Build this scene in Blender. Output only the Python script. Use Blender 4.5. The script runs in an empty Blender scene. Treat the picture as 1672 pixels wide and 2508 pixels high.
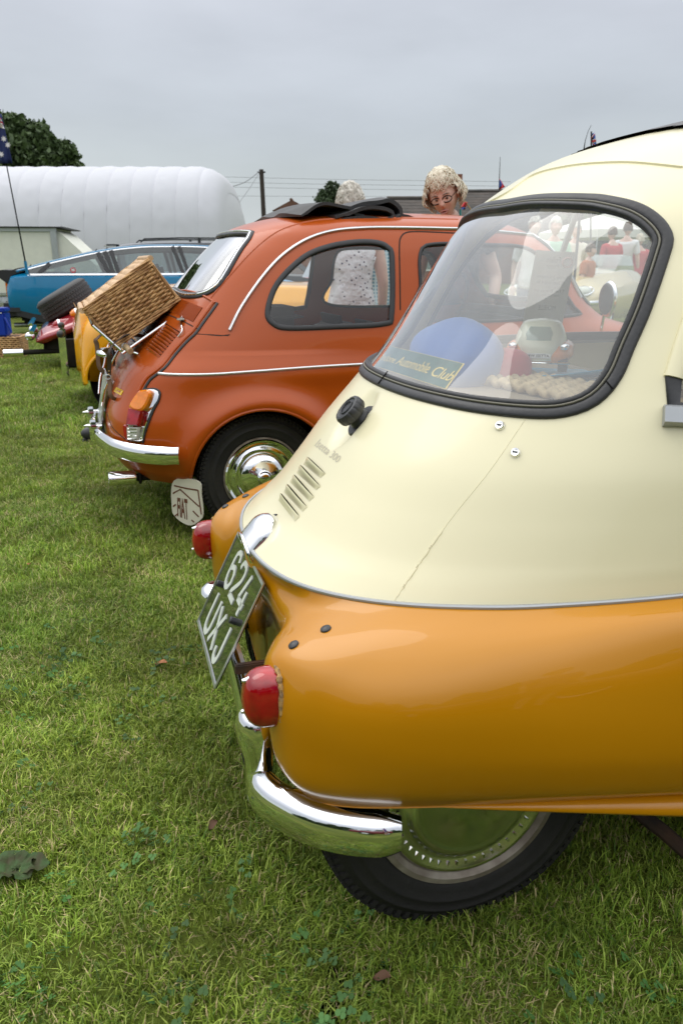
import bpy, bmesh, math, random
import numpy as np
from mathutils import Vector, Matrix, noise
from mathutils.bvhtree import BVHTree
R = math.radians
S = bpy.context.scene
COL = S.collection
random.seed(7)
rng = np.random.default_rng(7)

# ------------------------------------------------------------------ camera
FOC, CX, CY, CAMZ = 1920.0, 836.0, 1254.0, 1.08      # photo is 1672 x 2508
PITCH = math.atan((CY - 645) / FOC)
cam = bpy.data.cameras.new('camera'); camo = bpy.data.objects.new('camera', cam); COL.objects.link(camo)
camo.location = (0, 0, CAMZ); camo.rotation_euler = (math.pi / 2 - PITCH, 0, 0)
cam.sensor_fit = 'VERTICAL'; cam.sensor_height = 24.0; cam.lens = 24.0 * FOC / 2508.0
cam.clip_start = 0.05; cam.clip_end = 3000
cam.dof.use_dof = True; cam.dof.focus_distance = 1.75; cam.dof.aperture_fstop = 6.3
S.camera = camo

# ------------------------------------------------------------------ sky and light (overcast)
SKY_EL, SKY_ROT = R(55), R(305)
W = bpy.data.worlds.new('World'); S.world = W; W.use_nodes = True
nt = W.node_tree; N = nt.nodes; LK = nt.links; N.clear()
out = N.new('ShaderNodeOutputWorld'); bg = N.new('ShaderNodeBackground'); bg2 = N.new('ShaderNodeBackground')
addn = N.new('ShaderNodeAddShader')
sky = N.new('ShaderNodeTexSky'); sky.sky_type = 'NISHITA'; sky.sun_disc = False
sky.sun_elevation = SKY_EL; sky.sun_rotation = SKY_ROT; sky.air_density = 1.0; sky.dust_density = 3.0
LK.new(sky.outputs[0], bg.inputs[0]); bg.inputs[1].default_value = 0.05 * 0.2
tc = N.new('ShaderNodeTexCoord'); sep = N.new('ShaderNodeSeparateXYZ'); LK.new(tc.outputs['Generated'], sep.inputs[0])
mapn = N.new('ShaderNodeMapping'); mapn.inputs['Scale'].default_value = (1.0, 1.0, 3.2); LK.new(tc.outputs['Generated'], mapn.inputs[0])
nz = N.new('ShaderNodeTexNoise'); nz.inputs['Scale'].default_value = 1.5; nz.inputs['Detail'].default_value = 5.0; nz.inputs['Roughness'].default_value = 0.5
LK.new(mapn.outputs[0], nz.inputs['Vector'])
ma = N.new('ShaderNodeMath'); ma.operation = 'MULTIPLY_ADD'; LK.new(nz.outputs[0], ma.inputs[0]); ma.inputs[1].default_value = 0.15; ma.inputs[2].default_value = -0.075
ad = N.new('ShaderNodeMath'); ad.operation = 'ADD'; LK.new(sep.outputs[2], ad.inputs[0]); LK.new(ma.outputs[0], ad.inputs[1])
rp = N.new('ShaderNodeValToRGB'); LK.new(ad.outputs[0], rp.inputs[0])
el = rp.color_ramp.elements
SKYCOL = [(0.0, (0.66, 0.72, 0.735)), (0.06, (0.60, 0.65, 0.67)), (0.12, (0.55, 0.60, 0.625)), (0.18, (0.54, 0.585, 0.635)), (0.27, (0.60, 0.635, 0.70)), (0.38, (0.80, 0.83, 0.90)), (0.6, (1.65, 1.67, 1.70)), (1.0, (2.1, 2.1, 2.1))]
el[0].position = SKYCOL[0][0]; el[0].color = (*SKYCOL[0][1], 1); el[1].position = 1.0; el[1].color = (*SKYCOL[-1][1], 1)
for pp, cc in SKYCOL[1:-1]:
    e = el.new(pp); e.color = (*cc, 1)
nz2 = N.new('ShaderNodeTexNoise'); nz2.inputs['Scale'].default_value = 2.6; nz2.inputs['Detail'].default_value = 6.0; LK.new(mapn.outputs[0], nz2.inputs['Vector'])
mr = N.new('ShaderNodeMapRange'); mr.inputs['From Min'].default_value = 0.3; mr.inputs['From Max'].default_value = 0.7; mr.inputs['To Min'].default_value = 0.87; mr.inputs['To Max'].default_value = 1.08
LK.new(nz2.outputs[0], mr.inputs[0])
vm = N.new('ShaderNodeVectorMath'); vm.operation = 'SCALE'; LK.new(rp.outputs[0], vm.inputs[0]); LK.new(mr.outputs[0], vm.inputs['Scale'])
LK.new(vm.outputs[0], bg2.inputs[0]); bg2.inputs[1].default_value = 1.0
LK.new(bg.outputs[0], addn.inputs[0]); LK.new(bg2.outputs[0], addn.inputs[1]); LK.new(addn.outputs[0], out.inputs[0])
sl = bpy.data.lights.new('sun', 'SUN'); so = bpy.data.objects.new('sun', sl); COL.objects.link(so)
sl.energy = 0.7; sl.angle = R(38); sl.color = (1, 0.97, 0.92)
sd = Vector((math.sin(SKY_ROT) * math.cos(SKY_EL) * 1.0, math.cos(SKY_ROT) * math.cos(SKY_EL), math.sin(SKY_EL)))
so.rotation_euler = sd.to_track_quat('Z', 'Y').to_euler()
vs = S.view_settings; vs.view_transform = 'Standard'; vs.look = 'None'; vs.exposure = 0.0; vs.gamma = 1.0; vs.use_curve_mapping = False
S.cycles.max_bounces = 10; S.cycles.transparent_max_bounces = 16; S.cycles.use_denoising = True
S.cycles.sample_clamp_indirect = 6.0
try: S.cycles.caustics_reflective = False; S.cycles.caustics_refractive = False
except Exception: pass

# ------------------------------------------------------------------ materials
def mat(name, col, rough=0.5, metal=0.0, coat=0.0, spec=0.5, var=0.0, vscale=8.0, bump=0.0, bscale=60.0, col2=None, detail=4.0, trans=0.0, sheen=0.0, stretch=None, sss=0.0, coatrough=0.05, rvar=0.0):
    m = bpy.data.materials.new(name); m.use_nodes = True
    nt = m.node_tree; b = nt.nodes['Principled BSDF']; L = nt.links
    b.inputs['Base Color'].default_value = (*col, 1); b.inputs['Roughness'].default_value = rough
    b.inputs['Metallic'].default_value = metal; b.inputs['Specular IOR Level'].default_value = spec
    b.inputs['Coat Weight'].default_value = coat; b.inputs['Coat Roughness'].default_value = coatrough
    if trans: b.inputs['Transmission Weight'].default_value = trans
    if sheen: b.inputs['Sheen Weight'].default_value = sheen
    if sss: b.inputs['Subsurface Weight'].default_value = sss; b.inputs['Subsurface Scale'].default_value = 0.01
    tc = nt.nodes.new('ShaderNodeTexCoord'); vec = tc.outputs['Object']
    if stretch:
        mp = nt.nodes.new('ShaderNodeMapping'); mp.inputs['Scale'].default_value = stretch; L.new(vec, mp.inputs[0]); vec = mp.outputs[0]
    if var or col2 or rvar:
        n = nt.nodes.new('ShaderNodeTexNoise'); n.inputs['Scale'].default_value = vscale; n.inputs['Detail'].default_value = detail; L.new(vec, n.inputs['Vector'])
        if var or col2:
            c2 = col2 if col2 else tuple(max(0, c * (1 - var)) for c in col); c1 = col if col2 else tuple(c * (1 + var) for c in col)
            mx = nt.nodes.new('ShaderNodeMix'); mx.data_type = 'RGBA'; mx.inputs['A'].default_value = (*c2, 1); mx.inputs['B'].default_value = (*c1, 1)
            r = nt.nodes.new('ShaderNodeMapRange'); r.inputs['From Min'].default_value = 0.35; r.inputs['From Max'].default_value = 0.65; L.new(n.outputs[0], r.inputs[0])
            L.new(r.outputs[0], mx.inputs['Factor']); L.new(mx.outputs['Result'], b.inputs['Base Color'])
        if rvar:
            r2 = nt.nodes.new('ShaderNodeMapRange'); r2.inputs['To Min'].default_value = rough; r2.inputs['To Max'].default_value = rough + rvar
            r2.inputs['From Min'].default_value = 0.4; r2.inputs['From Max'].default_value = 0.7
            L.new(n.outputs[0], r2.inputs[0]); L.new(r2.outputs[0], b.inputs['Roughness'])
    if bump:
        n2 = nt.nodes.new('ShaderNodeTexNoise'); n2.inputs['Scale'].default_value = bscale; n2.inputs['Detail'].default_value = 3; L.new(vec, n2.inputs['Vector'])
        bp = nt.nodes.new('ShaderNodeBump'); bp.inputs['Strength'].default_value = bump; bp.inputs['Distance'].default_value = 0.01
        L.new(n2.outputs[0], bp.inputs['Height']); L.new(bp.outputs[0], b.inputs['Normal'])
    return m

def glass(name, tint=(0.9, 0.95, 0.93), veil=0.05, refl=1.5, veilcol=(0.8, 0.85, 0.85)):
    m = bpy.data.materials.new(name); m.use_nodes = True; nt = m.node_tree; L = nt.links; nn = nt.nodes; nn.clear()
    o = nn.new('ShaderNodeOutputMaterial'); t = nn.new('ShaderNodeBsdfTransparent'); t.inputs[0].default_value = (*tint, 1)
    g = nn.new('ShaderNodeBsdfGlossy'); g.inputs['Roughness'].default_value = 0.01; g.inputs[0].default_value = (1, 1, 1, 1)
    # two-sided Schlick reflectance of a thin pane
    ge = nn.new('ShaderNodeNewGeometry'); dt = nn.new('ShaderNodeVectorMath'); dt.operation = 'DOT_PRODUCT'; L.new(ge.outputs['Normal'], dt.inputs[0]); L.new(ge.outputs['Incoming'], dt.inputs[1])
    def mth(op, a, b=None):
        n = nn.new('ShaderNodeMath'); n.operation = op
        for i, v in enumerate((a, b)):
            if v is None: continue
            if isinstance(v, (int, float)): n.inputs[i].default_value = v
            else: L.new(v, n.inputs[i])
        return n
    ab = mth('ABSOLUTE', dt.outputs['Value']); om = mth('SUBTRACT', 1.0, ab.outputs[0]); pw = mth('POWER', om.outputs[0], 5.0); m9 = mth('MULTIPLY', pw.outputs[0], 0.96); fr = mth('ADD', m9.outputs[0], 0.04)
    mm = mth('MULTIPLY', fr.outputs[0], refl); mm.use_clamp = True
    d = nn.new('ShaderNodeBsdfTranslucent'); d.inputs[0].default_value = (*veilcol, 1)
    d2 = nn.new('ShaderNodeBsdfDiffuse'); d2.inputs[0].default_value = (*veilcol, 1)
    dm = nn.new('ShaderNodeMixShader'); dm.inputs[0].default_value = 0.5; L.new(d.outputs[0], dm.inputs[1]); L.new(d2.outputs[0], dm.inputs[2])
    m1 = nn.new('ShaderNodeMixShader'); m1.inputs[0].default_value = veil; L.new(t.outputs[0], m1.inputs[1]); L.new(dm.outputs[0], m1.inputs[2])
    tcn = nn.new('ShaderNodeTexCoord'); nz = nn.new('ShaderNodeTexNoise'); nz.inputs['Scale'].default_value = 5; nz.inputs['Detail'].default_value = 6; L.new(tcn.outputs['Object'], nz.inputs['Vector'])
    r = nn.new('ShaderNodeMapRange'); r.inputs['To Min'].default_value = veil * 0.7; r.inputs['To Max'].default_value = veil * 1.4; r.inputs['From Min'].default_value = .3; r.inputs['From Max'].default_value = .7
    L.new(nz.outputs[0], r.inputs[0]); L.new(r.outputs[0], m1.inputs[0])
    m2 = nn.new('ShaderNodeMixShader'); L.new(mm.outputs[0], m2.inputs[0]); L.new(m1.outputs[0], m2.inputs[1]); L.new(g.outputs[0], m2.inputs[2]); L.new(m2.outputs[0], o.inputs[0])
    return m

M = {}
M['cream'] = mat('cream_paint', (0.76, 0.71, 0.475), 0.34, coat=0.45, var=0.02, vscale=3, bump=0.012, bscale=55, coatrough=0.12, rvar=0.06)
M['mustard'] = mat('mustard_paint', (0.50, 0.205, 0.0004), 0.30, coat=0.6, spec=0.3, var=0.03, vscale=3, bump=0.008, bscale=14, coatrough=0.03, rvar=0.05)
M['rust_orange'] = mat('terracotta_paint', (0.42, 0.072, 0.005), 0.30, coat=0.3, spec=0.3, var=0.03, vscale=3, bump=0.01, bscale=30, coatrough=0.05)
M['chrome'] = mat('chrome', (0.86, 0.87, 0.88), 0.04, 1.0, bump=0.01, bscale=12, rvar=0.05, vscale=20)
M['alu'] = mat('brushed_trim', (0.62, 0.64, 0.66), 0.3, 0.9, rvar=0.15, vscale=30)
M['trimgrey'] = mat('dull_trim', (0.40, 0.42, 0.44), 0.4, 0.6, rvar=0.1, vscale=30)
M['hub'] = mat('aged_chrome', (0.62, 0.61, 0.57), 0.12, 1.0, rvar=0.10, vscale=16)
M['rubber'] = mat('rubber', (0.028, 0.029, 0.032), 0.38, spec=0.45, bump=0.08, bscale=150, rvar=0.12, vscale=14)
M['rubber2'] = mat('bung_rubber', (0.03, 0.032, 0.036), 0.35)
M['filler'] = mat('seal_filler', (0.19, 0.18, 0.14), 0.45)
M['tyre'] = mat('tyre_rubber', (0.014, 0.014, 0.014), 0.66, spec=0.3, col2=(0.022, 0.021, 0.019), vscale=9, bump=0.15, bscale=120)
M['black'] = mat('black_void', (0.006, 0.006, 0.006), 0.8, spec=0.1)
M['under'] = mat('underbody_dark', (0.018, 0.017, 0.015), 0.85, spec=0.2, var=0.3)
M['dgrey'] = mat('dark_plastic', (0.03, 0.031, 0.034), 0.4, bump=0.05, bscale=90)
M['rim'] = mat('worn_rim_paint', (0.30, 0.27, 0.22), 0.5, 0.3, col2=(0.16, 0.13, 0.10), vscale=22, bump=0.1, bscale=70)
M['redlens'] = mat('red_lens', (0.32, 0.002, 0.006), 0.06, spec=0.5, coat=0.8, var=0.3, vscale=25)
M['amber'] = mat('amber_lens', (0.85, 0.24, 0.01), 0.12, coat=1.0, var=0.12, vscale=40, sss=0.2)
M['clearlens'] = mat('clear_lens', (0.62, 0.64, 0.56), 0.1, coat=1.0)
M['gasket'] = mat('cracked_gasket', (0.50, 0.30, 0.10), 0.8, col2=(0.20, 0.13, 0.07), vscale=130, bump=0.5, bscale=160)
M['plate'] = mat('plate_black', (0.018, 0.022, 0.016), 0.04, spec=0.9, coat=1.0, coatrough=0.02)
M['plate_white'] = mat('plate_digit', (0.60, 0.64, 0.58), 0.35, 0.0)
M['iglass'] = glass('rear_window_perspex', (0.96, 0.985, 0.975), 0.17, 2.3)
M['wglass'] = glass('car_glass', (0.93, 0.95, 0.945), 0.03, 1.2)
M['rglass'] = glass('rear_glass', (0.8, 0.84, 0.84), 0.32, 4.0)  # white veil and raised gloss paint in the pane's bright sky reflection
M['wglass2'] = glass('far_glass', (0.58, 0.66, 0.66), 0.10, 1.5)
M['skin'] = mat('skin', (0.74, 0.49, 0.40), 0.55, var=0.05, vscale=14)
M['white'] = mat('white_paint', (0.75, 0.75, 0.73), 0.4)

# ------------------------------------------------------------------ mesh helpers
def tag(o, label=None, cat=None, group=None, kind=None):
    if label: o['label'] = label
    if cat: o['category'] = cat
    if group: o['group'] = group
    if kind: o['kind'] = kind
    return o
def mk(name, V, F, m=None, parent=None, smooth=True, label=None):
    me = bpy.data.meshes.new(name); me.from_pydata([tuple(map(float, v)) for v in V], [], [tuple(map(int, f)) for f in F]); me.update()
    if m is not None:
        for x in (m if isinstance(m, (list, tuple)) else [m]): me.materials.append(x)
    if smooth: me.polygons.foreach_set('use_smooth', [True] * len(me.polygons))
    o = bpy.data.objects.new(name, me); COL.objects.link(o)
    if parent is not None: o.parent = parent
    if label: o['label'] = label
    return o
def thing(name, label, cat, loc=(0, 0, 0), rz=0.0, group=None):
    o = bpy.data.objects.new(name, None); COL.objects.link(o); o.location = loc; o.rotation_euler = (0, 0, rz); o.empty_display_size = 0.1
    return tag(o, label, cat, group)
def autosmooth(o, ang=35):
    me = o.data; bm = bmesh.new(); bm.from_mesh(me)
    for e in bm.edges:
        if len(e.link_faces) == 2 and e.calc_face_angle(0) > R(ang): e.smooth = False
    bm.to_mesh(me); bm.free(); return o
def fixn(o):
    bm = bmesh.new(); bm.from_mesh(o.data); bmesh.ops.recalc_face_normals(bm, faces=bm.faces[:]); bm.to_mesh(o.data); bm.free(); return o
def cr(pts, n, closed=False):
    """Catmull-Rom resample, arc-length even"""
    P = np.array([list(p) for p in pts], float)
    if len(P) == 2 and not closed:
        t = np.linspace(0, 1, n)[:, None]; return P[0] * (1 - t) + P[1] * t
    if closed: Q = np.vstack([P[-1], P, P[0], P[1]])
    else: Q = np.vstack([2 * P[0] - P[1], P, 2 * P[-1] - P[-2]])
    k = len(Q) - 3; o = []
    for i in range(k):
        a, b, c, d = Q[i:i + 4]
        for t in np.linspace(0, 1, 16, endpoint=False):
            o.append(0.5 * ((2 * b) + (-a + c) * t + (2 * a - 5 * b + 4 * c - d) * t * t + (-a + 3 * b - 3 * c + d) * t ** 3))
    o.append(Q[-2] if not closed else P[0]); o = np.array(o)
    d = np.r_[0, np.cumsum(np.linalg.norm(np.diff(o, axis=0), axis=1))]
    tt = np.linspace(0, d[-1], n + (1 if closed else 0))
    r = np.stack([np.interp(tt, d, o[:, j]) for j in range(o.shape[1])], 1)
    return r[:-1] if closed else r
def spl(x, xs, ys):
    """smooth monotone-ish interpolation of table"""
    xs = np.asarray(xs, float); ys = np.asarray(ys, float); x = np.asarray(x, float)
    h = np.diff(xs); dl = np.diff(ys) / h; m = np.zeros(len(xs)); m[0] = dl[0]; m[-1] = dl[-1]
    for i in range(1, len(xs) - 1):
        m[i] = 0 if dl[i - 1] * dl[i] <= 0 else (h[i - 1] + h[i]) / (h[i - 1] / dl[i] + h[i] / dl[i - 1])
    i = np.clip(np.searchsorted(xs, x) - 1, 0, len(xs) - 2); t = (x - xs[i]) / h[i]
    return (2 * t**3 - 3 * t**2 + 1) * ys[i] + (t**3 - 2 * t**2 + t) * h[i] * m[i] + (-2 * t**3 + 3 * t**2) * ys[i + 1] + (t**3 - t**2) * h[i] * m[i + 1]
class MB:
    """collects shapes, then builds one mesh object"""
    def __init__(s): s.V = []; s.F = []
    def add(s, V, F):
        b = len(s.V); s.V += [tuple(v) for v in V]; s.F += [tuple(i + b for i in f) for f in F]; return s
    def box(s, c, d, rot=None, bev=0.0):
        x, y, z = d[0] / 2, d[1] / 2, d[2] / 2
        if bev:
            bm = bmesh.new(); bmesh.ops.create_cube(bm, size=1.0); bmesh.ops.scale(bm, vec=d, verts=bm.verts)
            bmesh.ops.bevel(bm, geom=bm.edges[:], offset=bev, segments=2, affect='EDGES')
            V = [v.co.copy() for v in bm.verts]; bm.verts.index_update(); F = [[v.index for v in f.verts] for f in bm.faces]; bm.free()
        else:
            V = [Vector((i * x, j * y, k * z)) for i in (-1, 1) for j in (-1, 1) for k in (-1, 1)]
            F = [(0, 1, 3, 2), (4, 6, 7, 5), (0, 4, 5, 1), (2, 3, 7, 6), (0, 2, 6, 4), (1, 5, 7, 3)]
        if rot is not None: V = [rot @ v for v in V]
        return s.add([v + Vector(c) for v in V], F)
    def tube(s, path, r, seg=8, closed=False, caps=True, ry=None):
        P = [Vector(p) for p in path]; n = len(P); rr = r if hasattr(r, '__len__') else [r] * n
        T = [((P[(i + 1) % n] - P[i - 1]) if (closed or 0 < i < n - 1) else (P[min(i + 1, n - 1)] - P[max(i - 1, 0)])).normalized() for i in range(n)]
        a = Vector((0, 0, 1)) if abs(T[0].z) < 0.9 else Vector((1, 0, 0)); u = (a - T[0] * a.dot(T[0])).normalized(); V = []
        for i in range(n):
            u = (u - T[i] * u.dot(T[i])).normalized(); w = T[i].cross(u)
            for k in range(seg):
                an = 2 * math.pi * k / seg; V.append(P[i] + u * math.cos(an) * rr[i] + w * math.sin(an) * rr[i] * (ry or 1))
        F = []
        for i in range(n if closed else n - 1):
            for k in range(seg):
                k2 = (k + 1) % seg; j = (i + 1) % n; F.append((i * seg + k, i * seg + k2, j * seg + k2, j * seg + k))
        if caps and not closed: F.append(tuple(range(seg))[::-1]); F.append(tuple((n - 1) * seg + k for k in range(seg)))
        return s.add(V, F)
    def sweep(s, path, nrm, prof, closed=False, caps=True, scale=None, cprof=True):
        P = [Vector(p) for p in path]; n = len(P); V = []; m = len(prof)
        for i in range(n):
            t = ((P[(i + 1) % n] - P[i - 1]) if (closed or 0 < i < n - 1) else (P[min(i + 1, n - 1)] - P[max(i - 1, 0)])).normalized()
            up = Vector(nrm[i]); up = (up - t * up.dot(t)).normalized(); sd = t.cross(up); sc = scale[i] if scale is not None else 1.0
            for w, h in prof: V.append(P[i] + sd * w * sc + up * h * sc)
        F = []
        for i in range(n if closed else n - 1):
            for k in range(m if cprof else m - 1):
                k2 = (k + 1) % m; j = (i + 1) % n; F.append((i * m + k, i * m + k2, j * m + k2, j * m + k))
        if caps and not closed and cprof: F.append(tuple(range(m))[::-1]); F.append(tuple((n - 1) * m + k for k in range(m)))
        return s.add(V, F)
    def lathe(s, prof, seg=32, org=(0, 0, 0), axis=(0, 0, 1), sx=1.0, sy=1.0, up=None, a0=0.0, a1=2 * math.pi):
        ax = Vector(axis).normalized(); a = Vector(up) if up is not None else (Vector((0, 0, 1)) if abs(ax.z) < 0.9 else Vector((1, 0, 0)))
        u = (a - ax * a.dot(ax)).normalized(); w = ax.cross(u); O = Vector(org); V = []; full = abs(a1 - a0 - 2 * math.pi) < 1e-6
        ns = seg if full else seg + 1
        for r, h in prof:
            for k in range(ns):
                an = a0 + (a1 - a0) * k / seg; V.append(O + ax * h + u * math.cos(an) * r * sx + w * math.sin(an) * r * sy)
        F = []
        for i in range(len(prof) - 1):
            for k in range(seg):
                k2 = (k + 1) % ns; F.append((i * ns + k, i * ns + k2, (i + 1) * ns + k2, (i + 1) * ns + k))
        return s.add(V, F)
    def ell(s, c, r, seg=16, rings=10, rot=None):
        V = []; F = []
        for i in range(rings + 1):
            th = math.pi * i / rings
            for k in range(seg):
                ph = 2 * math.pi * k / seg; v = Vector((r[0] * math.sin(th) * math.cos(ph), r[1] * math.sin(th) * math.sin(ph), r[2] * math.cos(th)))
                if rot is not None: v = rot @ v
                V.append(v + Vector(c))
        for i in range(rings):
            for k in range(seg):
                k2 = (k + 1) % seg; F.append((i * seg + k, (i + 1) * seg + k, (i + 1) * seg + k2, i * seg + k2))
        return s.add(V, F)
    def prism(s, poly, d, org=(0, 0, 0), X=(1, 0, 0), Y=(0, 0, 1)):
        """2D polygon extruded by d along X x Y"""
        X = Vector(X).normalized(); Y = Vector(Y).normalized(); Z = X.cross(Y); O = Vector(org); n = len(poly)
        V = [O + X * a + Y * b for a, b in poly] + [O + X * a + Y * b + Z * d for a, b in poly]
        return s.add(V, [tuple(range(n))[::-1], tuple(range(n, 2 * n))] + [(i, (i + 1) % n, n + (i + 1) % n, n + i) for i in range(n)])
    def build(s, name, m, parent=None, smooth=True, label=None, sharp=35, rec=True):
        o = mk(name, s.V, s.F, m, parent, smooth, label)
        if rec: fixn(o)
        if smooth and sharp: autosmooth(o, sharp)
        return o

def wray(x, y):
    d = Vector(((x - CX) / FOC, 1.0, -(y - CY) / FOC)); c, s = math.cos(PITCH), math.sin(PITCH)
    return Vector((d.x, d.y * c + d.z * s, -d.y * s + d.z * c))
class Frame:
    """vehicle axes: u forward, v to its left, z up; turns points of view lines into places on its surfaces"""
    def __init__(s, deg, ox, oy):
        s.a = R(deg); s.o = Vector((ox, oy, 0)); s.M = Matrix.Translation(s.o) @ Matrix.Rotation(s.a, 4, 'Z'); s.I = s.M.inverted(); s.bvh = None
        s.C = s.I @ Vector((0, 0, CAMZ))
    def dir(s, x, y): return (s.I.to_3x3() @ wray(x, y)).normalized()
    def at_v(s, x, y, v):
        d = s.dir(x, y); return s.C + d * ((v - s.C.y) / d.y)
    def at_u(s, x, y, u):
        d = s.dir(x, y); return s.C + d * ((u - s.C.x) / d.x)
    def at_z(s, x, y, z):
        d = s.dir(x, y); return s.C + d * ((z - s.C.z) / d.z)
    def hit(s, x, y, bvh=None):
        d = s.dir(x, y); l, n, i, q = (bvh or s.bvh).ray_cast(s.C, d)
        if l is None: return None, None
        if n.dot(d) > 0: n = -n
        return l, n
    def path(s, pts, n, bvh=None, closed=False, off=0.0):
        P = []; Nn = []
        for x, y in cr(pts, n, closed):
            l, m = s.hit(x, y, bvh)
            if l is not None: P.append(l + m * off); Nn.append(m)
        return P, Nn
    def plane_hit(s, x, y, p0, nrm):
        d = s.dir(x, y); return s.C + d * ((Vector(p0) - s.C).dot(nrm) / d.dot(nrm))
def tri_bvh(V, F): return BVHTree.FromPolygons([tuple(v) for v in V], [tuple(f) for f in F])
def inpoly(x, y, poly):
    x = np.asarray(x); y = np.asarray(y); r = np.zeros(x.shape, bool); n = len(poly)
    for i in range(n):
        x1, y1 = poly[i]; x2, y2 = poly[(i + 1) % n]
        c = ((y1 > y) != (y2 > y)) & (x < (x2 - x1) * (y - y1) / ((y2 - y1) if y2 != y1 else 1e-9) + x1); r ^= c
    return r
def levels(th, rows, nz, zmap=None, nth=360):
    """closed horizontal outlines stacked: rows (z, rear u, half width, centre u, front u, n)"""
    rows = np.array(rows, float); q = np.linspace(0, 1, len(rows)); Q = np.linspace(0, 1, nz)
    z, ur, W_, uc, uf, n_ = [spl(Q, q, rows[:, k]) for k in range(6)]
    c, s_ = np.cos(th), np.sin(th)
    P = np.zeros((nz, len(th), 3))
    for i in range(nz):
        e = 2 / n_[i]; cc = np.sign(c) * np.abs(c) ** e; ss = np.sign(s_) * np.abs(s_) ** e
        P[i, :, 0] = uc[i] - np.where(c > 0, uc[i] - ur[i], uf[i] - uc[i]) * cc
        P[i, :, 1] = -W_[i] * ss; P[i, :, 2] = z[i]
    if zmap is not None: P = zmap(P)
    return P
def grid_normals(P):
    a = np.roll(P, -1, 1) - np.roll(P, 1, 1); b = np.gradient(P, axis=0); n = np.cross(a, b); l = np.linalg.norm(n, axis=2, keepdims=True); l[l < 1e-12] = 1
    return n / l
def grid_faces(nr, nc, closed=True):
    i, j = np.meshgrid(np.arange(nr - 1), np.arange(nc if closed else nc - 1), indexing='ij'); j2 = (j + 1) % nc
    return np.stack([i * nc + j, i * nc + j2, (i + 1) * nc + j2, (i + 1) * nc + j], -1).reshape(-1, 4)
def compact(V, F):
    V = np.asarray(V); F = np.asarray(F); u = np.unique(F); mp = np.full(len(V), -1); mp[u] = np.arange(len(u)); return V[u], mp[F]
def text_tris(txt, font=None, shear=0.0, bold=0.0, spacing=1.0, res=3):
    """flat lettering as (verts in unit box, faces)"""
    cu = bpy.data.curves.new('t', 'FONT'); cu.body = txt; cu.shear = shear; cu.offset = bold; cu.space_character = spacing; cu.resolution_u = res; cu.align_x = 'LEFT'
    o = bpy.data.objects.new('t', cu); COL.objects.link(o); dg = bpy.context.evaluated_depsgraph_get(); dg.update()
    me = o.evaluated_get(dg).to_mesh(); V = np.array([v.co[:2] for v in me.vertices]); F = [tuple(p.vertices) for p in me.polygons]
    o.evaluated_get(dg).to_mesh_clear(); bpy.data.objects.remove(o); bpy.data.curves.remove(cu)
    mn, mx = V.min(0), V.max(0); return (V - mn) / (mx - mn), F
def quadmap(V, c00, c10, c11, c01):
    c00, c10, c11, c01 = [np.array(list(c), float) for c in (c00, c10, c11, c01)]; x = V[:, :1]; y = V[:, 1:2]
    return c00 * (1 - x) * (1 - y) + c10 * x * (1 - y) + c11 * x * y + c01 * (1 - x) * y
# =================================================================== bubble car (nearest)
A_ = R(16); IF = Frame(16, -math.sin(A_) * 1.3525, math.cos(A_) * 1.3525)
isetta = thing('bubble_car', 'cream and mustard bubble car nearest the camera, plate 624 UXJ', 'car', IF.o, IF.a)
def itilt(P):
    P = P.copy(); z = P[..., 2]; P[..., 2] = z + 0.108 * (np.minimum(P[..., 0], 1.3) - 0.2) * np.clip(1 - (z - 0.59) / 0.5, 0, 1); return P
IROWS = [(0.590, 0.208, 0.600, 1.50, 2.33, 2.6), (0.615, 0.240, 0.603, 1.50, 2.325, 2.6), (0.64, 0.272, 0.606, 1.50, 2.32, 2.6), (0.70, 0.327, 0.607, 1.50, 2.30, 2.6), (0.76, 0.3768, 0.607, 1.50, 2.28, 2.6), (0.83, 0.442, 0.603, 1.50, 2.25, 2.6), (0.90, 0.5045, 0.597, 1.50, 2.21, 2.6),
         (0.97, 0.552, 0.586, 1.50, 2.16, 2.6), (1.04, 0.592, 0.570, 1.50, 2.11, 2.6), (1.15, 0.660, 0.525, 1.48, 2.00, 2.55), (1.22, 0.748, 0.475, 1.45, 1.90, 2.5), (1.27, 0.842, 0.410, 1.42, 1.80, 2.45),
         (1.31, 0.985, 0.320, 1.38, 1.68, 2.4), (1.333, 1.09, 0.20, 1.35, 1.55, 2.3), (1.343, 1.18, 0.10, 1.32, 1.44, 2.2), (1.345, 1.28, 0.004, 1.30, 1.32, 2.0)]
th = np.r_[np.linspace(0, math.pi, 420, endpoint=False), np.linspace(math.pi, 2 * math.pi, 300, endpoint=False)]
IP = levels(th, IROWS, 210, itilt)
NR, NC = IP.shape[:2]; INn = grid_normals(IP)
cen = IP.mean((0, 1)); flip = np.sign(((IP - np.array([1.3, 0, 0.9])) * INn).sum(2).mean()); INn *= flip
IFc = grid_faces(NR, NC); IF.bvh = tri_bvh(IP.reshape(-1, 3), IFc)
# recess under the filler cap
cl, cn = IF.hit(868, 1022)
def dent(P, Nn, c, ax1, r1, ax2, r2, depth, sharp=2.0):
    d = P - np.array(c); a = (d @ np.array(ax1)) / r1; b = (d @ np.array(ax2)) / r2; rr = a * a + b * b
    far = (np.abs(d @ np.array(list(cn))) < 0.15)
    return P - Nn * (depth * np.where(far, np.clip(1 - rr, 0, 1) ** sharp, 0))[..., None]
e1 = (IF.hit(911, 963)[0] - cl).normalized(); e2 = cn.cross(e1).normalized()
IPd = dent(IP, INn, cl + e1 * -0.004, e1, 0.072, e2, 0.045, 0.018, 1.0)
IV = IPd.reshape(-1, 3); fc = IV[IFc].mean(1)
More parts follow.
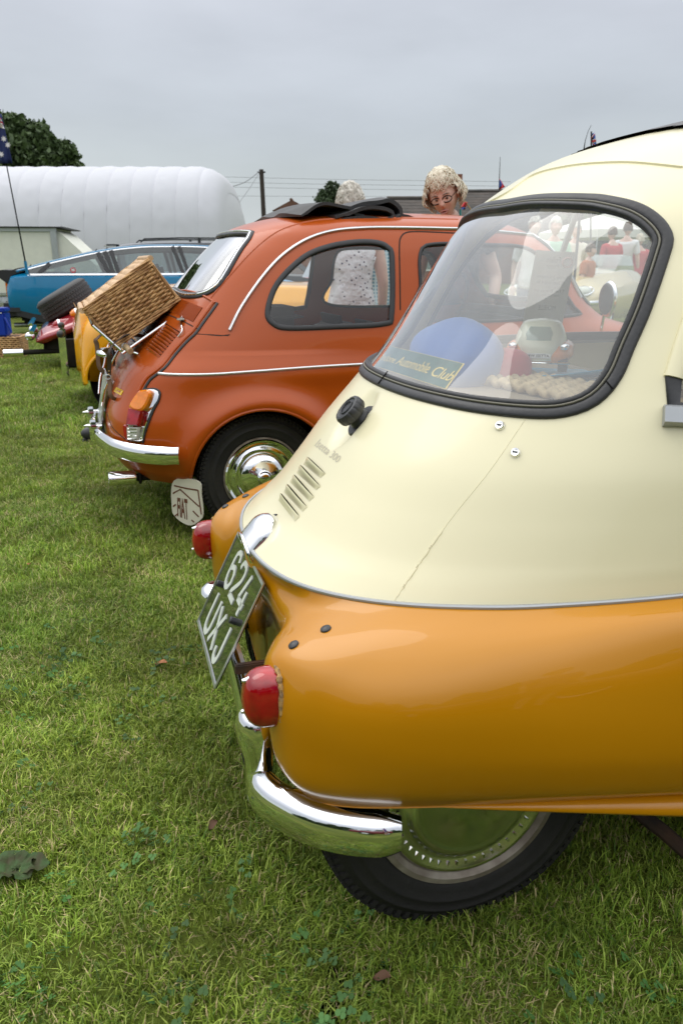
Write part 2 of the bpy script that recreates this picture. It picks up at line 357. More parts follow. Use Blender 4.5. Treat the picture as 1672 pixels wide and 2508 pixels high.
# rear window outline (middle of the rubber), near half from sight lines, far half mirrored
wo = [(888, 903), (947, 934), (1040, 964), (1170, 990), (1313, 1003), (1393, 996), (1453, 969), (1497, 917), (1528, 845), (1568, 753), (1612, 624), (1619, 582), (1592, 545), (1546, 517), (1481, 500), (1430, 494), (1313, 493), (1217, 508), (1160, 526), (1117, 558)]
pts = []
for x, y in cr(wo, 160):
    l, n = IF.hit(x, y)
    if l is not None and l.y <= 0.0: pts.append((l.y, l.z))
pts = [(min(0, a), b) for a, b in pts]
pts[0] = (0, pts[0][1]); pts[-1] = (0, pts[-1][1])
win = cr(pts + [(-a, b) for a, b in pts[::-1][1:-1]], 240, closed=True)
WIN = [tuple(p) for p in win]
inwin = inpoly(fc[:, 1], fc[:, 2], WIN) & (fc[:, 0] < 1.1)
SW = [(0.722, 0.893), (0.742, 0.965), (0.795, 1.07), (0.87, 1.155), (1.00, 1.20), (1.4, 1.215), (1.58, 1.20), (1.67, 1.12), (1.70, 0.98), (1.70, 0.893), (1.2, 0.890), (0.79, 0.891)]
SWs = [tuple(p) for p in cr(SW, 60, closed=True)]
SW = SWs
insw = inpoly(fc[:, 0], fc[:, 2], SW) & (np.abs(fc[:, 1]) > 0.3)
WS = [(-0.40, 0.80), (-0.44, 0.95), (-0.40, 1.14), (-0.2, 1.20), (0.2, 1.20), (0.40, 1.14), (0.44, 0.95), (0.40, 0.80), (0, 0.76)]
inws = inpoly(fc[:, 1], fc[:, 2], WS) & (fc[:, 0] > 1.7)
keep = ~(inwin | insw | inws)
V_, F_ = compact(IV, IFc[keep]); body = mk('upper_body', V_, F_, M['cream'], isetta, label='cream painted upper body'); fixn(body)
V_, F_ = compact(IV - INn.reshape(-1, 3) * 0.004, IFc[inwin]); mk('rear_window', V_, F_, M['iglass'], isetta, label='hazy curved rear window')
for sgn in (-1, 1):
    V_, F_ = compact(IV - INn.reshape(-1, 3) * 0.01, IFc[insw & (np.sign(fc[:, 1]) == sgn)]); mk('side_window', V_, F_, M['wglass'], isetta)
V_, F_ = compact(IV - INn.reshape(-1, 3) * 0.006, IFc[inws]); mk('windscreen', V_, F_, M['wglass'], isetta)
# rubber surround: outer bead, filler strip, inner bead
def rearcast(v, z):
    l, n, i, q = IF.bvh.ray_cast(Vector((-1, v, z)), Vector((1, 0, 0)))
    if n.x > 0 and n.dot(Vector((1, 0, 0))) > 0: n = -n
    return l, n
sp, sn = [], []
for v, z in WIN:
    l, n = rearcast(v, z)
    if l is not None: sp.append(l); sn.append(n)
def smoothN(n, k=3):
    m = len(n); return [sum((n[(i + j) % m] for j in range(-k, k + 1)), Vector()).normalized() for i in range(m)]
sn = smoothN(sn, 4)
def arc(w0, w1, h, base=-0.004, k=8): return [(w0, base)] + [((w0 + w1) / 2 - math.cos(math.pi * i / k) * (w1 - w0) / 2, h * math.sin(math.pi * i / k) ** 0.6) for i in range(k + 1)] + [(w1, base)]
seal = MB().sweep(sp, sn, arc(-0.0155, 0.0015, 0.006), closed=True).build('window_rubber', M['rubber'], isetta, sharp=60)
MB().sweep(sp, sn, arc(0.0042, 0.0135, 0.006), closed=True).build('rubber_inner_bead', M['rubber'], seal, sharp=60)
MB().sweep(sp, sn, arc(0.001, 0.005, 0.0062), closed=True).build('filler_strip', M['filler'], seal, sharp=60)
# check which way the sweep side points (inside must be the glass)
_t = (sp[1] - sp[0]).normalized(); _sd = _t.cross(sn[0]); _c = sum(sp, Vector()) / len(sp)
SEALSGN = 1 if (_c - sp[0]).dot(_sd) > 0 else -1
if SEALSGN < 0:
    for ob in [seal] + list(seal.children):
        bpy.data.objects.remove(ob)
    seal = MB().sweep(sp, sn, [(-a, b) for a, b in arc(-0.0155, 0.0015, 0.006)], closed=True).build('window_rubber', M['rubber'], isetta, sharp=60)
    MB().sweep(sp, sn, [(-a, b) for a, b in arc(0.0042, 0.0135, 0.006)], closed=True).build('rubber_inner_bead', M['rubber'], seal, sharp=60)
    MB().sweep(sp, sn, [(-a, b) for a, b in arc(0.001, 0.005, 0.0062)], closed=True).build('filler_strip', M['filler'], seal, sharp=60)
# joints cut across the rubber
for (xa, ya), (xb, yb) in (((955, 915), (931, 946)), ((1483, 936), (1501, 957))):
    P_, N_ = IF.path([(xa, ya), ((xa + xb) / 2, (ya + yb) / 2), (xb, yb)], 6, off=0.0068)
    if len(P_) > 2: MB().tube(P_, 0.0011, 6).build('rubber_joint', M['black'], seal)
# side window rubber, sill and raised frame
for sgn in (-1, 1):
    P_, N_ = [], []
    for u, z in SW:
        l, n, i, q = IF.bvh.ray_cast(Vector((u, sgn * 2, z)), Vector((0, -sgn, 0)))
        if l is not None: P_.append(l); N_.append(n if n.y * sgn > 0 else -n)
    k0 = [i for i, p in enumerate(P_) if p.z > 0.912]; i0 = next(i for i in range(len(P_)) if P_[i].z > 0.912 and P_[i - 1].z <= 0.912); run = []; i = i0
    while P_[i % len(P_)].z > 0.905 and len(run) < len(P_): run.append(i % len(P_)); i += 1
    N2_ = smoothN(N_, 2); MB().sweep(P_, N2_, arc(-0.010, 0.012, 0.005), closed=True).build('window_rubber', M['rubber'], isetta, sharp=60); MB().sweep([P_[i] for i in run], [N2_[i] for i in run], arc(-0.012, 0.014, 0.009)).build('window_frame', M['cream'], isetta, sharp=60)
    a = [(u, 0.898) for u in np.linspace(0.708, 1.72, 14)]; P2, N2 = [], []
    for u, z in a:
        l, n, i, q = IF.bvh.ray_cast(Vector((u, sgn * 2, z - 0.016)), Vector((0, -sgn, 0)))
        if l is not None: P2.append(l); N2.append(n if n.y * sgn > 0 else -n)
    MB().sweep(P2, N2, [(-0.014, 0), (-0.014, 0.010), (-0.010, 0.017), (0.011, 0.017), (0.014, 0.010), (0.014, 0)]).build('window_sill', M['trimgrey'], isetta, sharp=30)
    P3 = []
    for z in (0.895, 0.95, 1.05, 1.20):
        l, n, i, q = IF.bvh.ray_cast(Vector((1.12, sgn * 2, z)), Vector((0, -sgn, 0))); P3.append(l)
    MB().tube(P3, 0.009, 8, ry=0.6).build('window_divider', M['white'], isetta)

# ---- mustard lower body: control net
def outl(v=None, u=None):
    if v is not None: return 1.5 - 1.292 * (1 - (abs(v) / 0.6) ** 2.6) ** (1 / 2.6)
def tz(z, u): return z + 0.108 * (min(u, 1.3) - 0.2)
def row0(dz, dv):
    vs_ = [0, 0.10, 0.20, 0.28, 0.355, 0.42]; r = [(outl(v) - dv * 0.2, v + dv * (0.3 if v else 0)) for v in vs_]
    for u in (0.55, 0.75, 1.05, 1.5): r.append((u, 0.6 * (1 - ((1.5 - u) / 1.292) ** 2.6) ** (1 / 2.6) + dv))
    r += [(2.0, 0.50 + dv), (2.28, 0.25), (2.33, 0.0)]
    return [(u, v, tz(0.59, u) + dz) for u, v in r]
NET = [
 row0(0.0, 0.0),
 [(0.204, 0, .570), (.220, .10, .570), (.243, .20, .573), (.262, .28, .577), (.283, .350, .582), (.355, .436, .592), (.50, .512, .602), (.76, .582, .634), (1.05, .630, .66), (1.5, .655, .68), (2.05, .53, .62), (2.3, .27, .62), (2.35, 0, .62)],
 [(0.206, 0, .548), (.218, .10, .548), (.230, .20, .550), (.228, .28, .555), (.226, .347, .560), (.288, .437, .562), (.44, .526, .564), (.76, .604, .572), (1.05, .651, .585), (1.5, .675, .59), (2.06, .54, .57), (2.32, .27, .57), (2.37, 0, .57)],
 [(0.212, 0, .515), (.222, .10, .515), (.226, .20, .515), (.198, .278, .525), (.188, .350, .534), (.242, .432, .530), (.39, .529, .518), (.76, .611, .51), (1.05, .656, .51), (1.5, .678, .51), (2.06, .55, .51), (2.33, .27, .51), (2.38, 0, .51)],
 [(0.232, 0, .47), (.238, .10, .47), (.236, .205, .47), (.188, .274, .485), (.177, .352, .49), (.224, .434, .485), (.375, .528, .47), (.76, .612, .45), (1.05, .655, .45), (1.5, .675, .45), (2.06, .55, .45), (2.33, .27, .45), (2.38, 0, .45)],
 [(0.236, 0, .40), (.240, .10, .40), (.240, .21, .41), (.194, .275, .43), (.178, .354, .43), (.222, .432, .425), (.375, .522, .425), (.76, .605, .41), (1.05, .648, .40), (1.5, .67, .40), (2.06, .55, .40), (2.32, .27, .40), (2.37, 0, .40)],
 [(0.236, 0, .31), (.240, .10, .31), (.242, .21, .32), (.206, .279, .358), (.188, .352, .358), (.230, .426, .360), (.385, .506, .375), (.76, .585, .362), (1.05, .625, .35), (1.5, .65, .35), (2.05, .53, .32), (2.3, .26, .30), (2.34, 0, .30)],
 [(0.242, 0, .22), (.246, .10, .22), (.250, .21, .24), (.237, .285, .312), (.219, .348, .308), (.258, .409, .314), (.40, .480, .334), (.76, .555, .333), (1.05, .595, .318), (1.5, .62, .31), (2.03, .5, .26), (2.25, .24, .24), (2.28, 0, .24)],
]
def netsurf(net, sub=14):
    N0 = np.array(net, float); r, c = N0.shape[:2]
    cols = [cr(N0[:, j], (r - 1) * sub + 1) for j in range(c)]; cols = np.array(cols)   # c x nz x 3
    out = []
    for i in range(cols.shape[1]):
        row = cols[:, i]; full = np.vstack([row * [1, -1, 1], (row * [1, 1, 1])[::-1][1:-1]])     # near (v<0) then far
        # Catmull-Rom closed with fixed subdivisions per span
        P = full; n = len(P); o = []
        for k in range(n):
            a, b, cc, d = P[k - 1], P[k], P[(k + 1) % n], P[(k + 2) % n]
            for t in np.linspace(0, 1, sub, endpoint=False):
                o.append(0.5 * ((2 * b) + (-a + cc) * t + (2 * a - 5 * b + 4 * cc - d) * t * t + (-a + 3 * b - 3 * cc + d) * t ** 3))
        out.append(o)
    return np.array(out)
LP = netsurf(NET); LF = grid_faces(*LP.shape[:2])
LPw = LP.copy()
LB = tri_bvh(LP.reshape(-1, 3), LF)
lower = mk('lower_body', LP.reshape(-1, 3), LF, M['mustard'], isetta, label='mustard painted lower body with rear wings'); fixn(lower)
# rolled bottom lip
lip = LP[-1]; nn = len(lip)
upn = []
for i in range(nn):
    t = lip[(i + 1) % nn] - lip[i - 1]; o_ = np.cross([0, 0, 1], t); o_ /= max(1e-9, np.linalg.norm(o_)); c_ = lip[i] - np.array([1.3, 0, lip[i][2]])
    if (o_ @ c_) < 0: o_ = -o_
    upn.append(Vector(o_))
w_ = [0.06 + 0.94 * min(1, max(0, (p[0] - 0.40) / 0.35)) for p in lip]
MB().sweep([Vector(p) for p in lip], upn, [(-0.001, 0), (0.004, 0.010), (0.010, 0.016), (0.020, 0.019), (0.027, 0.015), (0.029, 0.006), (0.024, -0.004), (0.008, -0.006)], closed=True, scale=w_).build('sill_lip', M['mustard'], lower, sharp=70)
# dark underside and inner tub
inner = LP[-1] * [0.97, 0.94, 1] + [0.04, 0, 0.03]
MB().add([Vector(p) for p in inner] + [Vector((1.3, 0, 0.30))], [(i, (i + 1) % nn, nn) for i in range(nn)]).build('floor_pan', M['under'], isetta)
# trim strip between the colours
tr = LP[0]; P_ = [Vector(p) + Vector((0, 0, 0.001)) for p in tr]; nrm = []
for i in range(nn):
    t = tr[(i + 1) % nn] - tr[i - 1]; o_ = np.cross([0, 0, 1], t); o_ /= max(1e-9, np.linalg.norm(o_)); c_ = tr[i] - np.array([1.3, 0, tr[i][2]])
    nrm.append(Vector(o_ if o_ @ c_ > 0 else -o_))
MB().sweep(P_, nrm, [(-0.0035, -0.002), (-0.0035, 0.002), (-0.0015, 0.0035), (0.0015, 0.0035), (0.0035, 0.002), (0.0035, -0.002)], closed=True).build('belt_trim', M['trimgrey'], isetta)

# ---- louvres
Z = lambda x, y: (600 + x / 3.92, 940 + y / 3.92)
for (a, b, c, d) in [((608, 705), (772, 862), (560, 770), (722, 905)), ((537, 780), (726, 985), (496, 855), (682, 1022)), ((477, 873), (664, 1088), (432, 942), (617, 1130)), ((410, 963), (597, 1183), (373, 1040), (552, 1228)), ((350, 1053), (527, 1275), (322, 1118), (480, 1322))]:
    a, b, c, d = Z(*a), Z(*b), Z(*c), Z(*d); ns, nw = 20, 8; V_ = []; Fq = []
    for i in range(ns + 1):
        s_ = i / ns; hs = (max(0, math.sin(math.pi * min(1, max(0, s_)))) ** 0.45)
        for k in range(nw + 1):
            w = k / nw; x = (a[0] * (1 - s_) + b[0] * s_) * w + (c[0] * (1 - s_) + d[0] * s_) * (1 - w); y = (a[1] * (1 - s_) + b[1] * s_) * w + (c[1] * (1 - s_) + d[1] * s_) * (1 - w)
            l, n = IF.hit(x, y); V_.append(l + n * (0.0006 + 0.0105 * hs * (math.sin(w * math.pi / 2) ** 1.3)))
    for i in range(ns):
        for k in range(nw): Fq.append((i * (nw + 1) + k, (i + 1) * (nw + 1) + k, (i + 1) * (nw + 1) + k + 1, i * (nw + 1) + k + 1))
    lv = mk('louvre', V_, Fq, M['cream'], isetta)
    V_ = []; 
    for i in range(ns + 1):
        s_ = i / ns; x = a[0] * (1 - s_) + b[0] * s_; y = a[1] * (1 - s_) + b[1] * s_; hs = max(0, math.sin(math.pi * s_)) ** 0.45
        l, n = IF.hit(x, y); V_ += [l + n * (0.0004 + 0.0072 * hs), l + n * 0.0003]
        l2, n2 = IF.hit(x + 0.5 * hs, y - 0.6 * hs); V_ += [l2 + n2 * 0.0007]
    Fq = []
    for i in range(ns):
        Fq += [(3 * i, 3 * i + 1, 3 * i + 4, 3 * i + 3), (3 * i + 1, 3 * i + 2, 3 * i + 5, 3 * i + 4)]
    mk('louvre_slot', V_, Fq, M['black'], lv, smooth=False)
# ---- filler cap
fl, fn = IF.hit(880, 1026); ax = (fn * 0.9 + Vector((-0.28, 0, 0.22))).normalized()
cap = MB().lathe([(0.0, 0.004), (0.031, 0.004), (0.0335, 0.001), (0.034, -0.010), (0.0, -0.012)][::-1], 32, fl + fn * -0.006, ax)
cap.lathe([(0.020, 0.0), (0.017, 0.007), (0.020, 0.014)], 28, fl, ax)
capo = cap.build('filler_cap', M['rubber'], isetta)
kn = MB(); n_ = 72; prof = [(0.020, 0.011), (0.0265, 0.013), (0.029, 0.017), (0.029, 0.028), (0.0265, 0.033), (0.022, 0.034), (0.0195, 0.032), (0.0, 0.032)]
kn.lathe(prof, n_, fl, ax); V2 = []
u0 = (Vector((0, 0, 1)) - ax * ax.z).normalized(); w0 = ax.cross(u0)
for v in kn.V:
    d = Vector(v) - fl; h = d.dot(ax); r_ = d - ax * h; an = math.atan2(r_.dot(w0), r_.dot(u0)); k = 1 - (0.045 if (abs(math.sin(an * 7)) < 0.32 and r_.length > 0.024) else 0); V2.append(fl + ax * h + r_ * k)
kn.V = V2; knob = kn.build('cap_grip', M['dgrey'], capo)
MB().tube([fl + ax * 0.0335 + (u0 * math.cos(t) + w0 * math.sin(t)) * 0.0135 for t in np.linspace(0, 2 * math.pi, 28, endpoint=False)], 0.0012, 6, closed=True).build('cap_ring', M['dgrey'], capo)
emb = MB().prism([(-0.007, -0.008), (0.007, -0.008), (0.004, -0.001), (0.0015, 0.009), (-0.0015, 0.009), (-0.004, -0.001)], 0.002, fl + ax * 0.0322, w0, u0); emb.build('cap_emblem', M['rubber2'], capo, smooth=False)
# ---- rubber bungs on the wings and screws under the window
for x, y in ((797.8, 1541), (719.3, 1579.7)):
    l, n = IF.hit(x, y, LB)
    for sg in (1, -1):
        ll = Vector((l.x, l.y * sg, l.z)); n2 = Vector((n.x, n.y * sg, n.z)); MB().lathe([(0, 0.0045), (0.005, 0.004), (0.0078, 0.0022), (0.0085, 0.0)], 20, ll, n2).build('wing_bung', M['rubber2'], isetta)
for x, y in ((1224, 1043), (1262, 1109)):
    l, n = IF.hit(x, y); sc_ = MB().lathe([(0.0, 0.003), (0.0035, 0.003), (0.004, 0.004), (0.006, 0.0045), (0.0075, 0.002), (0.008, 0)], 20, l, n).build('body_screw', M['chrome'], isetta)
    MB().box(l + n * 0.0042, (0.007, 0.0015, 0.0012), n.to_track_quat('Z', 'Y').to_matrix()).build('screw_slot', M['black'], sc_)
# ---- body seam (filled and cracked) down the rear quarter
sx = cr([(1285, 1027), (1200, 1150), (1110, 1262), (1045, 1352), (985, 1440), (955, 1488)], 60); P_, N_ = [], []
for i, (x, y) in enumerate(sx):
    l, n = IF.hit(x + random.uniform(-1, 1) * (i > 38), y)
    if l is not None: P_.append(l + n * 0.0001); N_.append(n)
MB().sweep(P_, N_, [(-0.0022, -0.001), (-0.0010, 0.0008), (0.0010, 0.0008), (0.0022, -0.001)], scale=[0.5 if i < 36 else 1.1 + random.uniform(-.5, .7) for i in range(len(P_))]).build('body_seam', M['cream'], isetta)
crk = MB()
for i in range(40, len(P_) - 1, 3):
    if random.random() < 0.55: crk.tube([P_[i] + N_[i] * 0.001, (P_[i] + P_[i + 1]) / 2 + N_[i] * 0.0012 + Vector((0.001, 0, 0)), P_[i + 1] + N_[i] * 0.001], 0.0005, 4)
_c = crk.build('paint_crack', mat('crack_shade', (0.30, 0.26, 0.16), 0.8), isetta); _c['kind'] = 'stuff'
# roof gutter bead and folding roof edge
P_, N_ = IF.path([(1195, 497), (1245, 470), (1310, 427), (1395, 406), (1480, 398), (1560, 398), (1672, 409)], 60)
MB().sweep(P_, smoothN(N_, 0), [(-0.004, -0.0015), (-0.002, 0.0028), (0.002, 0.0028), (0.004, -0.0015)]).build('roof_bead', M['cream'], isetta)
rm = (np.abs(fc[:, 1]) < 0.27) & (fc[:, 0] > 0.93) & (fc[:, 0] < 1.66) & (fc[:, 2] > 1.2)
V_, F_ = compact(IV + INn.reshape(-1, 3) * 0.006, IFc[rm]); mk('folding_roof', V_, F_, mat('roof_vinyl', (0.10, 0.098, 0.10), 0.6, bump=0.2, bscale=200), isetta, label='dark vinyl folding roof')
# faint script badge
Vt, Ft = text_tris('Isetta 300', shear=0.35)
q = [(766, 1118), (838, 1146), (846, 1122), (772, 1076)]; q = [(770, 1092), (828, 1136), (836, 1118), (782, 1072)]
pp = quadmap(Vt, q[0], q[1], q[2], q[3]); V3 = []
for x, y in pp: l, n = IF.hit(x, y); V3.append(l + n * 0.0006)
mk('script_badge', V3, Ft, mat('faded_script', (0.50, 0.46, 0.36), 0.5), isetta, smooth=False)

# ---- number plate
pc = [Vector((0.214, -0.14, 0.564)), Vector((0.122, -0.14, 0.378))]
Xp = Vector((0, -1, 0)); Yp = (pc[0] - pc[1]).normalized(); Zp = Xp.cross(Yp); Op = Vector((pc[1].x, 0.14, pc[1].z)); HW, HH = 0.28, (pc[0] - pc[1]).length
if Zp.x > 0: Zp = -Zp
pm = MB(); Rm = Matrix((Xp, Yp, Zp)).transposed()
pm.box(Op + Xp * HW / 2 + Yp * HH / 2, (HW, HH, 0.003), Rm, 0.001)
pl = pm.build('number_plate', M['plate'], isetta, label='dark plate with silver figures 624 UXJ', sharp=30)
bd = MB()
for (cx_, cy_, wx, wy) in ((HW / 2, 0.003, HW, 0.006), (HW / 2, HH - 0.003, HW, 0.006), (0.002, HH / 2, 0.004, HH - 0.012), (HW - 0.002, HH / 2, 0.004, HH - 0.012)):
    bd.box(Op + Xp * cx_ + Yp * cy_ + Zp * 0.0022, (wx, wy, 0.0022), Rm)
bd.build('plate_border', M['alu'], pl, smooth=False)
def digit(strokes, x0, y0, w, h, t=0.0105):
    """raised figure from round-ended strokes"""
    mb = MB()
    for st in strokes:
        P2 = [Op + Xp * (x0 + a * w) + Yp * (y0 + b * h) + Zp * 0.0022 for a, b in (cr(st, 18) if len(st) > 2 else st)]
        mb.sweep(P2, [Zp] * len(P2), [(-t / 2, -0.001), (-t / 2, 0.0010), (t / 2, 0.0010), (t / 2, -0.001)])
    return mb
G = {'6': [[(0.92, 0.80), (0.80, 0.97), (0.5, 1.0), (0.2, 0.92), (0.08, 0.7), (0.06, 0.4), (0.08, 0.15), (0.35, 0.0), (0.65, 0.0), (0.93, 0.14), (0.95, 0.38), (0.75, 0.54), (0.45, 0.56), (0.10, 0.46)]],
     '2': [[(0.06, 0.78), (0.2, 0.96), (0.5, 1.0), (0.85, 0.94), (0.94, 0.75), (0.82, 0.55), (0.45, 0.32), (0.12, 0.12), (0.06, 0.03)], [(0.02, 0.02), (0.98, 0.02)]],
     '4': [[(0.55, 1.0), (0.02, 0.28)], [(0.0, 0.26), (1.0, 0.26)], [(0.74, 0.62), (0.74, -0.02)]],
     'U': [[(0.04, 1.02), (0.04, 0.6), (0.05, 0.25), (0.2, 0.04), (0.5, 0.0), (0.8, 0.04), (0.95, 0.25), (0.96, 0.6), (0.96, 1.02)]],
     'X': [[(0.0, 1.0), (1.0, 0.0)], [(1.0, 1.0), (0.0, 0.0)]],
     'J': [[(0.9, 1.02), (0.9, 0.6), (0.9, 0.25), (0.75, 0.04), (0.4, 0.0), (0.12, 0.08), (0.04, 0.28)]]}
gw, gh = 0.046, 0.072
for ch, cx_ in (('6', 0.058), ('2', 0.120), ('4', 0.182)): digit(G[ch], cx_, HH - 0.018 - gh, gw, gh).build('plate_figure', M['plate_white'], pl, smooth=False)
for ch, cx_ in (('U', 0.058), ('X', 0.120), ('J', 0.186)): digit(G[ch], cx_, 0.018, gw * (0.85 if ch == 'J' else 1), gh).build('plate_figure', M['plate_white'], pl, smooth=False)
for cx_ in (0.050, 0.225):
    b_ = Op + Xp * cx_ + Yp * (HH / 2 + 0.004) + Zp * 0.001; MB().lathe([(0.0065, 0), (0.0065, 0.011), (0.005, 0.0125), (0, 0.0125)], 16, b_, Zp).build('plate_bolt', M['rubber2'], pl)
MB().box((0.215, -0.155, 0.42), (0.12, 0.012, 0.018), None, 0.002).build('plate_bracket', mat('rusty_bracket', (0.10, 0.045, 0.025), 0.7, col2=(0.03, 0.02, 0.015), vscale=30), isetta)
MB().box((0.215, 0.155, 0.42), (0.12, 0.012, 0.018), None, 0.002).build('plate_bracket', bpy.data.materials['rusty_bracket'], isetta)
# ---- chrome plate lamp on the body above the plate
ll, ln = IF.hit(640, 1330); lc = ll + ln * 0.004
fw = Vector((-0.75, 0, -0.66)); fw = (fw - ln * fw.dot(ln) * 0.0).normalized(); upv = ln.copy(); sdv = Vector((0, 1, 0))
lamp = MB(); ns = 20; rows_ = []
ax0 = (Vector((0.66, 0, 0.75))).normalized(); axd = -ax0    # down the slope
outn = Vector((-0.75, 0, 0.66)).normalized()
lamp_c = Vector((0.240, -0.012, 0.614))
Vl = []
for i in range(13):
    t = i / 12; L_ = -0.034 + 0.066 * t; k_ = math.sqrt(max(0.0, 1 - (1 - min(1, (t + 0.01) / 0.55)) ** 2)); hh = 0.034 * k_; ww = 0.043 * k_
    for k in range(ns + 1):
        an = math.pi * k / ns; Vl.append(lamp_c + axd * L_ + sdv * math.cos(an) * ww + outn * (math.sin(an) ** 0.8 * hh - 0.003) + axd * (0.022 * t * (1 - math.sin(an))))
Fl = [(i * (ns + 1) + k, i * (ns + 1) + k + 1, (i + 1) * (ns + 1) + k + 1, (i + 1) * (ns + 1) + k) for i in range(12) for k in range(ns)]
plo = mk('plate_lamp', Vl, Fl, M['chrome'], isetta, label='chrome lamp housing above the number plate'); fixn(plo)
md = plo.modifiers.new('s', 'SOLIDIFY'); md.thickness = 0.002
rim_ = [Vector(Vl[12 * (ns + 1) + k]) for k in range(ns + 1)]
MB().tube(rim_, 0.0028, 8).build('lamp_rim', M['chrome'], plo)
MB().ell(lamp_c + axd * 0.012 + outn * 0.012, (0.016, 0.016, 0.012)).build('lamp_lens', M['clearlens'], plo)
MB().sweep([Vector(Vl[i * (ns + 1)]) for i in range(13)], [outn] * 13, [(-0.003, 0.000), (-0.003, 0.004), (0.003, 0.004), (0.003, 0.0)]).build('lamp_gasket', M['rubber2'], plo)
# ---- tail lamps
for sg in (-1, 1):
    tb = Vector((0.186, 0.353 * sg, 0.478)); ax = Vector((-1, 0.0, 0.02)).normalized()
    t_ = thing  # alias
    lens = MB(); rows_ = [(1.0, 0.0), (1.0, 0.012), (0.97, 0.024), (0.88, 0.034), (0.72, 0.042), (0.5, 0.0465), (0.25, 0.049), (0.02, 0.050)]
    ns = 40; Vx = []
    for r_, h_ in rows_:
        for k in range(ns):
            an = 2 * math.pi * k / ns; c_, s2 = math.cos(an), math.sin(an); e = 2 / 2.8
            Vx.append(tb + ax * h_ + Vector((0, 1, 0)) * (math.copysign(abs(c_) ** e, c_) * 0.031 * r_) + Vector((0, 0, 1)) * (math.copysign(abs(s2) ** e, s2) * 0.045 * r_ - 0.002 * (1 - r_)))
    Fx = [(i * ns + k, i * ns + (k + 1) % ns, (i + 1) * ns + (k + 1) % ns, (i + 1) * ns + k) for i in range(len(rows_) - 1) for k in range(ns)]
    tl = mk('tail_lamp', Vx, Fx, M['redlens'], isetta, label='domed red tail lamp on the %s wing' % ('near' if sg < 0 else 'far')); fixn(tl)
    gk = [tb + ax * -0.003 + Vector((random.uniform(-.001, .001), math.copysign(abs(math.cos(a)) ** (2 / 2.8), math.cos(a)) * 0.0335, math.copysign(abs(math.sin(a)) ** (2 / 2.8), math.sin(a)) * 0.0475)) for a in np.linspace(0, 2 * math.pi, 48, endpoint=False)]
    MB().tube(gk, [0.0042 + random.uniform(-.001, .0014) for _ in gk], 7, closed=True).build('lamp_gasket', M['gasket'], tl)
    MB().box(tb + Vector((0.035, 0, 0)), (0.07, 0.055, 0.078), None, 0.012).build('lamp_base', M['mustard'], tl)
    for zz in (-0.020, 0.030):
        pt = tb + ax * (0.041 if zz < 0 else 0.038) + Vector((0, 0, zz)); MB().lathe([(0.006, 0), (0.0035, 0.006), (0.0028, 0.010), (0, 0.0105)], 12, pt, ax).build('lens_screw', M['chrome'], tl)
# ---- bumper
bt = cr([(648, 1842), (676, 1885), (705, 1927), (740, 1955), (770, 1972), (827, 1995), (900, 2003), (962, 1996)], 30)
UV = [(0.168, -0.27), (0.182, -0.315), (0.202, -0.348), (0.230, -0.382), (0.266, -0.410), (0.31, -0.432), (0.352, -0.446)]
for sg in (-1, 1):
    path = [Vector((u, -v * -sg if False else abs(v) * sg, 0.270)) for u, v in cr(UV, 28)]
    # profile: curved chrome blade, tall face outward
    out_n = []
    for i, p in enumerate(path):
        t = (path[min(i + 1, 27)] - path[max(i - 1, 0)]).normalized(); o_ = Vector((0, 0, 1)).cross(t); o_ = o_ if o_.dot(p - Vector((1.2, 0, p.z))) > 0 else -o_; out_n.append(o_)
    t0 = (path[5] - path[4]).normalized(); su = 1 if t0.cross(out_n[5]).z > 0 else -1
    prof = [(a * su, b) for a, b in [(0.028, -0.018), (0.039, -0.008), (0.0425, 0.005), (0.038, 0.018), (0.025, 0.027), (0.007, 0.031), (-0.012, 0.028), (-0.029, 0.019), (-0.041, 0.004), (-0.045, -0.010), (-0.041, -0.012), (-0.02, 0.010), (0.0, 0.018), (0.02, 0.012)]]
    scl = [0.72 + 0.28 * min(1, i / 3) if i < 4 else (1.0 if i < 24 else (1 - ((i - 23) / 5) ** 2 * 0.45)) for i in range(28)]
    bp_ = MB().sweep(path, out_n, prof, scale=scl).build('corner_bumper', M['chrome'], isetta, sharp=50)
    for k_ in (2, 23):
        c_ = path[k_] + out_n[k_] * 0.0225; MB().lathe([(0, 0.004), (0.005, 0.0035), (0.008, 0.0018), (0.0085, 0)], 16, c_ - Vector((0, 0, 0.006)), out_n[k_]).build('bumper_bolt', M['alu'], bp_)
    # overrider
    ov = MB(); nsg = 18; rows_ = []
    oc = Vector((0.178, 0.262 * sg, 0))
    for z, w, d in ((0.410, 0.002, 0.003), (0.408, 0.017, 0.018), (0.400, 0.029, 0.030), (0.386, 0.036, 0.037), (0.365, 0.038, 0.038), (0.340, 0.035, 0.034), (0.315, 0.030, 0.029), (0.290, 0.029, 0.028), (0.265, 0.034, 0.029), (0.243, 0.036, 0.028), (0.227, 0.028, 0.022), (0.217, 0.012, 0.010), (0.213, 0.001, 0.001)):
        rows_.append((z, w, d))
    Vx = []
    for z, w, d in rows_:
        lean = -0.004 * math.sin(min(1, max(0, (z - 0.32)) / 0.08) * math.pi / 2) + (0.0)
        for k in range(nsg):
            an = 2 * math.pi * k / nsg; c_, s2 = math.cos(an), math.sin(an)
            Vx.append(oc + Vector((lean + d * -c_ * (1 if c_ > 0 else 0.6), w * s2, z)))
    Fx = [(i * nsg + k, i * nsg + (k + 1) % nsg, (i + 1) * nsg + (k + 1) % nsg, (i + 1) * nsg + k) for i in range(len(rows_) - 1) for k in range(nsg)]
    Vx.append(oc + Vector((0, 0, 0.214)));
    o = mk('overrider', Vx, Fx, M['chrome'], isetta); fixn(o)
bar = [Vector((0.176 + 0.01 * (abs(v) / 0.26) ** 2 * -1, v, 0.362)) for v in np.linspace(-0.26, 0.26, 15)]
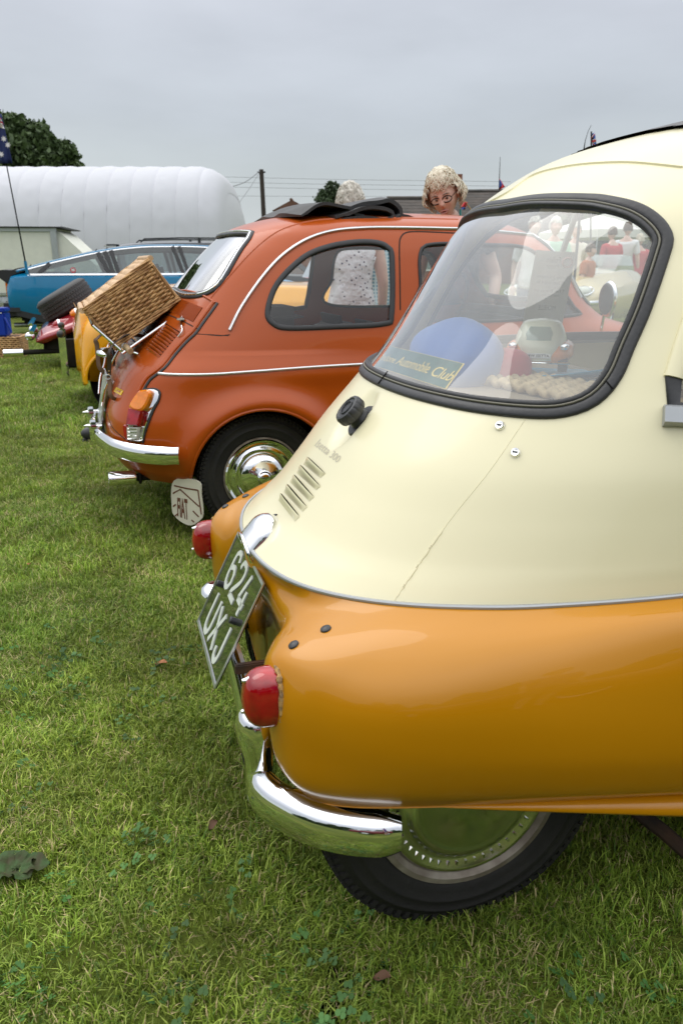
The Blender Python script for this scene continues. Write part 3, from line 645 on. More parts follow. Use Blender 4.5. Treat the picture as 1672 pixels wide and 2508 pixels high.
MB().sweep(bar, [Vector((-1, 0, 0.1))] * len(bar), [(-0.028, -0.004), (-0.030, 0.002), (-0.024, 0.013), (-0.012, 0.019), (0.004, 0.020), (0.018, 0.014), (0.027, 0.002), (0.026, -0.006)]).build('bumper_bar', M['chrome'], isetta)
for sg in (-1, 1): MB().tube([(0.15, 0.24 * sg, 0.30), (0.22, 0.235 * sg, 0.31), (0.34, 0.22 * sg, 0.34)], 0.010, 8).build('bumper_stay', M['under'], isetta)
# ---- wheels
def wheel(parent, c, r, w, side, rimr, capr, mats, tread=True, seg=72, cap=True, lean=0.0):
    """side -1: outer face towards -v"""
    ax = Vector((0, side, lean)).normalized(); c = Vector(c); h = w / 2
    o = thing_part(parent)
    prof = [(rimr - 0.004, h * 0.80), (rimr + 0.006, h * 0.93), (rimr + 0.018, h * 0.99), ((rimr + r) / 2 - 0.012, h * 1.0), ((rimr + r) / 2 - 0.010, h * 1.025), ((rimr + r) / 2 - 0.007, h * 1.025), ((rimr + r) / 2 - 0.005, h * 1.0), (r - 0.034, h * 0.955), (r - 0.032, h * 0.98), (r - 0.029, h * 0.975), (r - 0.028, h * 0.935), (r - 0.016, h * 0.86), (r - 0.006, h * 0.74), (r, h * 0.55), (r + 0.001, 0)]
    full = prof + [(a, -b) for a, b in prof[::-1][1:]] + [(rimr - 0.02, -h * 0.8)]
    mb = MB().lathe(full, seg, c, ax)
    ty = mb.build('tyre', mats[0], parent, sharp=0)
    if tread:
        tb_ = MB(); rgt = (Vector((0, 0, 1)) - ax * ax.z).normalized(); f2 = ax.cross(rgt); nb = 84
        for k in range(nb):
            an = 2 * math.pi * k / nb
            for row in (-0.62, -0.2, 0.2, 0.62):
                a2 = an + (row > 0) * 0.02; rd = rgt * math.cos(a2) + f2 * math.sin(a2); tg = ax.cross(rd)
                rr_ = r + 0.0005 - (0.004 if abs(row) > .5 else 0); cc = c + rd * rr_ + ax * (h * row)
                tb_.box(cc, (0.007, 2 * math.pi * r / nb * 0.72, w * 0.17), Matrix((rd, tg, ax)).transposed())
            for row in (1,):
                rd = rgt * math.cos(an) + f2 * math.sin(an); tg = ax.cross(rd)
                tb_.box(c + rd * (r - 0.016) + ax * (h * 0.83), (0.016, 2 * math.pi * r / nb * 0.5, 0.007), Matrix((rd, tg, ax)).transposed())
        to = tb_.build('tread', mats[0], parent, smooth=False, rec=False); to['kind'] = 'stuff'
    rr = MB().lathe([(rimr + 0.004, h * 0.88), (rimr + 0.002, h * 0.97), (rimr - 0.008, h * 0.99), (rimr - 0.014, h * 0.90), (rimr - 0.024, h * 0.80), (rimr - 0.03, h * 0.62), (rimr * 0.62, h * 0.60), (0.02, h * 0.62)], seg, c, ax)
    ro = rr.build('rim', mats[1], parent)
    return ty, ro
def thing_part(p): return p
WM = {}
wc = Vector((0.488, -0.285, 0.243))
for sg in (-1, 1):
    c = Vector((0.498, 0.312 * sg, 0.246)); wt = bpy.data.objects.new('wheel', None); COL.objects.link(wt); wt.parent = isetta
    wheel(wt, c, 0.248, 0.135, sg, 0.160, 0.12, (M['tyre'], M['rim']), lean=0.0)
    hc = MB(); h = 0.0675
    hc.lathe([(0.140, h * 0.84), (0.141, h * 0.93), (0.137, h * 0.97), (0.133, h * 0.95), (0.120, h * 0.85), (0.114, h * 0.83), (0.108, h * 0.88), (0.104, h * 1.02), (0.098, h * 1.09), (0.090, h * 1.07), (0.084, h * 1.05), (0.05, h * 1.09), (0.02, h * 1.11), (0.0, h * 1.115)], 72, c, Vector((0, sg, 0)))
    hco = hc.build('hubcap', M['hub'], wt, sharp=70)
    ribs = MB()
    for k in range(48):
        an = 2 * math.pi * k / 48; rd = Vector((math.cos(an), 0, math.sin(an))); tg = Vector((0, sg, 0)).cross(rd)
        ribs.box(c + rd * 0.1265 + Vector((0, sg, 0)) * (h * 0.895), (0.010, 0.0035, 0.003), Matrix((rd, tg, Vector((0, sg, 0)))).transposed())
    rb = ribs.build('hubcap_ribs', M['chrome'], wt, smooth=False, rec=False); rb['kind'] = 'stuff'
    fw_ = Vector((1.99, 0.60 * sg, 0.245)); wf = bpy.data.objects.new('wheel', None); COL.objects.link(wf); wf.parent = isetta
    wheel(wf, fw_, 0.243, 0.125, sg, 0.160, 0.12, (M['tyre'], M['rim']), tread=False, seg=40)
# chain case, exhaust, axle arm seen below
MB().box((0.55, 0.0, 0.25), (0.6, 0.34, 0.16), None, 0.02).build('engine_cradle', M['under'], isetta)
a0, a1 = IF.at_v(1555, 1985, -0.30), IF.at_v(1700, 2105, -0.42)
MB().tube([a0, (a0 + a1) / 2 + Vector((0, 0, 0.004)), a1], 0.014, 8).build('suspension_arm', mat('rusty_steel', (0.075, 0.040, 0.022), 0.8, col2=(0.03, 0.022, 0.016), vscale=25), isetta)
# ---- cabin
MB().prism([(0.47, -0.22), (0.58, -0.36), (1.0, -0.46), (1.0, 0.46), (0.58, 0.36), (0.47, 0.22)], 0.02, (0.02, 0, 0.835), (1, 0, 0), (0, 1, 0)).build('rear_shelf', mat('shelf_wood', (0.28, 0.22, 0.15), 0.7), isetta)
MB().box((1.22, 0, 0.50), (0.42, 1.02, 0.16), None, 0.04).build('seat', mat('seat_vinyl', (0.30, 0.27, 0.22), 0.5), isetta)
MB().box((1.02, 0, 0.66), (0.10, 1.0, 0.30), None, 0.04).build('seat_back', bpy.data.materials['seat_vinyl'], isetta)
swm = MB().tube([Vector((1.72, -0.22, 0.93)) + Vector((math.cos(t) * 0.10, math.sin(t) * 0.19, math.cos(t) * 0.16)) for t in np.linspace(0, 2 * math.pi, 36, endpoint=False)], 0.010, 8, closed=True)
swm.tube([(1.72, -0.22, 0.93), (1.95, -0.22, 0.70)], 0.014, 8); swm.tube([(1.72, -0.41, 0.93), (1.73, -0.22, 0.92), (1.72, -0.03, 0.93)], 0.007, 6)
swm.build('steering_wheel', M['white'], isetta)
# =================================================================== small terracotta saloon (second in the row)
FF = Frame(18.5, -0.51848846, 3.68218552)
fiat = thing('small_saloon_car', 'terracotta orange small rounded saloon with folded black sunroof and hamper on its rear rack', 'car', FF.o, FF.a)
FROWS = [(0.22, -0.50, 0.60, 0.85, 2.25, 4.2), (0.28, -0.55, 0.635, 0.85, 2.34, 4.4), (0.36, -0.582, 0.648, 0.85, 2.40, 4.6), (0.46, -0.575, 0.655, 0.85, 2.41, 4.6), (0.56, -0.54, 0.658, 0.85, 2.38, 4.4),
         (0.66, -0.495, 0.658, 0.85, 2.30, 4.2), (0.75, -0.425, 0.648, 0.85, 2.12, 4.0), (0.85, -0.335, 0.628, 0.85, 1.74, 4.0), (0.95, -0.245, 0.603, 0.85, 1.62, 4.0), (1.05, -0.155, 0.577, 0.84, 1.55, 4.0),
         (1.15, -0.065, 0.548, 0.83, 1.46, 3.8), (1.22, 0.005, 0.520, 0.82, 1.37, 3.6), (1.265, 0.085, 0.480, 0.82, 1.28, 3.4), (1.295, 0.18, 0.41, 0.82, 1.19, 3.2), (1.318, 0.32, 0.30, 0.82, 1.10, 3.0), (1.330, 0.52, 0.16, 0.82, 1.0, 2.6), (1.334, 0.78, 0.01, 0.82, 0.86, 2.0)]
FROWS = [(r[0] if r[0] < 1.12 else 1.12 + (r[0] - 1.12) * 0.83, *r[1:]) for r in FROWS]
# even spacing: denser sampling comes from a re-sampled superellipse
def levels_even(rows, nz, nth):
    q0 = np.linspace(0, 2 * math.pi, 4000, endpoint=False); P = levels(q0, rows, nz); o = np.zeros((nz, nth, 3))
    for i in range(nz):
        p = np.vstack([P[i], P[i][:1]]); d = np.r_[0, np.cumsum(np.linalg.norm(np.diff(p, axis=0), axis=1))]; t = np.linspace(0, d[-1], nth, endpoint=False)
        for k in range(3): o[i, :, k] = np.interp(t, d, p[:, k])
    return o
FP = levels_even(FROWS, 190, 860)
def flare(P):
    P = P.copy(); u, v, z = P[..., 0], P[..., 1], P[..., 2]
    for cu in (0.0, 1.84):
        d = np.sqrt((u - cu) ** 2 + (z - 0.25) ** 2); on = np.clip((np.abs(v) - 0.42) / 0.15, 0, 1)
        b = 0.050 * np.exp(-((d - 0.305) / 0.058) ** 2) + 0.012 * np.exp(-((d - 0.40) / 0.12) ** 2)
        P[..., 1] += np.sign(v) * b * on * (z < 0.75)
    # shoulder crease under the belt trim
    on = np.clip((np.abs(v) - 0.45) / 0.12, 0, 1); P[..., 1] += np.sign(v) * on * 0.012 * np.exp(-((z - 0.67) / 0.05) ** 2)
    return P
FP = flare(FP); FN = grid_normals(FP); c_ = FP - np.array([0.9, 0, 0.75]); FN *= np.sign((c_ * FN).sum(2).mean())
FV = FP.reshape(-1, 3); FFc = grid_faces(*FP.shape[:2]); FF.bvh = tri_bvh(FV, FFc); ffc = FV[FFc].mean(1); au = np.abs(ffc[:, 1])
def zz4(x, y): return (540 + x / 2.24, 380 + y / 2.24)
def zz2(x, y): return (180 + x / 4.126, 500 + y / 4.126)
def zf4(x, y): return (200 + x / 5.6, 800 + y / 5.6)
qw_px = [zz4(*p) for p in ((258, 870), (292, 740), (365, 640), (475, 548), (600, 500), (740, 477), (855, 480), (915, 505), (940, 565), (938, 870), (895, 925), (600, 942), (370, 948), (295, 928))]
def uz(pts, n): return [(p.x, p.z) for p in FF.path(pts, n, closed=True)[0]]
QW = uz(qw_px, 120)
DW = [(0.70, 0.86), (0.69, 1.0), (0.70, 1.12), (0.76, 1.155), (1.0, 1.155), (1.22, 1.14), (1.32, 1.05), (1.44, 0.90), (1.42, 0.86)]
DW = [tuple(p) for p in cr(DW, 80, closed=True)]
RW = [(0, 0.965), (-0.30, 0.955), (-0.40, 0.962), (-0.435, 0.99), (-0.425, 1.05), (-0.385, 1.14), (-0.355, 1.185), (-0.30, 1.20), (0, 1.205)]
RW = [tuple(p) for p in cr(RW + [(-a, b) for a, b in RW[::-1][1:-1]], 120, closed=True)]
WSF = [(0, 0.90), (-0.42, 0.90), (-0.47, 0.95), (-0.43, 1.15), (-0.38, 1.20), (0, 1.215)]
WSF = [tuple(p) for p in cr(WSF + [(-a, b) for a, b in WSF[::-1][1:-1]], 120, closed=True)]
side = au > 0.40
mq = inpoly(ffc[:, 0], ffc[:, 2], QW) & side & (ffc[:, 0] < 0.75); md_ = inpoly(ffc[:, 0], ffc[:, 2], DW) & side & (ffc[:, 0] > 0.5)
mr_ = inpoly(ffc[:, 1], ffc[:, 2], RW) & (ffc[:, 0] < 0.25) & ~(mq); mw = inpoly(ffc[:, 1], ffc[:, 2], WSF) & (ffc[:, 0] > 1.2) & ~md_
AR = 0.285
def inarch(cu): return (((ffc[:, 0] - cu) ** 2 + (ffc[:, 2] - 0.25) ** 2) < AR ** 2) & (au > 0.42)
keep = ~(mq | md_ | mr_ | mw | inarch(0) | inarch(1.84))
V_, F_ = compact(FV, FFc[keep]); fb = mk('body_shell', V_, F_, M['rust_orange'], fiat); fixn(fb)
for m_, nm in ((mq, 'quarter_window'), (md_, 'door_window'), (mr_, 'rear_window'), (mw, 'windscreen')):
    for sg in ((-1, 1) if nm in ('quarter_window', 'door_window') else (0,)):
        mm = m_ & ((np.sign(ffc[:, 1]) == sg) if sg else True); V_, F_ = compact(FV - FN.reshape(-1, 3) * 0.006, FFc[mm]); mk(nm, V_, F_, M['rglass'] if nm == 'rear_window' else M['wglass'], fiat)
def side_path(poly, sg, closed=True):
    P_, N_ = [], []
    for u, z in poly:
        l, n, i, q = FF.bvh.ray_cast(Vector((u, sg * 2, z)), Vector((0, -sg, 0)))
        if l is not None: P_.append(l); N_.append(n if n.y * sg > 0 else -n)
    return P_, smoothN(N_, 2) if closed else N_
for sg in (-1, 1):
    for poly, w, mm in ((QW, 0.011, M['rubber']), (DW, 0.007, M['rubber'])):
        P_, N_ = side_path(poly, sg); MB().sweep(P_, N_, arc(-w, w, 0.007), closed=True).build('window_rubber', mm, fiat, sharp=60)
# rear window rubber with chrome insert
for d0, poly in ((-1, RW), (3.5, WSF)):
    P_, N_ = [], []; dr = Vector((1, 0, 0)) if d0 < 0 else Vector((-1, 0, 0))
    for v, z in poly:
        l, n, i, q = FF.bvh.ray_cast(Vector((d0, v, z)), dr)
        if l is not None: P_.append(l); N_.append(-n if n.dot(dr) > 0 else n)
    rb = MB().sweep(P_, smoothN(N_, 3), arc(-0.016, 0.016, 0.008), closed=True).build('window_rubber', M['rubber'], fiat, sharp=60)
    MB().tube([p + n * 0.008 for p, n in zip(P_, smoothN(N_, 3))], 0.004, 8, closed=True).build('chrome_insert', M['chrome'], rb)
# drip rail and belt trim (near side from the sight lines, far side mirrored)
dr_px = [zz4(*p) for p in ((52, 962), (120, 830), (240, 660), (350, 545), (480, 462), (620, 418), (800, 402), (1000, 402), (1310, 408))]
P_, N_ = FF.path(dr_px, 90)
ext = [(u, z) for u, z in zip(np.linspace(P_[-1].x + 0.03, 1.30, 10), np.linspace(P_[-1].z, P_[-1].z - 0.02, 10))] + [(1.38, 1.16), (1.45, 1.06), (1.52, 0.93)]
sv = [(p.x, p.z) for p in P_] + ext
for sg in (-1, 1):
    p2, n2 = side_path(sv, sg, False); p2 = [Vector(a) for a in cr(p2, 150)]; n2 = [n2[min(len(n2) - 1, int(i * len(n2) / 150))] for i in range(150)]; n2 = [sum(n2[max(0, i - 5):i + 6], Vector()).normalized() for i in range(150)]
    MB().sweep([p + n * 0.001 for p, n in zip(p2, n2)], n2, [(-0.006, -0.001), (-0.006, 0.006), (-0.002, 0.009), (0.003, 0.009), (0.006, 0.004), (0.006, -0.001)]).build('drip_rail', M['alu'], fiat, label='bright drip rail')
P_, N_ = FF.path([(389, 915), (430, 918), (520, 917), (640, 909), (760, 900), (890, 892)], 50)
sv = [(p.x, p.z) for p in P_] + [(u, P_[-1].z + 0.004) for u in np.linspace(P_[-1].x + 0.05, 2.0, 12)]
for sg in (-1, 1):
    p2, n2 = side_path(sv, sg, False); MB().sweep(p2, n2, [(-0.0055, 0), (-0.0045, 0.005), (0, 0.007), (0.0045, 0.005), (0.0055, 0)]).build('belt_trim', M['alu'], fiat)
# gutter step above the drip rail, panel seams
P_, N_ = FF.path([zz4(*p) for p in ((-60, 790), (60, 650), (180, 520), (300, 425), (420, 378), (540, 355), (680, 347), (850, 343), (1000, 345), (1300, 352))], 80)
MB().sweep(P_, N_, [(-0.008, -0.002), (-0.002, 0.003), (0.002, 0.003), (0.008, -0.002)]).build('roof_gutter', M['rust_orange'], fiat)
seamM = mat('panel_gap', (0.035, 0.012, 0.006), 0.8)
def seam(pts, w=0.0022, h=0.0006, m=None, nm='panel_seam', n=40):
    P_, N_ = FF.path(pts, n)
    if len(P_) < 3: return None
    return MB().sweep(P_, N_, [(-w, -0.0004), (-w, h), (w, h), (w, -0.0004)]).build(nm, m or seamM, fiat, smooth=False)
seam([zz4(*p) for p in ((985, 850), (982, 640), (980, 500), (988, 450), (1020, 424), (1100, 420), (1290, 428))], 0.003)
seam([zz4(*p) for p in ((-70, 985), (0, 990), (52, 985))], 0.002)
seam([zz2(*p) for p in ((1250, 1312), (1400, 1320), (1568, 1330))], 0.0015)
bk = [(533, 742), (522, 758), (500, 788), (480, 816), (459, 836), (432, 866), (409, 896), (389, 914), (370, 929), (357, 948), (350, 962)]
P_, N_ = FF.path(bk, 60); MB().sweep(P_, N_, arc(-0.0065, 0.0065, 0.005)).build('lid_rubber_seal', M['rubber'], fiat)
P_, N_ = FF.path([(x - 9, y - 5) for x, y in bk], 60); MB().sweep(P_, N_, arc(-0.008, 0.008, 0.006)).build('lid_edge', M['rust_orange'], fiat)
P_, N_ = FF.path([(441, 712), (460, 713), (485, 719), (505, 728), (527, 742)], 30); MB().sweep(P_, N_, arc(-0.005, 0.005, 0.006)).build('scuttle_bead', M['rust_orange'], fiat)
seam([(400, 767), (420, 774), (447, 786), (470, 798), (485, 806)], 0.0025)
seam([(262, 1010), (275, 1045), (300, 1070), (316, 1080)], 0.002)
# engine lid louvres
def lerp(a, b, t): return (a[0] + (b[0] - a[0]) * t, a[1] + (b[1] - a[1]) * t)
for i in range(9):
    t = i / 8; a = zz2(*lerp((925, 1213), (742, 1428), t)); b = zz2(*lerp((1072, 1303), (884, 1532), t)); V_ = []; ns = 14
    wx, wy = (-5.6, 5.6)
    for k in range(ns + 1):
        s_ = k / ns; x, y = lerp(a, b, s_); hs = max(0, math.sin(math.pi * s_)) ** 0.5
        for w in range(6):
            ww = w / 5; l, n = FF.hit(x + wx * (1 - ww) , y + wy * (1 - ww)); V_.append(l + n * (0.0006 + 0.0095 * hs * math.sin(ww * math.pi / 2)))
    F_ = [(k * 6 + w, (k + 1) * 6 + w, (k + 1) * 6 + w + 1, k * 6 + w + 1) for k in range(ns) for w in range(5)]
    lv = mk('lid_louvre', V_, F_, M['rust_orange'], fiat)
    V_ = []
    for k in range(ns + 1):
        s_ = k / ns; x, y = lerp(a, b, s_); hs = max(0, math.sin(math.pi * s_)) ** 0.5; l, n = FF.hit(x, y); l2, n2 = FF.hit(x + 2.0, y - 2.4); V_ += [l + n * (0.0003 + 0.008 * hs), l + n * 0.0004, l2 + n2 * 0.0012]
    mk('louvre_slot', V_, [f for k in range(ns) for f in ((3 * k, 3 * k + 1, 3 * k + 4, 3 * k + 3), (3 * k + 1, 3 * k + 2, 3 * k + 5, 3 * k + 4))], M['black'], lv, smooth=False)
for i in range(22):
    t = i / 21; a = zz2(*lerp((1090, 958), (1300, 1045), t)); b = zz2(*lerp((965, 1078), (1205, 1188), t)); P_, N_ = FF.path([a, lerp(a, b, .5), b], 8)
    MB().sweep(P_, N_, [(-0.0022, -0.001), (-0.0014, 0.0035), (0.0008, 0.004), (0.0022, -0.001)]).build('air_fin', M['rust_orange'], fiat)
    P_, N_ = FF.path([(a[0] + 1.2, a[1]), (b[0] + 1.2, b[1])], 6)
    MB().sweep(P_, N_, [(-0.0012, -0.0004), (-0.0012, 0.0006), (0.0012, 0.0006), (0.0012, -0.0004)]).build('air_slot', seamM, fiat, smooth=False)
# tail lamp cluster (near), mirrored for the far side
def patch(pts, h, m, nm, inset=0.22, par=None, mirror=True, base=0.0005):
    q = cr(pts, 36, closed=True) if len(pts) > 4 else np.array([lerp(pts[i], pts[(i + 1) % 4], t) for i in range(4) for t in np.linspace(0, 1, 8, endpoint=False)])
    L0 = [FF.hit(x, y) for x, y in q]; L0 = [(l, n) for l, n in L0 if l is not None]; c = sum((l for l, n in L0), Vector()) / len(L0); nn = sum((n for l, n in L0), Vector()).normalized(); k = len(L0); out_ = []
    for sg in ((1, -1) if mirror else (1,)):
        f = lambda p: Vector((p.x, p.y * sg, p.z)); V_ = [f(l + nn * base) for l, n in L0] + [f(l + nn * h * 0.75) for l, n in L0] + [f(l + (c - l) * inset * 0.5 + nn * h) for l, n in L0] + [f(c + nn * h * 1.03)]
        F_ = [(i, (i + 1) % k, k + (i + 1) % k, k + i) for i in range(k)] + [(k + i, k + (i + 1) % k, 2 * k + (i + 1) % k, 2 * k + i) for i in range(k)] + [(2 * k + i, 2 * k + (i + 1) % k, 3 * k) for i in range(k)]
        o = mk(nm, V_, F_, m, par or fiat); fixn(o); autosmooth(o, 30); out_.append(o)
    return out_
tls = patch([zf4(*p) for p in ((815, 905), (870, 868), (1000, 862), (1068, 900), (1055, 1005), (985, 1140), (925, 1290), (872, 1430), (838, 1588), (760, 1590), (655, 1555), (655, 1400), (690, 1130), (745, 1010))], 0.008, M['chrome'], 'tail_lamp', 0.15)
for par_, sgn_ in zip(tls, (1, -1)):
    def pp1(pts, h, m, nm, ins):
        o = patch(pts, h, m, nm, ins, par_, mirror=(sgn_ < 0), base=0.002)
        if sgn_ < 0: bpy.data.objects.remove(o[0])
    pp1([zf4(*p) for p in ((805, 925), (870, 885), (1003, 905), (880, 1158), (700, 1112))], 0.026, M['amber'], 'amber_lens', 0.35)
    pp1([zf4(*p) for p in ((697, 1120), (880, 1164), (820, 1368), (662, 1360))], 0.026, M['redlens'], 'red_lens', 0.22)
    pp1([zf4(*p) for p in ((662, 1372), (820, 1374), (800, 1555), (668, 1548))], 0.020, M['clearlens'], 'clear_lens', 0.2)
    for k in range(4):
        y = 1395 + k * 44; P_, N_ = FF.path([zf4(690, y), zf4(805, y)], 4); P_ = [Vector((p.x, p.y * sgn_, p.z)) + Vector((n.x, n.y * sgn_, n.z)) * 0.0212 for p, n in zip(P_, N_)]
        MB().tube(P_, 0.0015, 5).build('lens_rib', M['chrome'], par_)
rub = [zf4(*p) for p in ((870, 862), (1010, 855), (1080, 900), (1065, 1010), (995, 1145), (935, 1295), (884, 1435), (848, 1595))]
P_, N_ = FF.path(rub, 30); MB().tube([p + n * 0.003 for p, n in zip(P_, N_)], 0.004, 8).build('lamp_rubber', M['rubber'], tls[0])
patch([zf4(*p) for p in ((600, 1355), (640, 1362), (662, 1545), (640, 1548), (612, 1470))], 0.012, M['redlens'], 'side_reflector', 0.2)
patch([zf4(*p) for p in ((485, 830), (580, 880), (545, 945), (445, 890))], 0.002, mat('yellow_sticker', (0.80, 0.50, 0.02), 0.4), 'yellow_sticker', 0.02, mirror=False)
# bumper, overriders
bpth = [(0, -0.632), (0.2, -0.618), (0.4, -0.578), (0.5, -0.536), (0.58, -0.478), (0.64, -0.405), (0.664, -0.335)]
bq = [(-a, b) for a, b in bpth[::-1]] + bpth[1:]
path = [Vector((b, a, 0.372)) for a, b in cr(bq, 60)]; nrm = []
for i in range(60):
    t = (path[min(i + 1, 59)] - path[max(i - 1, 0)]).normalized(); o_ = Vector((0, 0, 1)).cross(t); nrm.append(o_ if o_.dot(path[i] - Vector((1, 0, 0.372))) > 0 else -o_)
MB().sweep(path, nrm, [(-0.034, -0.010), (-0.036, 0.000), (-0.026, 0.011), (-0.008, 0.016), (0.012, 0.016), (0.028, 0.009), (0.036, -0.003), (0.033, -0.012), (0.0, 0.004)], scale=[1 if 2 <= i <= 57 else 0.93 for i in range(60)]).build('rear_bumper', M['chrome'], fiat, sharp=50)
for sg in (-1, 1):
    oc = Vector((-0.612, 0.17 * sg, 0)); ov = MB().lathe([(0.001, 0.044), (0.006, 0.036), (0.012, 0.018), (0.015, 0.0), (0.015, -0.03)], 20, oc + Vector((-0.015, 0, 0.415)), (-1, 0, 0.05), sx=0.8)
    ov.sweep([oc + Vector((-0.018, 0, z)) for z in (0.335, 0.36, 0.39, 0.42, 0.44)], [Vector((-1, 0, 0))] * 5, [(-0.018, -0.01), (-0.016, 0.012), (0, 0.02), (0.016, 0.012), (0.018, -0.01)], scale=[0.6, 0.95, 1, 1, 0.7])
    ov.build('overrider', M['chrome'], fiat, rec=True)
    MB().lathe([(0, 0.006), (0.008, 0.004), (0.011, 0)], 14, Vector((-0.615, 0.27 * sg, 0.36)), (-1, 0, 0)).build('bumper_bolt', M['alu'], fiat)
# twin exhaust, mud flaps, wheel wells, wheels
ex = MB().lathe([(0.012, -0.01), (0.028, -0.01), (0.030, 0.0), (0.030, 0.098), (0.027, 0.098), (0.0262, 0.004)], 24, Vector((-0.497, -0.40, 0.233)), (-1, 0, 0.02)).build('exhaust_tip', M['chrome'], fiat)
MB().tube([(-0.50, -0.40, 0.233), (-0.42, -0.40, 0.232), (-0.2, -0.36, 0.22), (0.1, -0.2, 0.24)], 0.016, 12).build('exhaust_pipe', M['under'], fiat)
MB().tube([Vector((-0.47, -0.40 + 0.024 * math.cos(t), 0.233 + 0.024 * math.sin(t))) for t in np.linspace(0, 2 * math.pi, 20, endpoint=False)], 0.006, 6, closed=True).build('exhaust_clamp', M['under'], fiat)
flapM = mat('mudflap_cream', (0.66, 0.63, 0.52), 0.6, var=0.05); flapD = mat('mudflap_print', (0.14, 0.05, 0.025), 0.6)
mfpx = [(426, 1177), (486, 1179), (497, 1262), (485, 1278), (467, 1287), (447, 1280), (428, 1264), (421, 1244)]
fe0 = FF.at_v(426, 1177, -0.55); fe1 = FF.at_v(486, 1179, -0.63); fd = Vector((fe1.x - fe0.x, fe1.y - fe0.y, 0)).normalized(); mfn = fd.cross(Vector((0, 0, 1))).normalized()
if mfn.y > 0: mfn = -mfn
mfc = cr(mfpx[:2] + [(493, 1215)] + mfpx[2:], 40, closed=True)
fo = None
for sg in (-1, 1):
    q = [FF.plane_hit(x, y, fe0, mfn) for x, y in mfc]; nq = len(q); tx = lambda p: Vector((p.x, p.y * -sg, p.z))
    fo = MB().add([tx(p) for p in q] + [tx(p - mfn * 0.006) for p in q], [tuple(range(nq)), tuple(range(nq, 2 * nq))[::-1]] + [(i, (i + 1) % nq, nq + (i + 1) % nq, nq + i) for i in range(nq)]).build('mud_flap', flapM, fiat, smooth=False, label='cream mud flap lettered FIAT' if sg < 0 else None)
    if sg < 0:
        zf3 = lambda x, y: (200 + x / 2.613, 900 + y / 2.613)
        onf = lambda x, y: FF.plane_hit(*zf3(x, y), fe0 + mfn * 0.001, mfn)
        Vt, Ft = text_tris('FIAT', bold=0.03); pp = quadmap(Vt, (614, 952, 0), (686, 978, 0), (676, 842, 0), (612, 832, 0)); mk('flap_lettering', [onf(a, b) for a, b, c in pp], Ft, flapD, fo, smooth=False)
        for ln in ([(592, 756), (660, 772), (745, 786)], [(584, 806), (630, 780), (752, 890)], [(586, 890), (603, 876)], [(598, 950), (618, 936)], [(712, 918), (750, 956)], [(703, 976), (720, 990)], [(745, 786), (752, 840), (766, 940)]):
            MB().sweep([onf(a, b) for a, b in ln], [mfn] * len(ln), [(-0.0028, -0.0005), (-0.0028, 0.0006), (0.0028, 0.0006), (0.0028, -0.0005)]).build('flap_line', flapD, fo, smooth=False)
for cu in (0.0, 1.84):
    for sg in (-1, 1):
        an = np.linspace(-0.12, math.pi + 0.12, 44) if cu else np.linspace(-0.10, math.pi + 0.06, 44); P_ = []
        for a in an:
            l, n, i, q = FF.bvh.ray_cast(Vector((cu + (AR + 0.003) * math.cos(a), 2 * sg, 0.25 + (AR + 0.003) * math.sin(a))), Vector((0, -sg, 0)))
            if l is not None: P_.append(l + Vector((0, -sg * 0.003, 0)))
        MB().tube(P_, 0.0075, 8).build('arch_lip', M['rust_orange'], fiat)
        well = MB().add([Vector((p.x, p.y, p.z)) for p in P_] + [Vector((cu + (p.x - cu) * 1.05, sg * 0.40, p.z + 0.01)) for p in P_], [(i, i + 1, len(P_) + i + 1, len(P_) + i) for i in range(len(P_) - 1)] + [tuple(range(len(P_), 2 * len(P_)))]).build('wheel_well', M['under'], fiat)
        wt = bpy.data.objects.new('wheel', None); COL.objects.link(wt); wt.parent = fiat
        wheel(wt, (cu, 0.565 * sg, 0.253), 0.255, 0.132, sg, 0.158, 0.1, (M['tyre'], M['rim']), tread=(cu == 0 and sg < 0), seg=64)
        h = 0.068
        hc = MB().lathe([(0.152, h * 0.86), (0.155, h * 0.98), (0.150, h * 1.06), (0.143, h * 1.02), (0.136, h * 0.90), (0.126, h * 0.82), (0.120, h * 0.90), (0.114, h * 1.0), (0.104, h * 0.95), (0.096, h * 0.86), (0.092, h * 0.98), (0.088, h * 1.08), (0.06, h * 1.2), (0.032, h * 1.32), (0.027, h * 1.36), (0.025, h * 1.50), (0.018, h * 1.56), (0, h * 1.57)], 64, Vector((cu, 0.565 * sg, 0.253)), (0, sg, 0)).build('hubcap', M['chrome'], wt, sharp=50)
MB().box((0.9, 0, 0.26), (2.7, 0.84, 0.05), None, 0.01).build('underbody', M['under'], fiat)
# registration plate, plate lamp
MB().box((-0.580, 0.0, 0.505), (0.006, 0.285, 0.235), Matrix.Rotation(R(-12), 3, 'Y').inverted(), 0.001).build('number_plate', M['alu'], fiat, label='silver backed number plate seen edge on')
MB().ell((-0.545, 0.0, 0.705), (0.045, 0.085, 0.022), 20, 12).build('lid_handle_lamp', M['chrome'], fiat)
MB().tube([Vector((-0.52, 0.09 * math.cos(t), 0.70 + 0.05 * math.sin(t))) for t in np.linspace(0, 2 * math.pi, 24, endpoint=False)], 0.006, 6, closed=True).build('handle_gasket', M['rubber'], fiat)
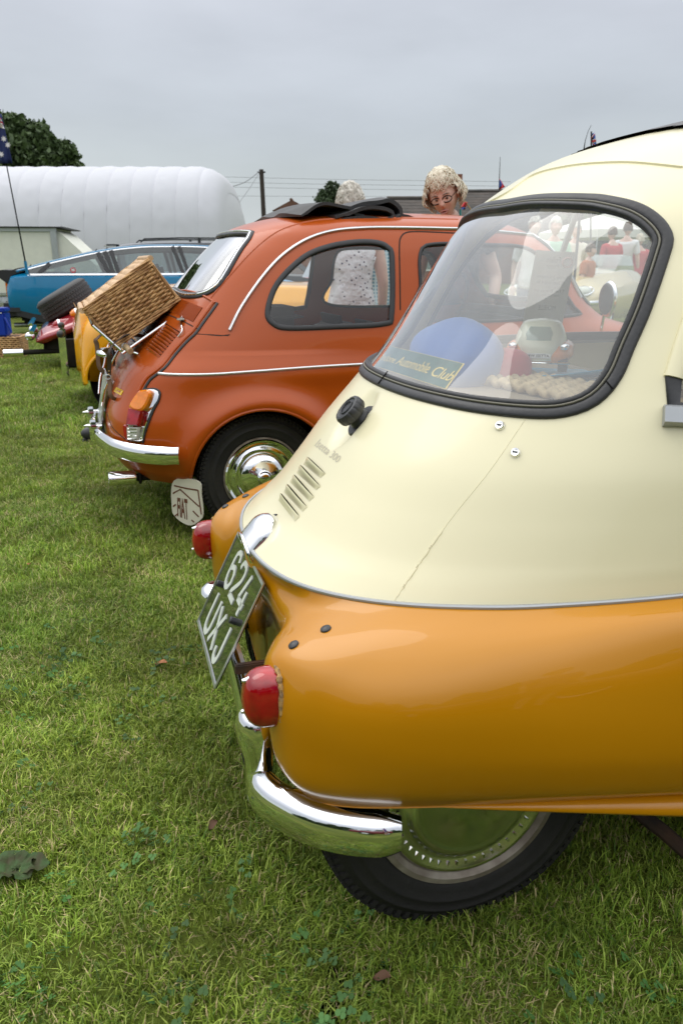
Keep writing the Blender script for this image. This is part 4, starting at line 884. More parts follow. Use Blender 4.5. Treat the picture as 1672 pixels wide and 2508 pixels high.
# luggage rack
tubeM = M['chrome']
def rk(pts, r, nm='rack_tube', m=None): return MB().tube([Vector(p) for p in (cr(pts, 14) if len(pts) > 2 else pts)], r, 8).build(nm, m or tubeM, fiat)
dB, dR = Vector((-0.52, 0, 0.765)), Vector((-0.255, 0, 0.935)); dd = (dR - dB); off = Vector((0.03, 0, -0.03))
for v in (-0.31, 0.31): rk([dB + off + dd * -0.02 + Vector((0, v, 0)), dR + off + dd * 0.05 + Vector((0, v, 0))], 0.007)
for i in range(6): t = i / 5; rk([dB + off + dd * t + Vector((0, -0.31, 0)), dB + off + dd * t + Vector((0, 0.31, 0))], 0.005)
rk([dB + off + Vector((0, -0.31, 0)), (-0.600, -0.31, 0.845)], 0.006); rk([dB + off + Vector((0, 0.31, 0)), (-0.600, 0.31, 0.845)], 0.006); rk([(-0.600, -0.31, 0.845), (-0.600, 0.31, 0.845)], 0.006)
for v in (-0.28, 0.28):
    rk([(-0.455, v, 0.735), (-0.41, v * 1.05, 0.715), (-0.372, v * 1.10, 0.690), (-0.356, v * 1.12, 0.672)], 0.005, 'rack_foot'); rk([(-0.50, v, 0.75), (-0.535, v * 0.9, 0.69), (-0.55, v * 0.85, 0.63), (-0.575, v * 0.8, 0.57), (-0.590, v * 0.6, 0.50)], 0.004, 'rack_stay')
p1, _n = FF.hit(447, 786); rk([dR + off + Vector((0, -0.31, 0)), p1 + _n * 0.012], 0.005, 'rack_foot'); rk([p1 + _n * 0.012 + Vector((0, 0.02, 0)), FF.hit(450, 812)[0] + _n * 0.01, FF.hit(438, 826)[0] + _n * 0.004], 0.0025, 'rack_strut')
MB().box(p1 + _n * 0.012, (0.03, 0.02, 0.008), None, 0.002).build('rack_clip', M['alu'], fiat)
# canvas roof folded back
fab = mat('folded_roof_fabric', (0.022, 0.022, 0.024), 0.55, bump=0.25, bscale=180, var=0.2, sheen=0.1)
fold = MB()
def foldprof(c, t, n=60):
    """thick sheet along a curve in u,z"""
    q = cr(c, n); o1, o2 = [], []
    for i in range(n):
        d = q[min(i + 1, n - 1)] - q[max(i - 1, 0)]; d /= np.linalg.norm(d); nn = np.array([-d[1], d[0]]); o1.append(q[i] + nn * t); o2.append(q[i] - nn * t)
    return o1 + o2[::-1]
for c, t, va, vb in (([(0.20, 1.287), (0.28, 1.322), (0.36, 1.333), (0.44, 1.318), (0.47, 1.290), (0.52, 1.282)], 0.006, -0.415, 0.415),
                     ([(0.36, 1.283), (0.42, 1.298), (0.52, 1.318), (0.60, 1.322), (0.64, 1.300), (0.60, 1.276), (0.50, 1.283), (0.40, 1.272), (0.39, 1.262), (0.50, 1.262), (0.62, 1.268), (0.68, 1.290)], 0.007, -0.43, 0.43),
                     ([(0.44, 1.315), (0.52, 1.335), (0.60, 1.352), (0.64, 1.352), (0.69, 1.318), (0.70, 1.290), (0.74, 1.285), (0.82, 1.270)], 0.008, -0.40, 0.40)):
    pr = foldprof(c, t); V_ = []; nv = 24; k = len(pr)
    for j in range(nv + 1):
        v = va + (vb - va) * j / nv; e = 1 - 0.10 * abs(2 * j / nv - 1) ** 6
        for a, b in pr: V_.append((0.55 + (a - 0.55) * e + 0.004 * math.sin(v * 23 + a * 20), v, b - 0.022 + 0.05 * (0.16 - v * v) + 0.005 * math.sin(v * 17 + a * 30) * (1 if b > 1.29 else 0)))
    F_ = [(j * k + i, j * k + (i + 1) % k, (j + 1) * k + (i + 1) % k, (j + 1) * k + i) for j in range(nv) for i in range(k)]
    F_ += [(i, i + 1, k - 2 - i, k - 1 - i) for i in range(k // 2 - 1)] + [(nv * k + i, nv * k + k - 1 - i, nv * k + k - 2 - i, nv * k + i + 1) for i in range(k // 2 - 1)]
    fold.add(V_, F_)
fold.build('folded_sunroof', fab, fiat, sharp=50, label='black canvas sunroof folded back in a bundle')
MB().box((0.52, -0.40, 1.248), (0.06, 0.05, 0.02), None, 0.005).build('roof_bracket', M['dgrey'], fiat)
# cabin: seats, wheel, dark door cards
dark = mat('cabin_dark', (0.035, 0.030, 0.028), 0.7)
for v in (-0.27, 0.27):
    MB().box((0.80, v, 0.46), (0.46, 0.44, 0.16), None, 0.05).build('seat', dark, fiat); MB().box((0.62, v, 0.66), (0.11, 0.42, 0.36), Matrix.Rotation(R(-14), 3, 'Y'), 0.05).build('seat_back', dark, fiat)
MB().box((0.22, 0, 0.48), (0.4, 0.95, 0.14), None, 0.05).build('rear_bench', dark, fiat); MB().box((0.02, 0, 0.72), (0.10, 0.95, 0.32), Matrix.Rotation(R(-20), 3, 'Y'), 0.04).build('rear_backrest', dark, fiat)
MB().box((0.16, -0.2, 0.86), (0.22, 0.30, 0.09), None, 0.04).build('parcel_bag', dark, fiat)
MB().box((1.44, 0, 0.80), (0.12, 0.98, 0.14), None, 0.04).build('dashboard', dark, fiat)
MB().tube([Vector((1.22, 0.27, 0.86)) + Vector((math.sin(t) * 0.08, math.cos(t) * 0.19, math.sin(t) * 0.17)) for t in np.linspace(0, 2 * math.pi, 32, endpoint=False)], 0.010, 8, closed=True).build('steering_wheel', M['black'], fiat)
# door mirror (seen through the bubble car), headlamps, front bumper
mm_ = MB().ell((1.50, -0.735, 0.935), (0.018, 0.055, 0.075), 24, 14).build('door_mirror', M['chrome'], fiat); MB().ell((1.486, -0.735, 0.935), (0.012, 0.047, 0.066), 24, 12).build('mirror_glass', M['dgrey'], mm_)
MB().tube([(1.50, -0.72, 0.90), (1.52, -0.68, 0.82), (1.56, -0.62, 0.76)], 0.007, 8).build('mirror_arm', M['chrome'], mm_)
for sg in (-1, 1): MB().lathe([(0.085, -0.05), (0.088, 0.0), (0.078, 0.012), (0.0, 0.030)], 28, (2.27, 0.44 * sg, 0.62), (1, 0, 0.12)).build('headlamp', M['chrome'], fiat)

# ================= hamper, straps, stick
HY = 0.50
hA, hT, hR, hB = Vector((-0.632, -0.30, 0.908)), Vector((-0.363, -0.30, 1.099)), Vector((-0.250, -0.30, 0.941)), Vector((-0.521, -0.30, 0.770))
wick = mat('willow', (0.64, 0.39, 0.17), 0.5, col2=(0.34, 0.17, 0.065), vscale=30, bump=0.3, bscale=300); wick2 = mat('willow_lid', (0.72, 0.50, 0.30), 0.5, col2=(0.48, 0.30, 0.16), vscale=26, bump=0.3, bscale=300)
hl, hh_ = (hT - hA).length, (hR - hT).length; eL = (hT - hA).normalized(); eD = (hB - hA); eD = (eD - eL * eD.dot(eL)).normalized(); eY = Vector((0, 1, 0))
hamper = thing('wicker_hamper', 'brown wicker picnic hamper strapped at a slant on the rear luggage rack', 'hamper', FF.M @ hA, FF.a)
def H(a, y, d, o=0): return eL * a + eY * y + eD * d   # local to hamper: a along slope, y across, d down into the box
MB().add([H(a, y, d) for a in (0.010, hl - 0.010) for y in (0.010, HY - 0.010) for d in (0.022, hh_ - 0.008)], [(0, 1, 3, 2), (4, 6, 7, 5), (0, 4, 5, 1), (2, 3, 7, 6), (0, 2, 6, 4), (1, 5, 7, 3)]).build('basket_core', mat('hamper_dark', (0.03, 0.016, 0.008), 0.9), hamper, smooth=False)
def weave(O, X, Y, Nn, LX, LY, nst, nrow, nm, m, r=0.0026, amp=0.0042):
    """stakes along Y, weavers along X going over and under"""
    mb = MB()
    for k in range(nst + 1):
        x = LX * k / nst
        for dx in (-0.0022, 0.0022): mb.tube([O + X * (x + dx) + Y * (LY * t) for t in (0, 0.5, 1)], 0.0022, 5)
    st = mb.build(nm + '_stakes', m, hamper, sharp=0, rec=False); st['kind'] = 'stuff'
    mb = MB(); n = nst * 4
    for j in range(nrow):
        y = LY * (j + 0.5) / nrow; ph = math.pi * (j % 2); pts = []
        for i in range(n + 1):
            x = LX * i / n; pts.append(O + X * x + Y * (y + random.uniform(-.0006, .0006)) + Nn * (amp * math.cos(x / LX * nst * math.pi + ph) + 0.001))
        rr = r * random.uniform(0.85, 1.2); mb.tube(pts, rr, 5)
    w = mb.build(nm + '_weave', m, hamper, sharp=0, rec=False); w['kind'] = 'stuff'
# near end face (stakes run down the box, weavers along the slope) plus the three other sides
weave(H(0.012, 0.004, 0.030), eL, eD, -eY, hl - 0.024, hh_ - 0.042, 9, 19, 'near_end', wick, 0.0047, 0.0060)
weave(H(0.012, HY - 0.004, 0.030), eL, eD, eY, hl - 0.024, hh_ - 0.042, 10, 14, 'far_end', wick)
weave(H(0.004, 0.012, 0.030), eY, eD, -eL, HY - 0.024, hh_ - 0.042, 16, 20, 'low_side', wick)
weave(H(hl - 0.004, 0.012, 0.030), eY, eD, eL, HY - 0.024, hh_ - 0.042, 16, 20, 'high_side', wick)
weave(H(0.012, 0.012, 0.008), eL, eY, -eD, hl - 0.024, HY - 0.024, 8, 34, 'lid', wick2, 0.0046, 0.0055)
rimm = MB()
def rope(a, b, r=0.0055, tw=26):
    d = (b - a); L_ = d.length; u = d.normalized(); s1 = Vector((0, 0, 1)); s1 = (s1 - u * s1.dot(u)).normalized(); s2 = u.cross(s1)
    for ph in (0, 2.1, 4.2):
        rimm.tube([a + d * t + (s1 * math.cos(ph + t * L_ * tw) + s2 * math.sin(ph + t * L_ * tw)) * r * 0.62 for t in np.linspace(0, 1, max(6, int(L_ * 70)))], r * 0.6, 6)
for d_, r_ in ((0.004, 0.0062), (0.017, 0.005), (0.027, 0.0048), (hh_ - 0.010, 0.006), (hh_, 0.0062)):
    cs = [H(0, 0, d_), H(hl, 0, d_), H(hl, HY, d_), H(0, HY, d_)]
    for i in range(4): rope(cs[i], cs[(i + 1) % 4], r_)
for a in (0.003, hl - 0.003):
    for y in (0.003, HY - 0.003): rope(H(a, y, 0.02), H(a, y, hh_), 0.0055)
o = rimm.build('rim_twists', wick, hamper, sharp=0, rec=False); o['kind'] = 'stuff'
for a in (-0.006, hl + 0.006): MB().tube([H(a, y, 0.004) for y in np.linspace(0.0, HY, 8)], 0.012, 10).build('lid_bar', wick2, hamper)
MB().tube([H(-0.01, 0.02, 0), H(-0.016, 0.02, -0.018), H(-0.012, 0.03, -0.036)], 0.0015, 5).build('loose_withy', wick, hamper)
for a in (0.10, 0.23): MB().tube([H(a + 0.006 * math.cos(t), 0.006, 0.012) + eD * (0.012 * math.sin(t)) - eY * 0.008 for t in np.linspace(0, 2 * math.pi, 12, endpoint=False)], 0.002, 5, closed=True).build('lid_loop', wick, hamper)

lea = mat('dark_leather', (0.045, 0.026, 0.020), 0.4, bump=0.15, bscale=150, var=0.25); tan = mat('worn_leather', (0.20, 0.115, 0.075), 0.65, bump=0.2, bscale=150, var=0.2)
def ribbon(pts3, w, m, nm, par, wd=Vector((0, 1, 0)), n=40):
    q = [Vector(p) for p in cr(pts3, n)]; nr = []
    for i in range(n):
        t = (q[min(i + 1, n - 1)] - q[max(i - 1, 0)]).normalized(); nr.append(t.cross(wd).normalized())
    return MB().sweep(q, nr, [(-w / 2, -0.0015), (-w / 2, 0.0015), (w / 2, 0.0015), (w / 2, -0.0015)]).build(nm, m, par, sharp=30)
def fv(x, y, v): return FF.at_v(x, y, v)
s1 = thing('leather_strap', 'dark brown leather strap looping over the wooden stick end below the hamper', 'strap', FF.o, FF.a)
wdn = Vector((0.55, -0.60, 0.57)).normalized()
ribbon([fv(*zf4(860, 130), -0.26), fv(*zf4(740, 118), -0.28), fv(*zf4(600, 125), -0.31), fv(*zf4(500, 190), -0.33), fv(*zf4(420, 270), -0.34), fv(*zf4(378, 370), -0.34), fv(*zf4(385, 480), -0.33), fv(*zf4(380, 580), -0.32), fv(*zf4(375, 700), -0.31)], 0.019, lea, 'strap_band', s1, wdn, 50)
ribbon([fv(*zf4(378, 690), -0.312), fv(*zf4(385, 790), -0.31), fv(*zf4(390, 880), -0.31), fv(*zf4(400, 940), -0.31), fv(*zf4(440, 985), -0.305), fv(*zf4(520, 1000), -0.30)], 0.021, tan, 'strap_tail', s1, wdn, 30)
bc = fv(*zf4(360, 690), -0.315); MB().tube([bc + Vector((0.013 * math.cos(t), 0.013 * math.cos(t) * -0.3, 0.009 * math.sin(t))) for t in np.linspace(0, 2 * math.pi, 14, endpoint=False)], 0.002, 6, closed=True).build('buckle', M['alu'], s1)
for yy in (610, 655): MB().ell(fv(*zf4(378, yy), -0.322), (0.003, 0.003, 0.003), 8, 6).build('rivet', mat('brass', (0.6, 0.4, 0.15), 0.3, 1.0), s1)
s2 = thing('leather_strap', 'thin worn leather strap hanging loose at the far side of the rack', 'strap', FF.o, FF.a)
ribbon([fv(*zf4(270, 110), 0.05), fv(*zf4(228, 150), 0.05), fv(*zf4(195, 190), 0.05), fv(*zf4(212, 250), 0.05), fv(*zf4(222, 350), 0.05), fv(*zf4(230, 450), 0.05), fv(*zf4(245, 545), 0.05), fv(*zf4(290, 610), 0.05), fv(*zf4(340, 650), 0.05)], 0.022, tan, 'strap_band', s2, Vector((0.75, -0.55, 0.4)).normalized(), 50)
st = thing('wooden_stick', 'pale wooden stick with sawn end lying under the hamper', 'stick', FF.o, FF.a)
w0_, w1_ = fv(*zf4(590, 262), -0.30), fv(*zf4(672, 338), -0.36); dw = (w1_ - w0_).normalized()
MB().lathe([(0, -0.02), (0.0125, -0.018), (0.0125, (w1_ - w0_).length), (0.0118, (w1_ - w0_).length + 0.002), (0.0, (w1_ - w0_).length + 0.002)], 20, w0_, dw).build('shaft', mat('pale_wood', (0.42, 0.30, 0.17), 0.6, var=0.2, vscale=50, bump=0.2, bscale=200), st)
MB().lathe([(0.0, -0.04), (0.0145, -0.04), (0.0145, 0.010), (0.0135, 0.012)], 20, w0_, dw).build('ferrule', M['alu'], st)
# =================================================================== people
def skin_mesh(V, E, Rr, root=0, sub=2):
    bm = bmesh.new(); lay = bm.verts.layers.skin.verify(); vs = [bm.verts.new(v) for v in V]
    for i, v in enumerate(vs):
        r = Rr[i]; v[lay].radius = (r, r) if not hasattr(r, '__len__') else r; v[lay].use_root = (i == root)
    for a, b in E: bm.edges.new((vs[a], vs[b]))
    me = bpy.data.meshes.new('sk'); bm.to_mesh(me); bm.free(); o = bpy.data.objects.new('sk', me); COL.objects.link(o)
    m = o.modifiers.new('s', 'SKIN'); m.use_smooth_shade = True; s2 = o.modifiers.new('d', 'SUBSURF'); s2.levels = sub; s2.render_levels = sub
    dg = bpy.context.evaluated_depsgraph_get(); dg.update(); ev = o.evaluated_get(dg); mm = ev.to_mesh()
    Vv = [v.co.copy() for v in mm.vertices]; Ff = [tuple(p.vertices) for p in mm.polygons]; ev.to_mesh_clear(); bpy.data.objects.remove(o); return Vv, Ff
def head_mesh(mb, c, Rm, s=1.0, detail=True):
    """head about 0.23 tall; local +y is the face, z up; c = centre"""
    n1, n2 = 44, 34; V_ = []; F_ = []
    for i in range(n2 + 1):
        th_ = math.pi * i / n2
        for k in range(n1):
            ph = 2 * math.pi * k / n1; x = math.sin(th_) * math.cos(ph); y = math.sin(th_) * math.sin(ph); z = math.cos(th_)
            X = 0.075 * x; Y = 0.095 * y; Zz = 0.118 * z
            if z < 0: X *= 1 - 0.22 * z * z; X *= (1 - 0.10 * max(0, -z)) ; Y = Y * (1 - 0.12 * max(0, -z)) + 0.008 * (-z)
            if y > 0:
                g = lambda cx, cz, sx, sz: math.exp(-((X - cx) / sx) ** 2 - ((Zz - cz) / sz) ** 2) * min(1, y * 1.6)
                Y += 0.024 * g(0, -0.022, 0.012, 0.015) + 0.010 * g(0, 0.004, 0.008, 0.020)          # nose
                Y -= 0.010 * (g(0.030, 0.010, 0.015, 0.011) + g(-0.030, 0.010, 0.015, 0.011))       # eye sockets
                Y += 0.005 * (g(0.030, 0.030, 0.022, 0.008) + g(-0.030, 0.030, 0.022, 0.008))       # brow
                Y += 0.006 * (g(0.040, -0.025, 0.018, 0.018) + g(-0.040, -0.025, 0.018, 0.018))     # cheeks
                Y += 0.006 * (g(0, -0.053, 0.020, 0.005) + g(0, -0.066, 0.018, 0.006)) - 0.006 * g(0, -0.0595, 0.022, 0.0032)
                Y += 0.009 * g(0, -0.098, 0.022, 0.016)
            V_.append(Vector((X, Y, Zz)) * s)
    for i in range(n2):
        for k in range(n1): k2 = (k + 1) % n1; F_.append((i * n1 + k, (i + 1) * n1 + k, (i + 1) * n1 + k2, i * n1 + k2))
    mb.add([c + Rm @ v for v in V_], F_)
    for sg in (-1, 1): mb.ell(c + Rm @ (Vector((0.077 * sg, -0.004, -0.005)) * s), (0.010 * s, 0.020 * s, 0.032 * s), 10, 8, Rm)
def hand_mesh(mb, w, d, side, s=1.0, curl=0.5):
    """relaxed hand: palm and five bent fingers"""
    d = d.normalized(); a = Vector((0, 0, 1)) if abs(d.z) < 0.8 else Vector((0, 1, 0)); x = d.cross(a).normalized(); n = x.cross(d).normalized()
    Rm = Matrix((x, n, d)).transposed(); mb.ell(w + d * 0.045 * s, (0.040 * s, 0.015 * s, 0.052 * s), 12, 8, Rm)
    for i, (o, L_) in enumerate(((-0.028, 0.065), (-0.010, 0.078), (0.009, 0.074), (0.027, 0.058))):
        b = w + d * 0.085 * s + x * o * s; p = [b, b + (d * 0.45 - n * 0.1 * curl) * L_ * s, b + (d * 0.75 - n * 0.45 * curl) * L_ * s, b + (d * 0.90 - n * 0.95 * curl) * L_ * s]; mb.tube(cr(p, 7), [0.0085 * s, 0.0085 * s, 0.008 * s, 0.008 * s, 0.0075 * s, 0.007 * s, 0.005 * s], 8)
    b = w + d * 0.02 * s + x * -0.034 * s * side; mb.tube(cr([b, b + (d * 0.03 - x * 0.018 * side - n * 0.008) * s, b + (d * 0.058 - x * 0.020 * side - n * 0.02) * s], 6), [0.011 * s, 0.011 * s, 0.010 * s, 0.009 * s, 0.008 * s, 0.006 * s], 8)
def hair_mesh(mb, c, Rm, s=1.0, vol=1.18, low=-0.3, face=0.35, curl=0.010, seed=0, n1=64, n2=44, bob=0.0):
    V_ = []; F_ = []
    for i in range(n2 + 1):
        th_ = math.pi * i / n2
        for k in range(n1):
            ph = 2 * math.pi * k / n1; x = math.sin(th_) * math.cos(ph); y = math.sin(th_) * math.sin(ph); z = math.cos(th_)
            p = Vector((0.078 * x, 0.098 * y, 0.120 * z)); q = p * vol + Vector((0, -0.008, 0.008))
            if bob: q.x *= 1 + bob * max(0, 0.7 - abs(z + 0.2)); q.y *= 1 + bob * 0.7 * max(0, 0.7 - abs(z + 0.2)) * (1 if y < 0.3 else 0)
            nn = noise.noise(Vector((x * 3.1 + seed, y * 3.1, z * 3.1))) * 0.014 + noise.noise(Vector((x * 8 + seed, y * 8 + z * 2, z * 5))) * curl
            q += Vector((x, y, z)) * nn
            V_.append(q * s)
    for i in range(n2):
        for k in range(n1):
            k2 = (k + 1) % n1; a = V_[i * n1 + k]; ph = 2 * math.pi * (k + .5) / n1; th_ = math.pi * (i + .5) / n2; y = math.sin(th_) * math.sin(ph); z = math.cos(th_)
            fr = face + 0.12 * noise.noise(Vector((ph * 2.3 + seed, 0, 0)))
            if z < low + 0.08 * noise.noise(Vector((ph * 3 + seed, 1, 0))): continue
            if y > 0.42 and z < fr: continue
            F_.append((i * n1 + k, (i + 1) * n1 + k, (i + 1) * n1 + k2, i * n1 + k2))
    mb.add([c + Rm @ v for v in V_], F_)
def hair_mat(name, c1, c2):
    return mat(name, c1, 0.55, col2=c2, vscale=60, detail=6, bump=0.6, bscale=220, stretch=(1, 1, 0.35), sheen=0.2)
def person(name, label, loc, face_deg, height, top, bottom, hair, sleeve=0.3, lean=0.0, nod=0.0, turn=0.0, roll=0.0, hs=1.0, arms=None, legs_bare=False, group=None, hairkw=None, topcol_mat=None, short=False, big=False, tank=False):
    """upright figure; local +y forward"""
    h = height / 1.70; root = thing(name, label, 'person', loc, R(face_deg), group)
    B = {}
    def P(*a): return Vector(a) * h
    hip = P(0, 0, 0.92); bend = lambda p: (Matrix.Rotation(-lean, 3, 'X') @ (p - hip)) + hip
    spine = [hip, bend(P(0, 0, 1.06)), bend(P(0, 0.0, 1.22)), bend(P(0, -0.005, 1.36)), bend(P(0, 0.0, 1.46)), bend(P(0, 0.015, 1.53))]
    V_ = list(spine); rad = [(0.155 * h, 0.115 * h), (0.135 * h, 0.10 * h), (0.15 * h, 0.115 * h), (0.145 * h, 0.105 * h), (0.062 * h, 0.06 * h), (0.055 * h, 0.055 * h)]; E = [(0, 1), (1, 2), (2, 3), (3, 4), (4, 5)]
    arms = arms or {}
    wrists = {}
    for sg in (-1, 1):
        sh = bend(P(0.175 * sg, 0, 1.375)); pose = arms.get(sg, ((0.235, 0.0, 1.10), (0.25, 0.08, 0.85)))
        el_, wr = P(pose[0][0] * sg, pose[0][1], pose[0][2]), P(pose[1][0] * sg, pose[1][1], pose[1][2])
        if not arms.get(sg): el_, wr = bend(el_) * 1, bend(wr) * 1
        i = len(V_); V_ += [sh, (sh + el_) / 2, el_, (el_ + wr) / 2, wr]; rad += [0.058 * h, 0.052 * h, 0.042 * h, 0.038 * h, 0.027 * h]; E += [(3, i), (i, i + 1), (i + 1, i + 2), (i + 2, i + 3), (i + 3, i + 4)]; wrists[sg] = (wr, (wr - el_))
        hj, kn, an = P(0.09 * sg, 0, 0.86), P(0.10 * sg, 0.02, 0.48), P(0.10 * sg, -0.02, 0.09); toe = P(0.12 * sg, 0.14, 0.035)
        i = len(V_); V_ += [hj, (hj + kn) / 2, kn, (kn + an) / 2 + P(0, -0.01, 0.05), an, toe]; rad += [0.095 * h, 0.082 * h, 0.056 * h, 0.052 * h, 0.038 * h, 0.030 * h]; E += [(0, i), (i, i + 1), (i + 1, i + 2), (i + 2, i + 3), (i + 3, i + 4), (i + 4, i + 5)]
    Vv, Ff = skin_mesh(V_, E, rad)
    Hr = Matrix.Rotation(-lean - nod, 3, 'X') @ Matrix.Rotation(turn, 3, 'Z') if False else Matrix.Rotation(turn, 3, 'Z') @ Matrix.Rotation(roll, 3, 'Y') @ Matrix.Rotation(-lean - nod, 3, 'X')
    hc = spine[5] + Hr @ (Vector((0, 0.02, 0.098 * (1 + (hs - 1) * 0.5))) * h)
    mb = MB(); mb.add(Vv, Ff); head_mesh(mb, hc, Hr, h * 0.98 * hs)
    for sg in (-1, 1): hand_mesh(mb, wrists[sg][0], wrists[sg][1], sg, h)
    body = mb.build('body', M['skin'], root, sharp=0)
    # clothes: shells lifted from the body surface
    Vn = [None] * len(Vv); me = body.data
    nrm = [v.normal.copy() for v in me.vertices][:len(Vv)]
    inv = lambda p: (Matrix.Rotation(lean, 3, 'X') @ (p - hip)) + hip
    def shell(cond, t, m, nm, wob=0.006):
        use = [f for f in Ff if all(cond(inv(Vv[i]) / h, Vv[i] / h) for i in f)]
        if not use: return None
        ids = sorted({i for f in use for i in f}); mp = {i: k for k, i in enumerate(ids)}
        o = mk(nm, [Vv[i] + nrm[i] * (t + wob * noise.noise(Vv[i] * 9)) for i in ids], [tuple(mp[i] for i in f) for f in use], m, root); fixn(o)
        sm = o.modifiers.new('s', 'SOLIDIFY'); sm.thickness = 0.006; sm.offset = -1; return o
    def ctop(a, w):
        if abs(w.x) > 0.185 or (abs(a.x) > 0.165 and a.z < 1.30): 
            return (a.z > 1.38 - sleeve or (abs(w.x) < 0.24 and w.z > 1.36 - sleeve)) and a.z < 1.46 and not tank
        if tank and abs(a.x) > 0.150 and a.z > 1.25: return False
        return 0.80 < a.z < (1.40 if tank else 1.44)
    shell(ctop, 0.016, top, 'top'); shell(lambda a, w: w.z < (0.90) and w.z > (0.50 if short else 0.10) and abs(w.x) < 0.22, 0.012, bottom, 'shorts' if short else 'trousers')
    shell(lambda a, w: w.z < 0.10 and abs(w.x) < 0.25, 0.008, M['dgrey'], 'shoes')
    hm = MB(); hair_mesh(hm, hc, Hr, h * 0.98 * hs, **(hairkw or {})); hm.build('hair', hair, root, sharp=0)
    return root, hc, Hr, h * hs
white_hair = hair_mat('silver_hair', (0.72, 0.69, 0.62), (0.48, 0.45, 0.38)); blonde = hair_mat('blonde_hair', (0.84, 0.78, 0.64), (0.60, 0.52, 0.38)); brown = hair_mat('brown_hair', (0.16, 0.10, 0.06), (0.08, 0.05, 0.03))
# polka dot cloth
def dots(name, base, dot, scale=34, r=0.22):
    m = mat(name, base, 0.8); nt = m.node_tree; tc = nt.nodes.new('ShaderNodeTexCoord'); vo = nt.nodes.new('ShaderNodeTexVoronoi'); vo.inputs['Scale'].default_value = scale; vo.inputs['Randomness'].default_value = 0.35
    mp = nt.nodes.new('ShaderNodeMapping'); mp.inputs['Scale'].default_value = (1, 0.02, 1); mp.inputs['Rotation'].default_value = (0, R(30), 0); nt.links.new(tc.outputs['Object'], mp.inputs[0])
    lt = nt.nodes.new('ShaderNodeMath'); lt.operation = 'LESS_THAN'; lt.inputs[1].default_value = r; nt.links.new(mp.outputs[0], vo.inputs['Vector']); nt.links.new(vo.outputs['Distance'], lt.inputs[0])
    mx = nt.nodes.new('ShaderNodeMix'); mx.data_type = 'RGBA'; mx.inputs['A'].default_value = (*base, 1); mx.inputs['B'].default_value = (*dot, 1); nt.links.new(lt.outputs[0], mx.inputs['Factor']); nt.links.new(mx.outputs['Result'], nt.nodes['Principled BSDF'].inputs['Base Color'])
    nb = nt.nodes.new('ShaderNodeTexNoise'); nb.inputs['Scale'].default_value = 9; nb.inputs['Detail'].default_value = 3; nt.links.new(tc.outputs['Object'], nb.inputs['Vector']); bb = nt.nodes.new('ShaderNodeBump'); bb.inputs['Strength'].default_value = 0.8; bb.inputs['Distance'].default_value = 0.05; nt.links.new(nb.outputs[0], bb.inputs['Height']); nt.links.new(bb.outputs[0], nt.nodes['Principled BSDF'].inputs['Normal']); return m
def check(name, a, b, sc=40):
    m = mat(name, a, 0.8); nt = m.node_tree; tc = nt.nodes.new('ShaderNodeTexCoord'); sp_ = nt.nodes.new('ShaderNodeSeparateXYZ'); nt.links.new(tc.outputs['Object'], sp_.inputs[0]); s_ = []
    for ax in (0, 2):
        f = nt.nodes.new('ShaderNodeMath'); f.operation = 'MULTIPLY'; f.inputs[1].default_value = sc; nt.links.new(sp_.outputs[ax], f.inputs[0]); g = nt.nodes.new('ShaderNodeMath'); g.operation = 'FRACT'; nt.links.new(f.outputs[0], g.inputs[0]); l = nt.nodes.new('ShaderNodeMath'); l.operation = 'LESS_THAN'; l.inputs[1].default_value = 0.38; nt.links.new(g.outputs[0], l.inputs[0]); s_.append(l)
    ad = nt.nodes.new('ShaderNodeMath'); ad.operation = 'MAXIMUM'; nt.links.new(s_[0].outputs[0], ad.inputs[0]); nt.links.new(s_[1].outputs[0], ad.inputs[1])
    mx = nt.nodes.new('ShaderNodeMix'); mx.data_type = 'RGBA'; mx.inputs['A'].default_value = (*a, 1); mx.inputs['B'].default_value = (*b, 1); nt.links.new(ad.outputs[0], mx.inputs['Factor']); nt.links.new(mx.outputs['Result'], nt.nodes['Principled BSDF'].inputs['Base Color']); return m
def wxy(px, py, Y):
    """place on the ground plan seen in direction px at distance Y"""
    d = wray(px, py); return Vector((d.x / d.y * Y, Y, CAMZ + d.z / d.y * Y))
dotm = dots('dotted_cloth', (0.78, 0.78, 0.82), (0.03, 0.03, 0.08)); denim = mat('denim', (0.06, 0.09, 0.16), 0.8); khaki = mat('khaki', (0.38, 0.31, 0.21), 0.8)
darkdot = dots('dark_speckled_cloth', (0.02, 0.022, 0.03), (0.35, 0.4, 0.42), 60, 0.12)
# woman with glasses leaning in, looking down to the left
pA = wxy(1120, 640, 4.95)
def ident(*a): return a
rA, hcA, HrA, hA_ = person('person', 'woman with curly blonde bob and dark glasses leaning and looking down', (pA.x + 0.02, 4.95, 0), 152, 1.582, darkdot, denim, blonde, lean=R(24), hs=1.10, nod=R(2), turn=R(8), roll=R(12), sleeve=0.12,
    arms={-1: ((0.27, 0.10, 1.08), (0.30, 0.24, 0.92)), 1: ((0.26, 0.08, 1.08), (0.24, 0.24, 0.95))}, hairkw=dict(vol=1.16, low=-0.40, face=0.56, curl=0.008, seed=3, bob=0.46))
g = MB(); fx = lambda x, y, z: hcA + HrA @ (Vector((x, y, z)) * hA_ * 0.98)
for sg in (-1, 1): g.tube([fx(0.031 * sg + 0.026 * math.cos(t) * (1), 0.094 + 0.003 * math.cos(t), 0.004 + 0.017 * math.sin(t) * (1 if abs(math.cos(t)) < 1 else 1)) for t in np.linspace(0, 2 * math.pi, 20, endpoint=False)], 0.0027, 6, closed=True); g.tube([fx(0.057 * sg, 0.094, 0.010), fx(0.077 * sg, 0.04, 0.012), fx(0.080 * sg, -0.01, 0.006)], 0.0016, 6)
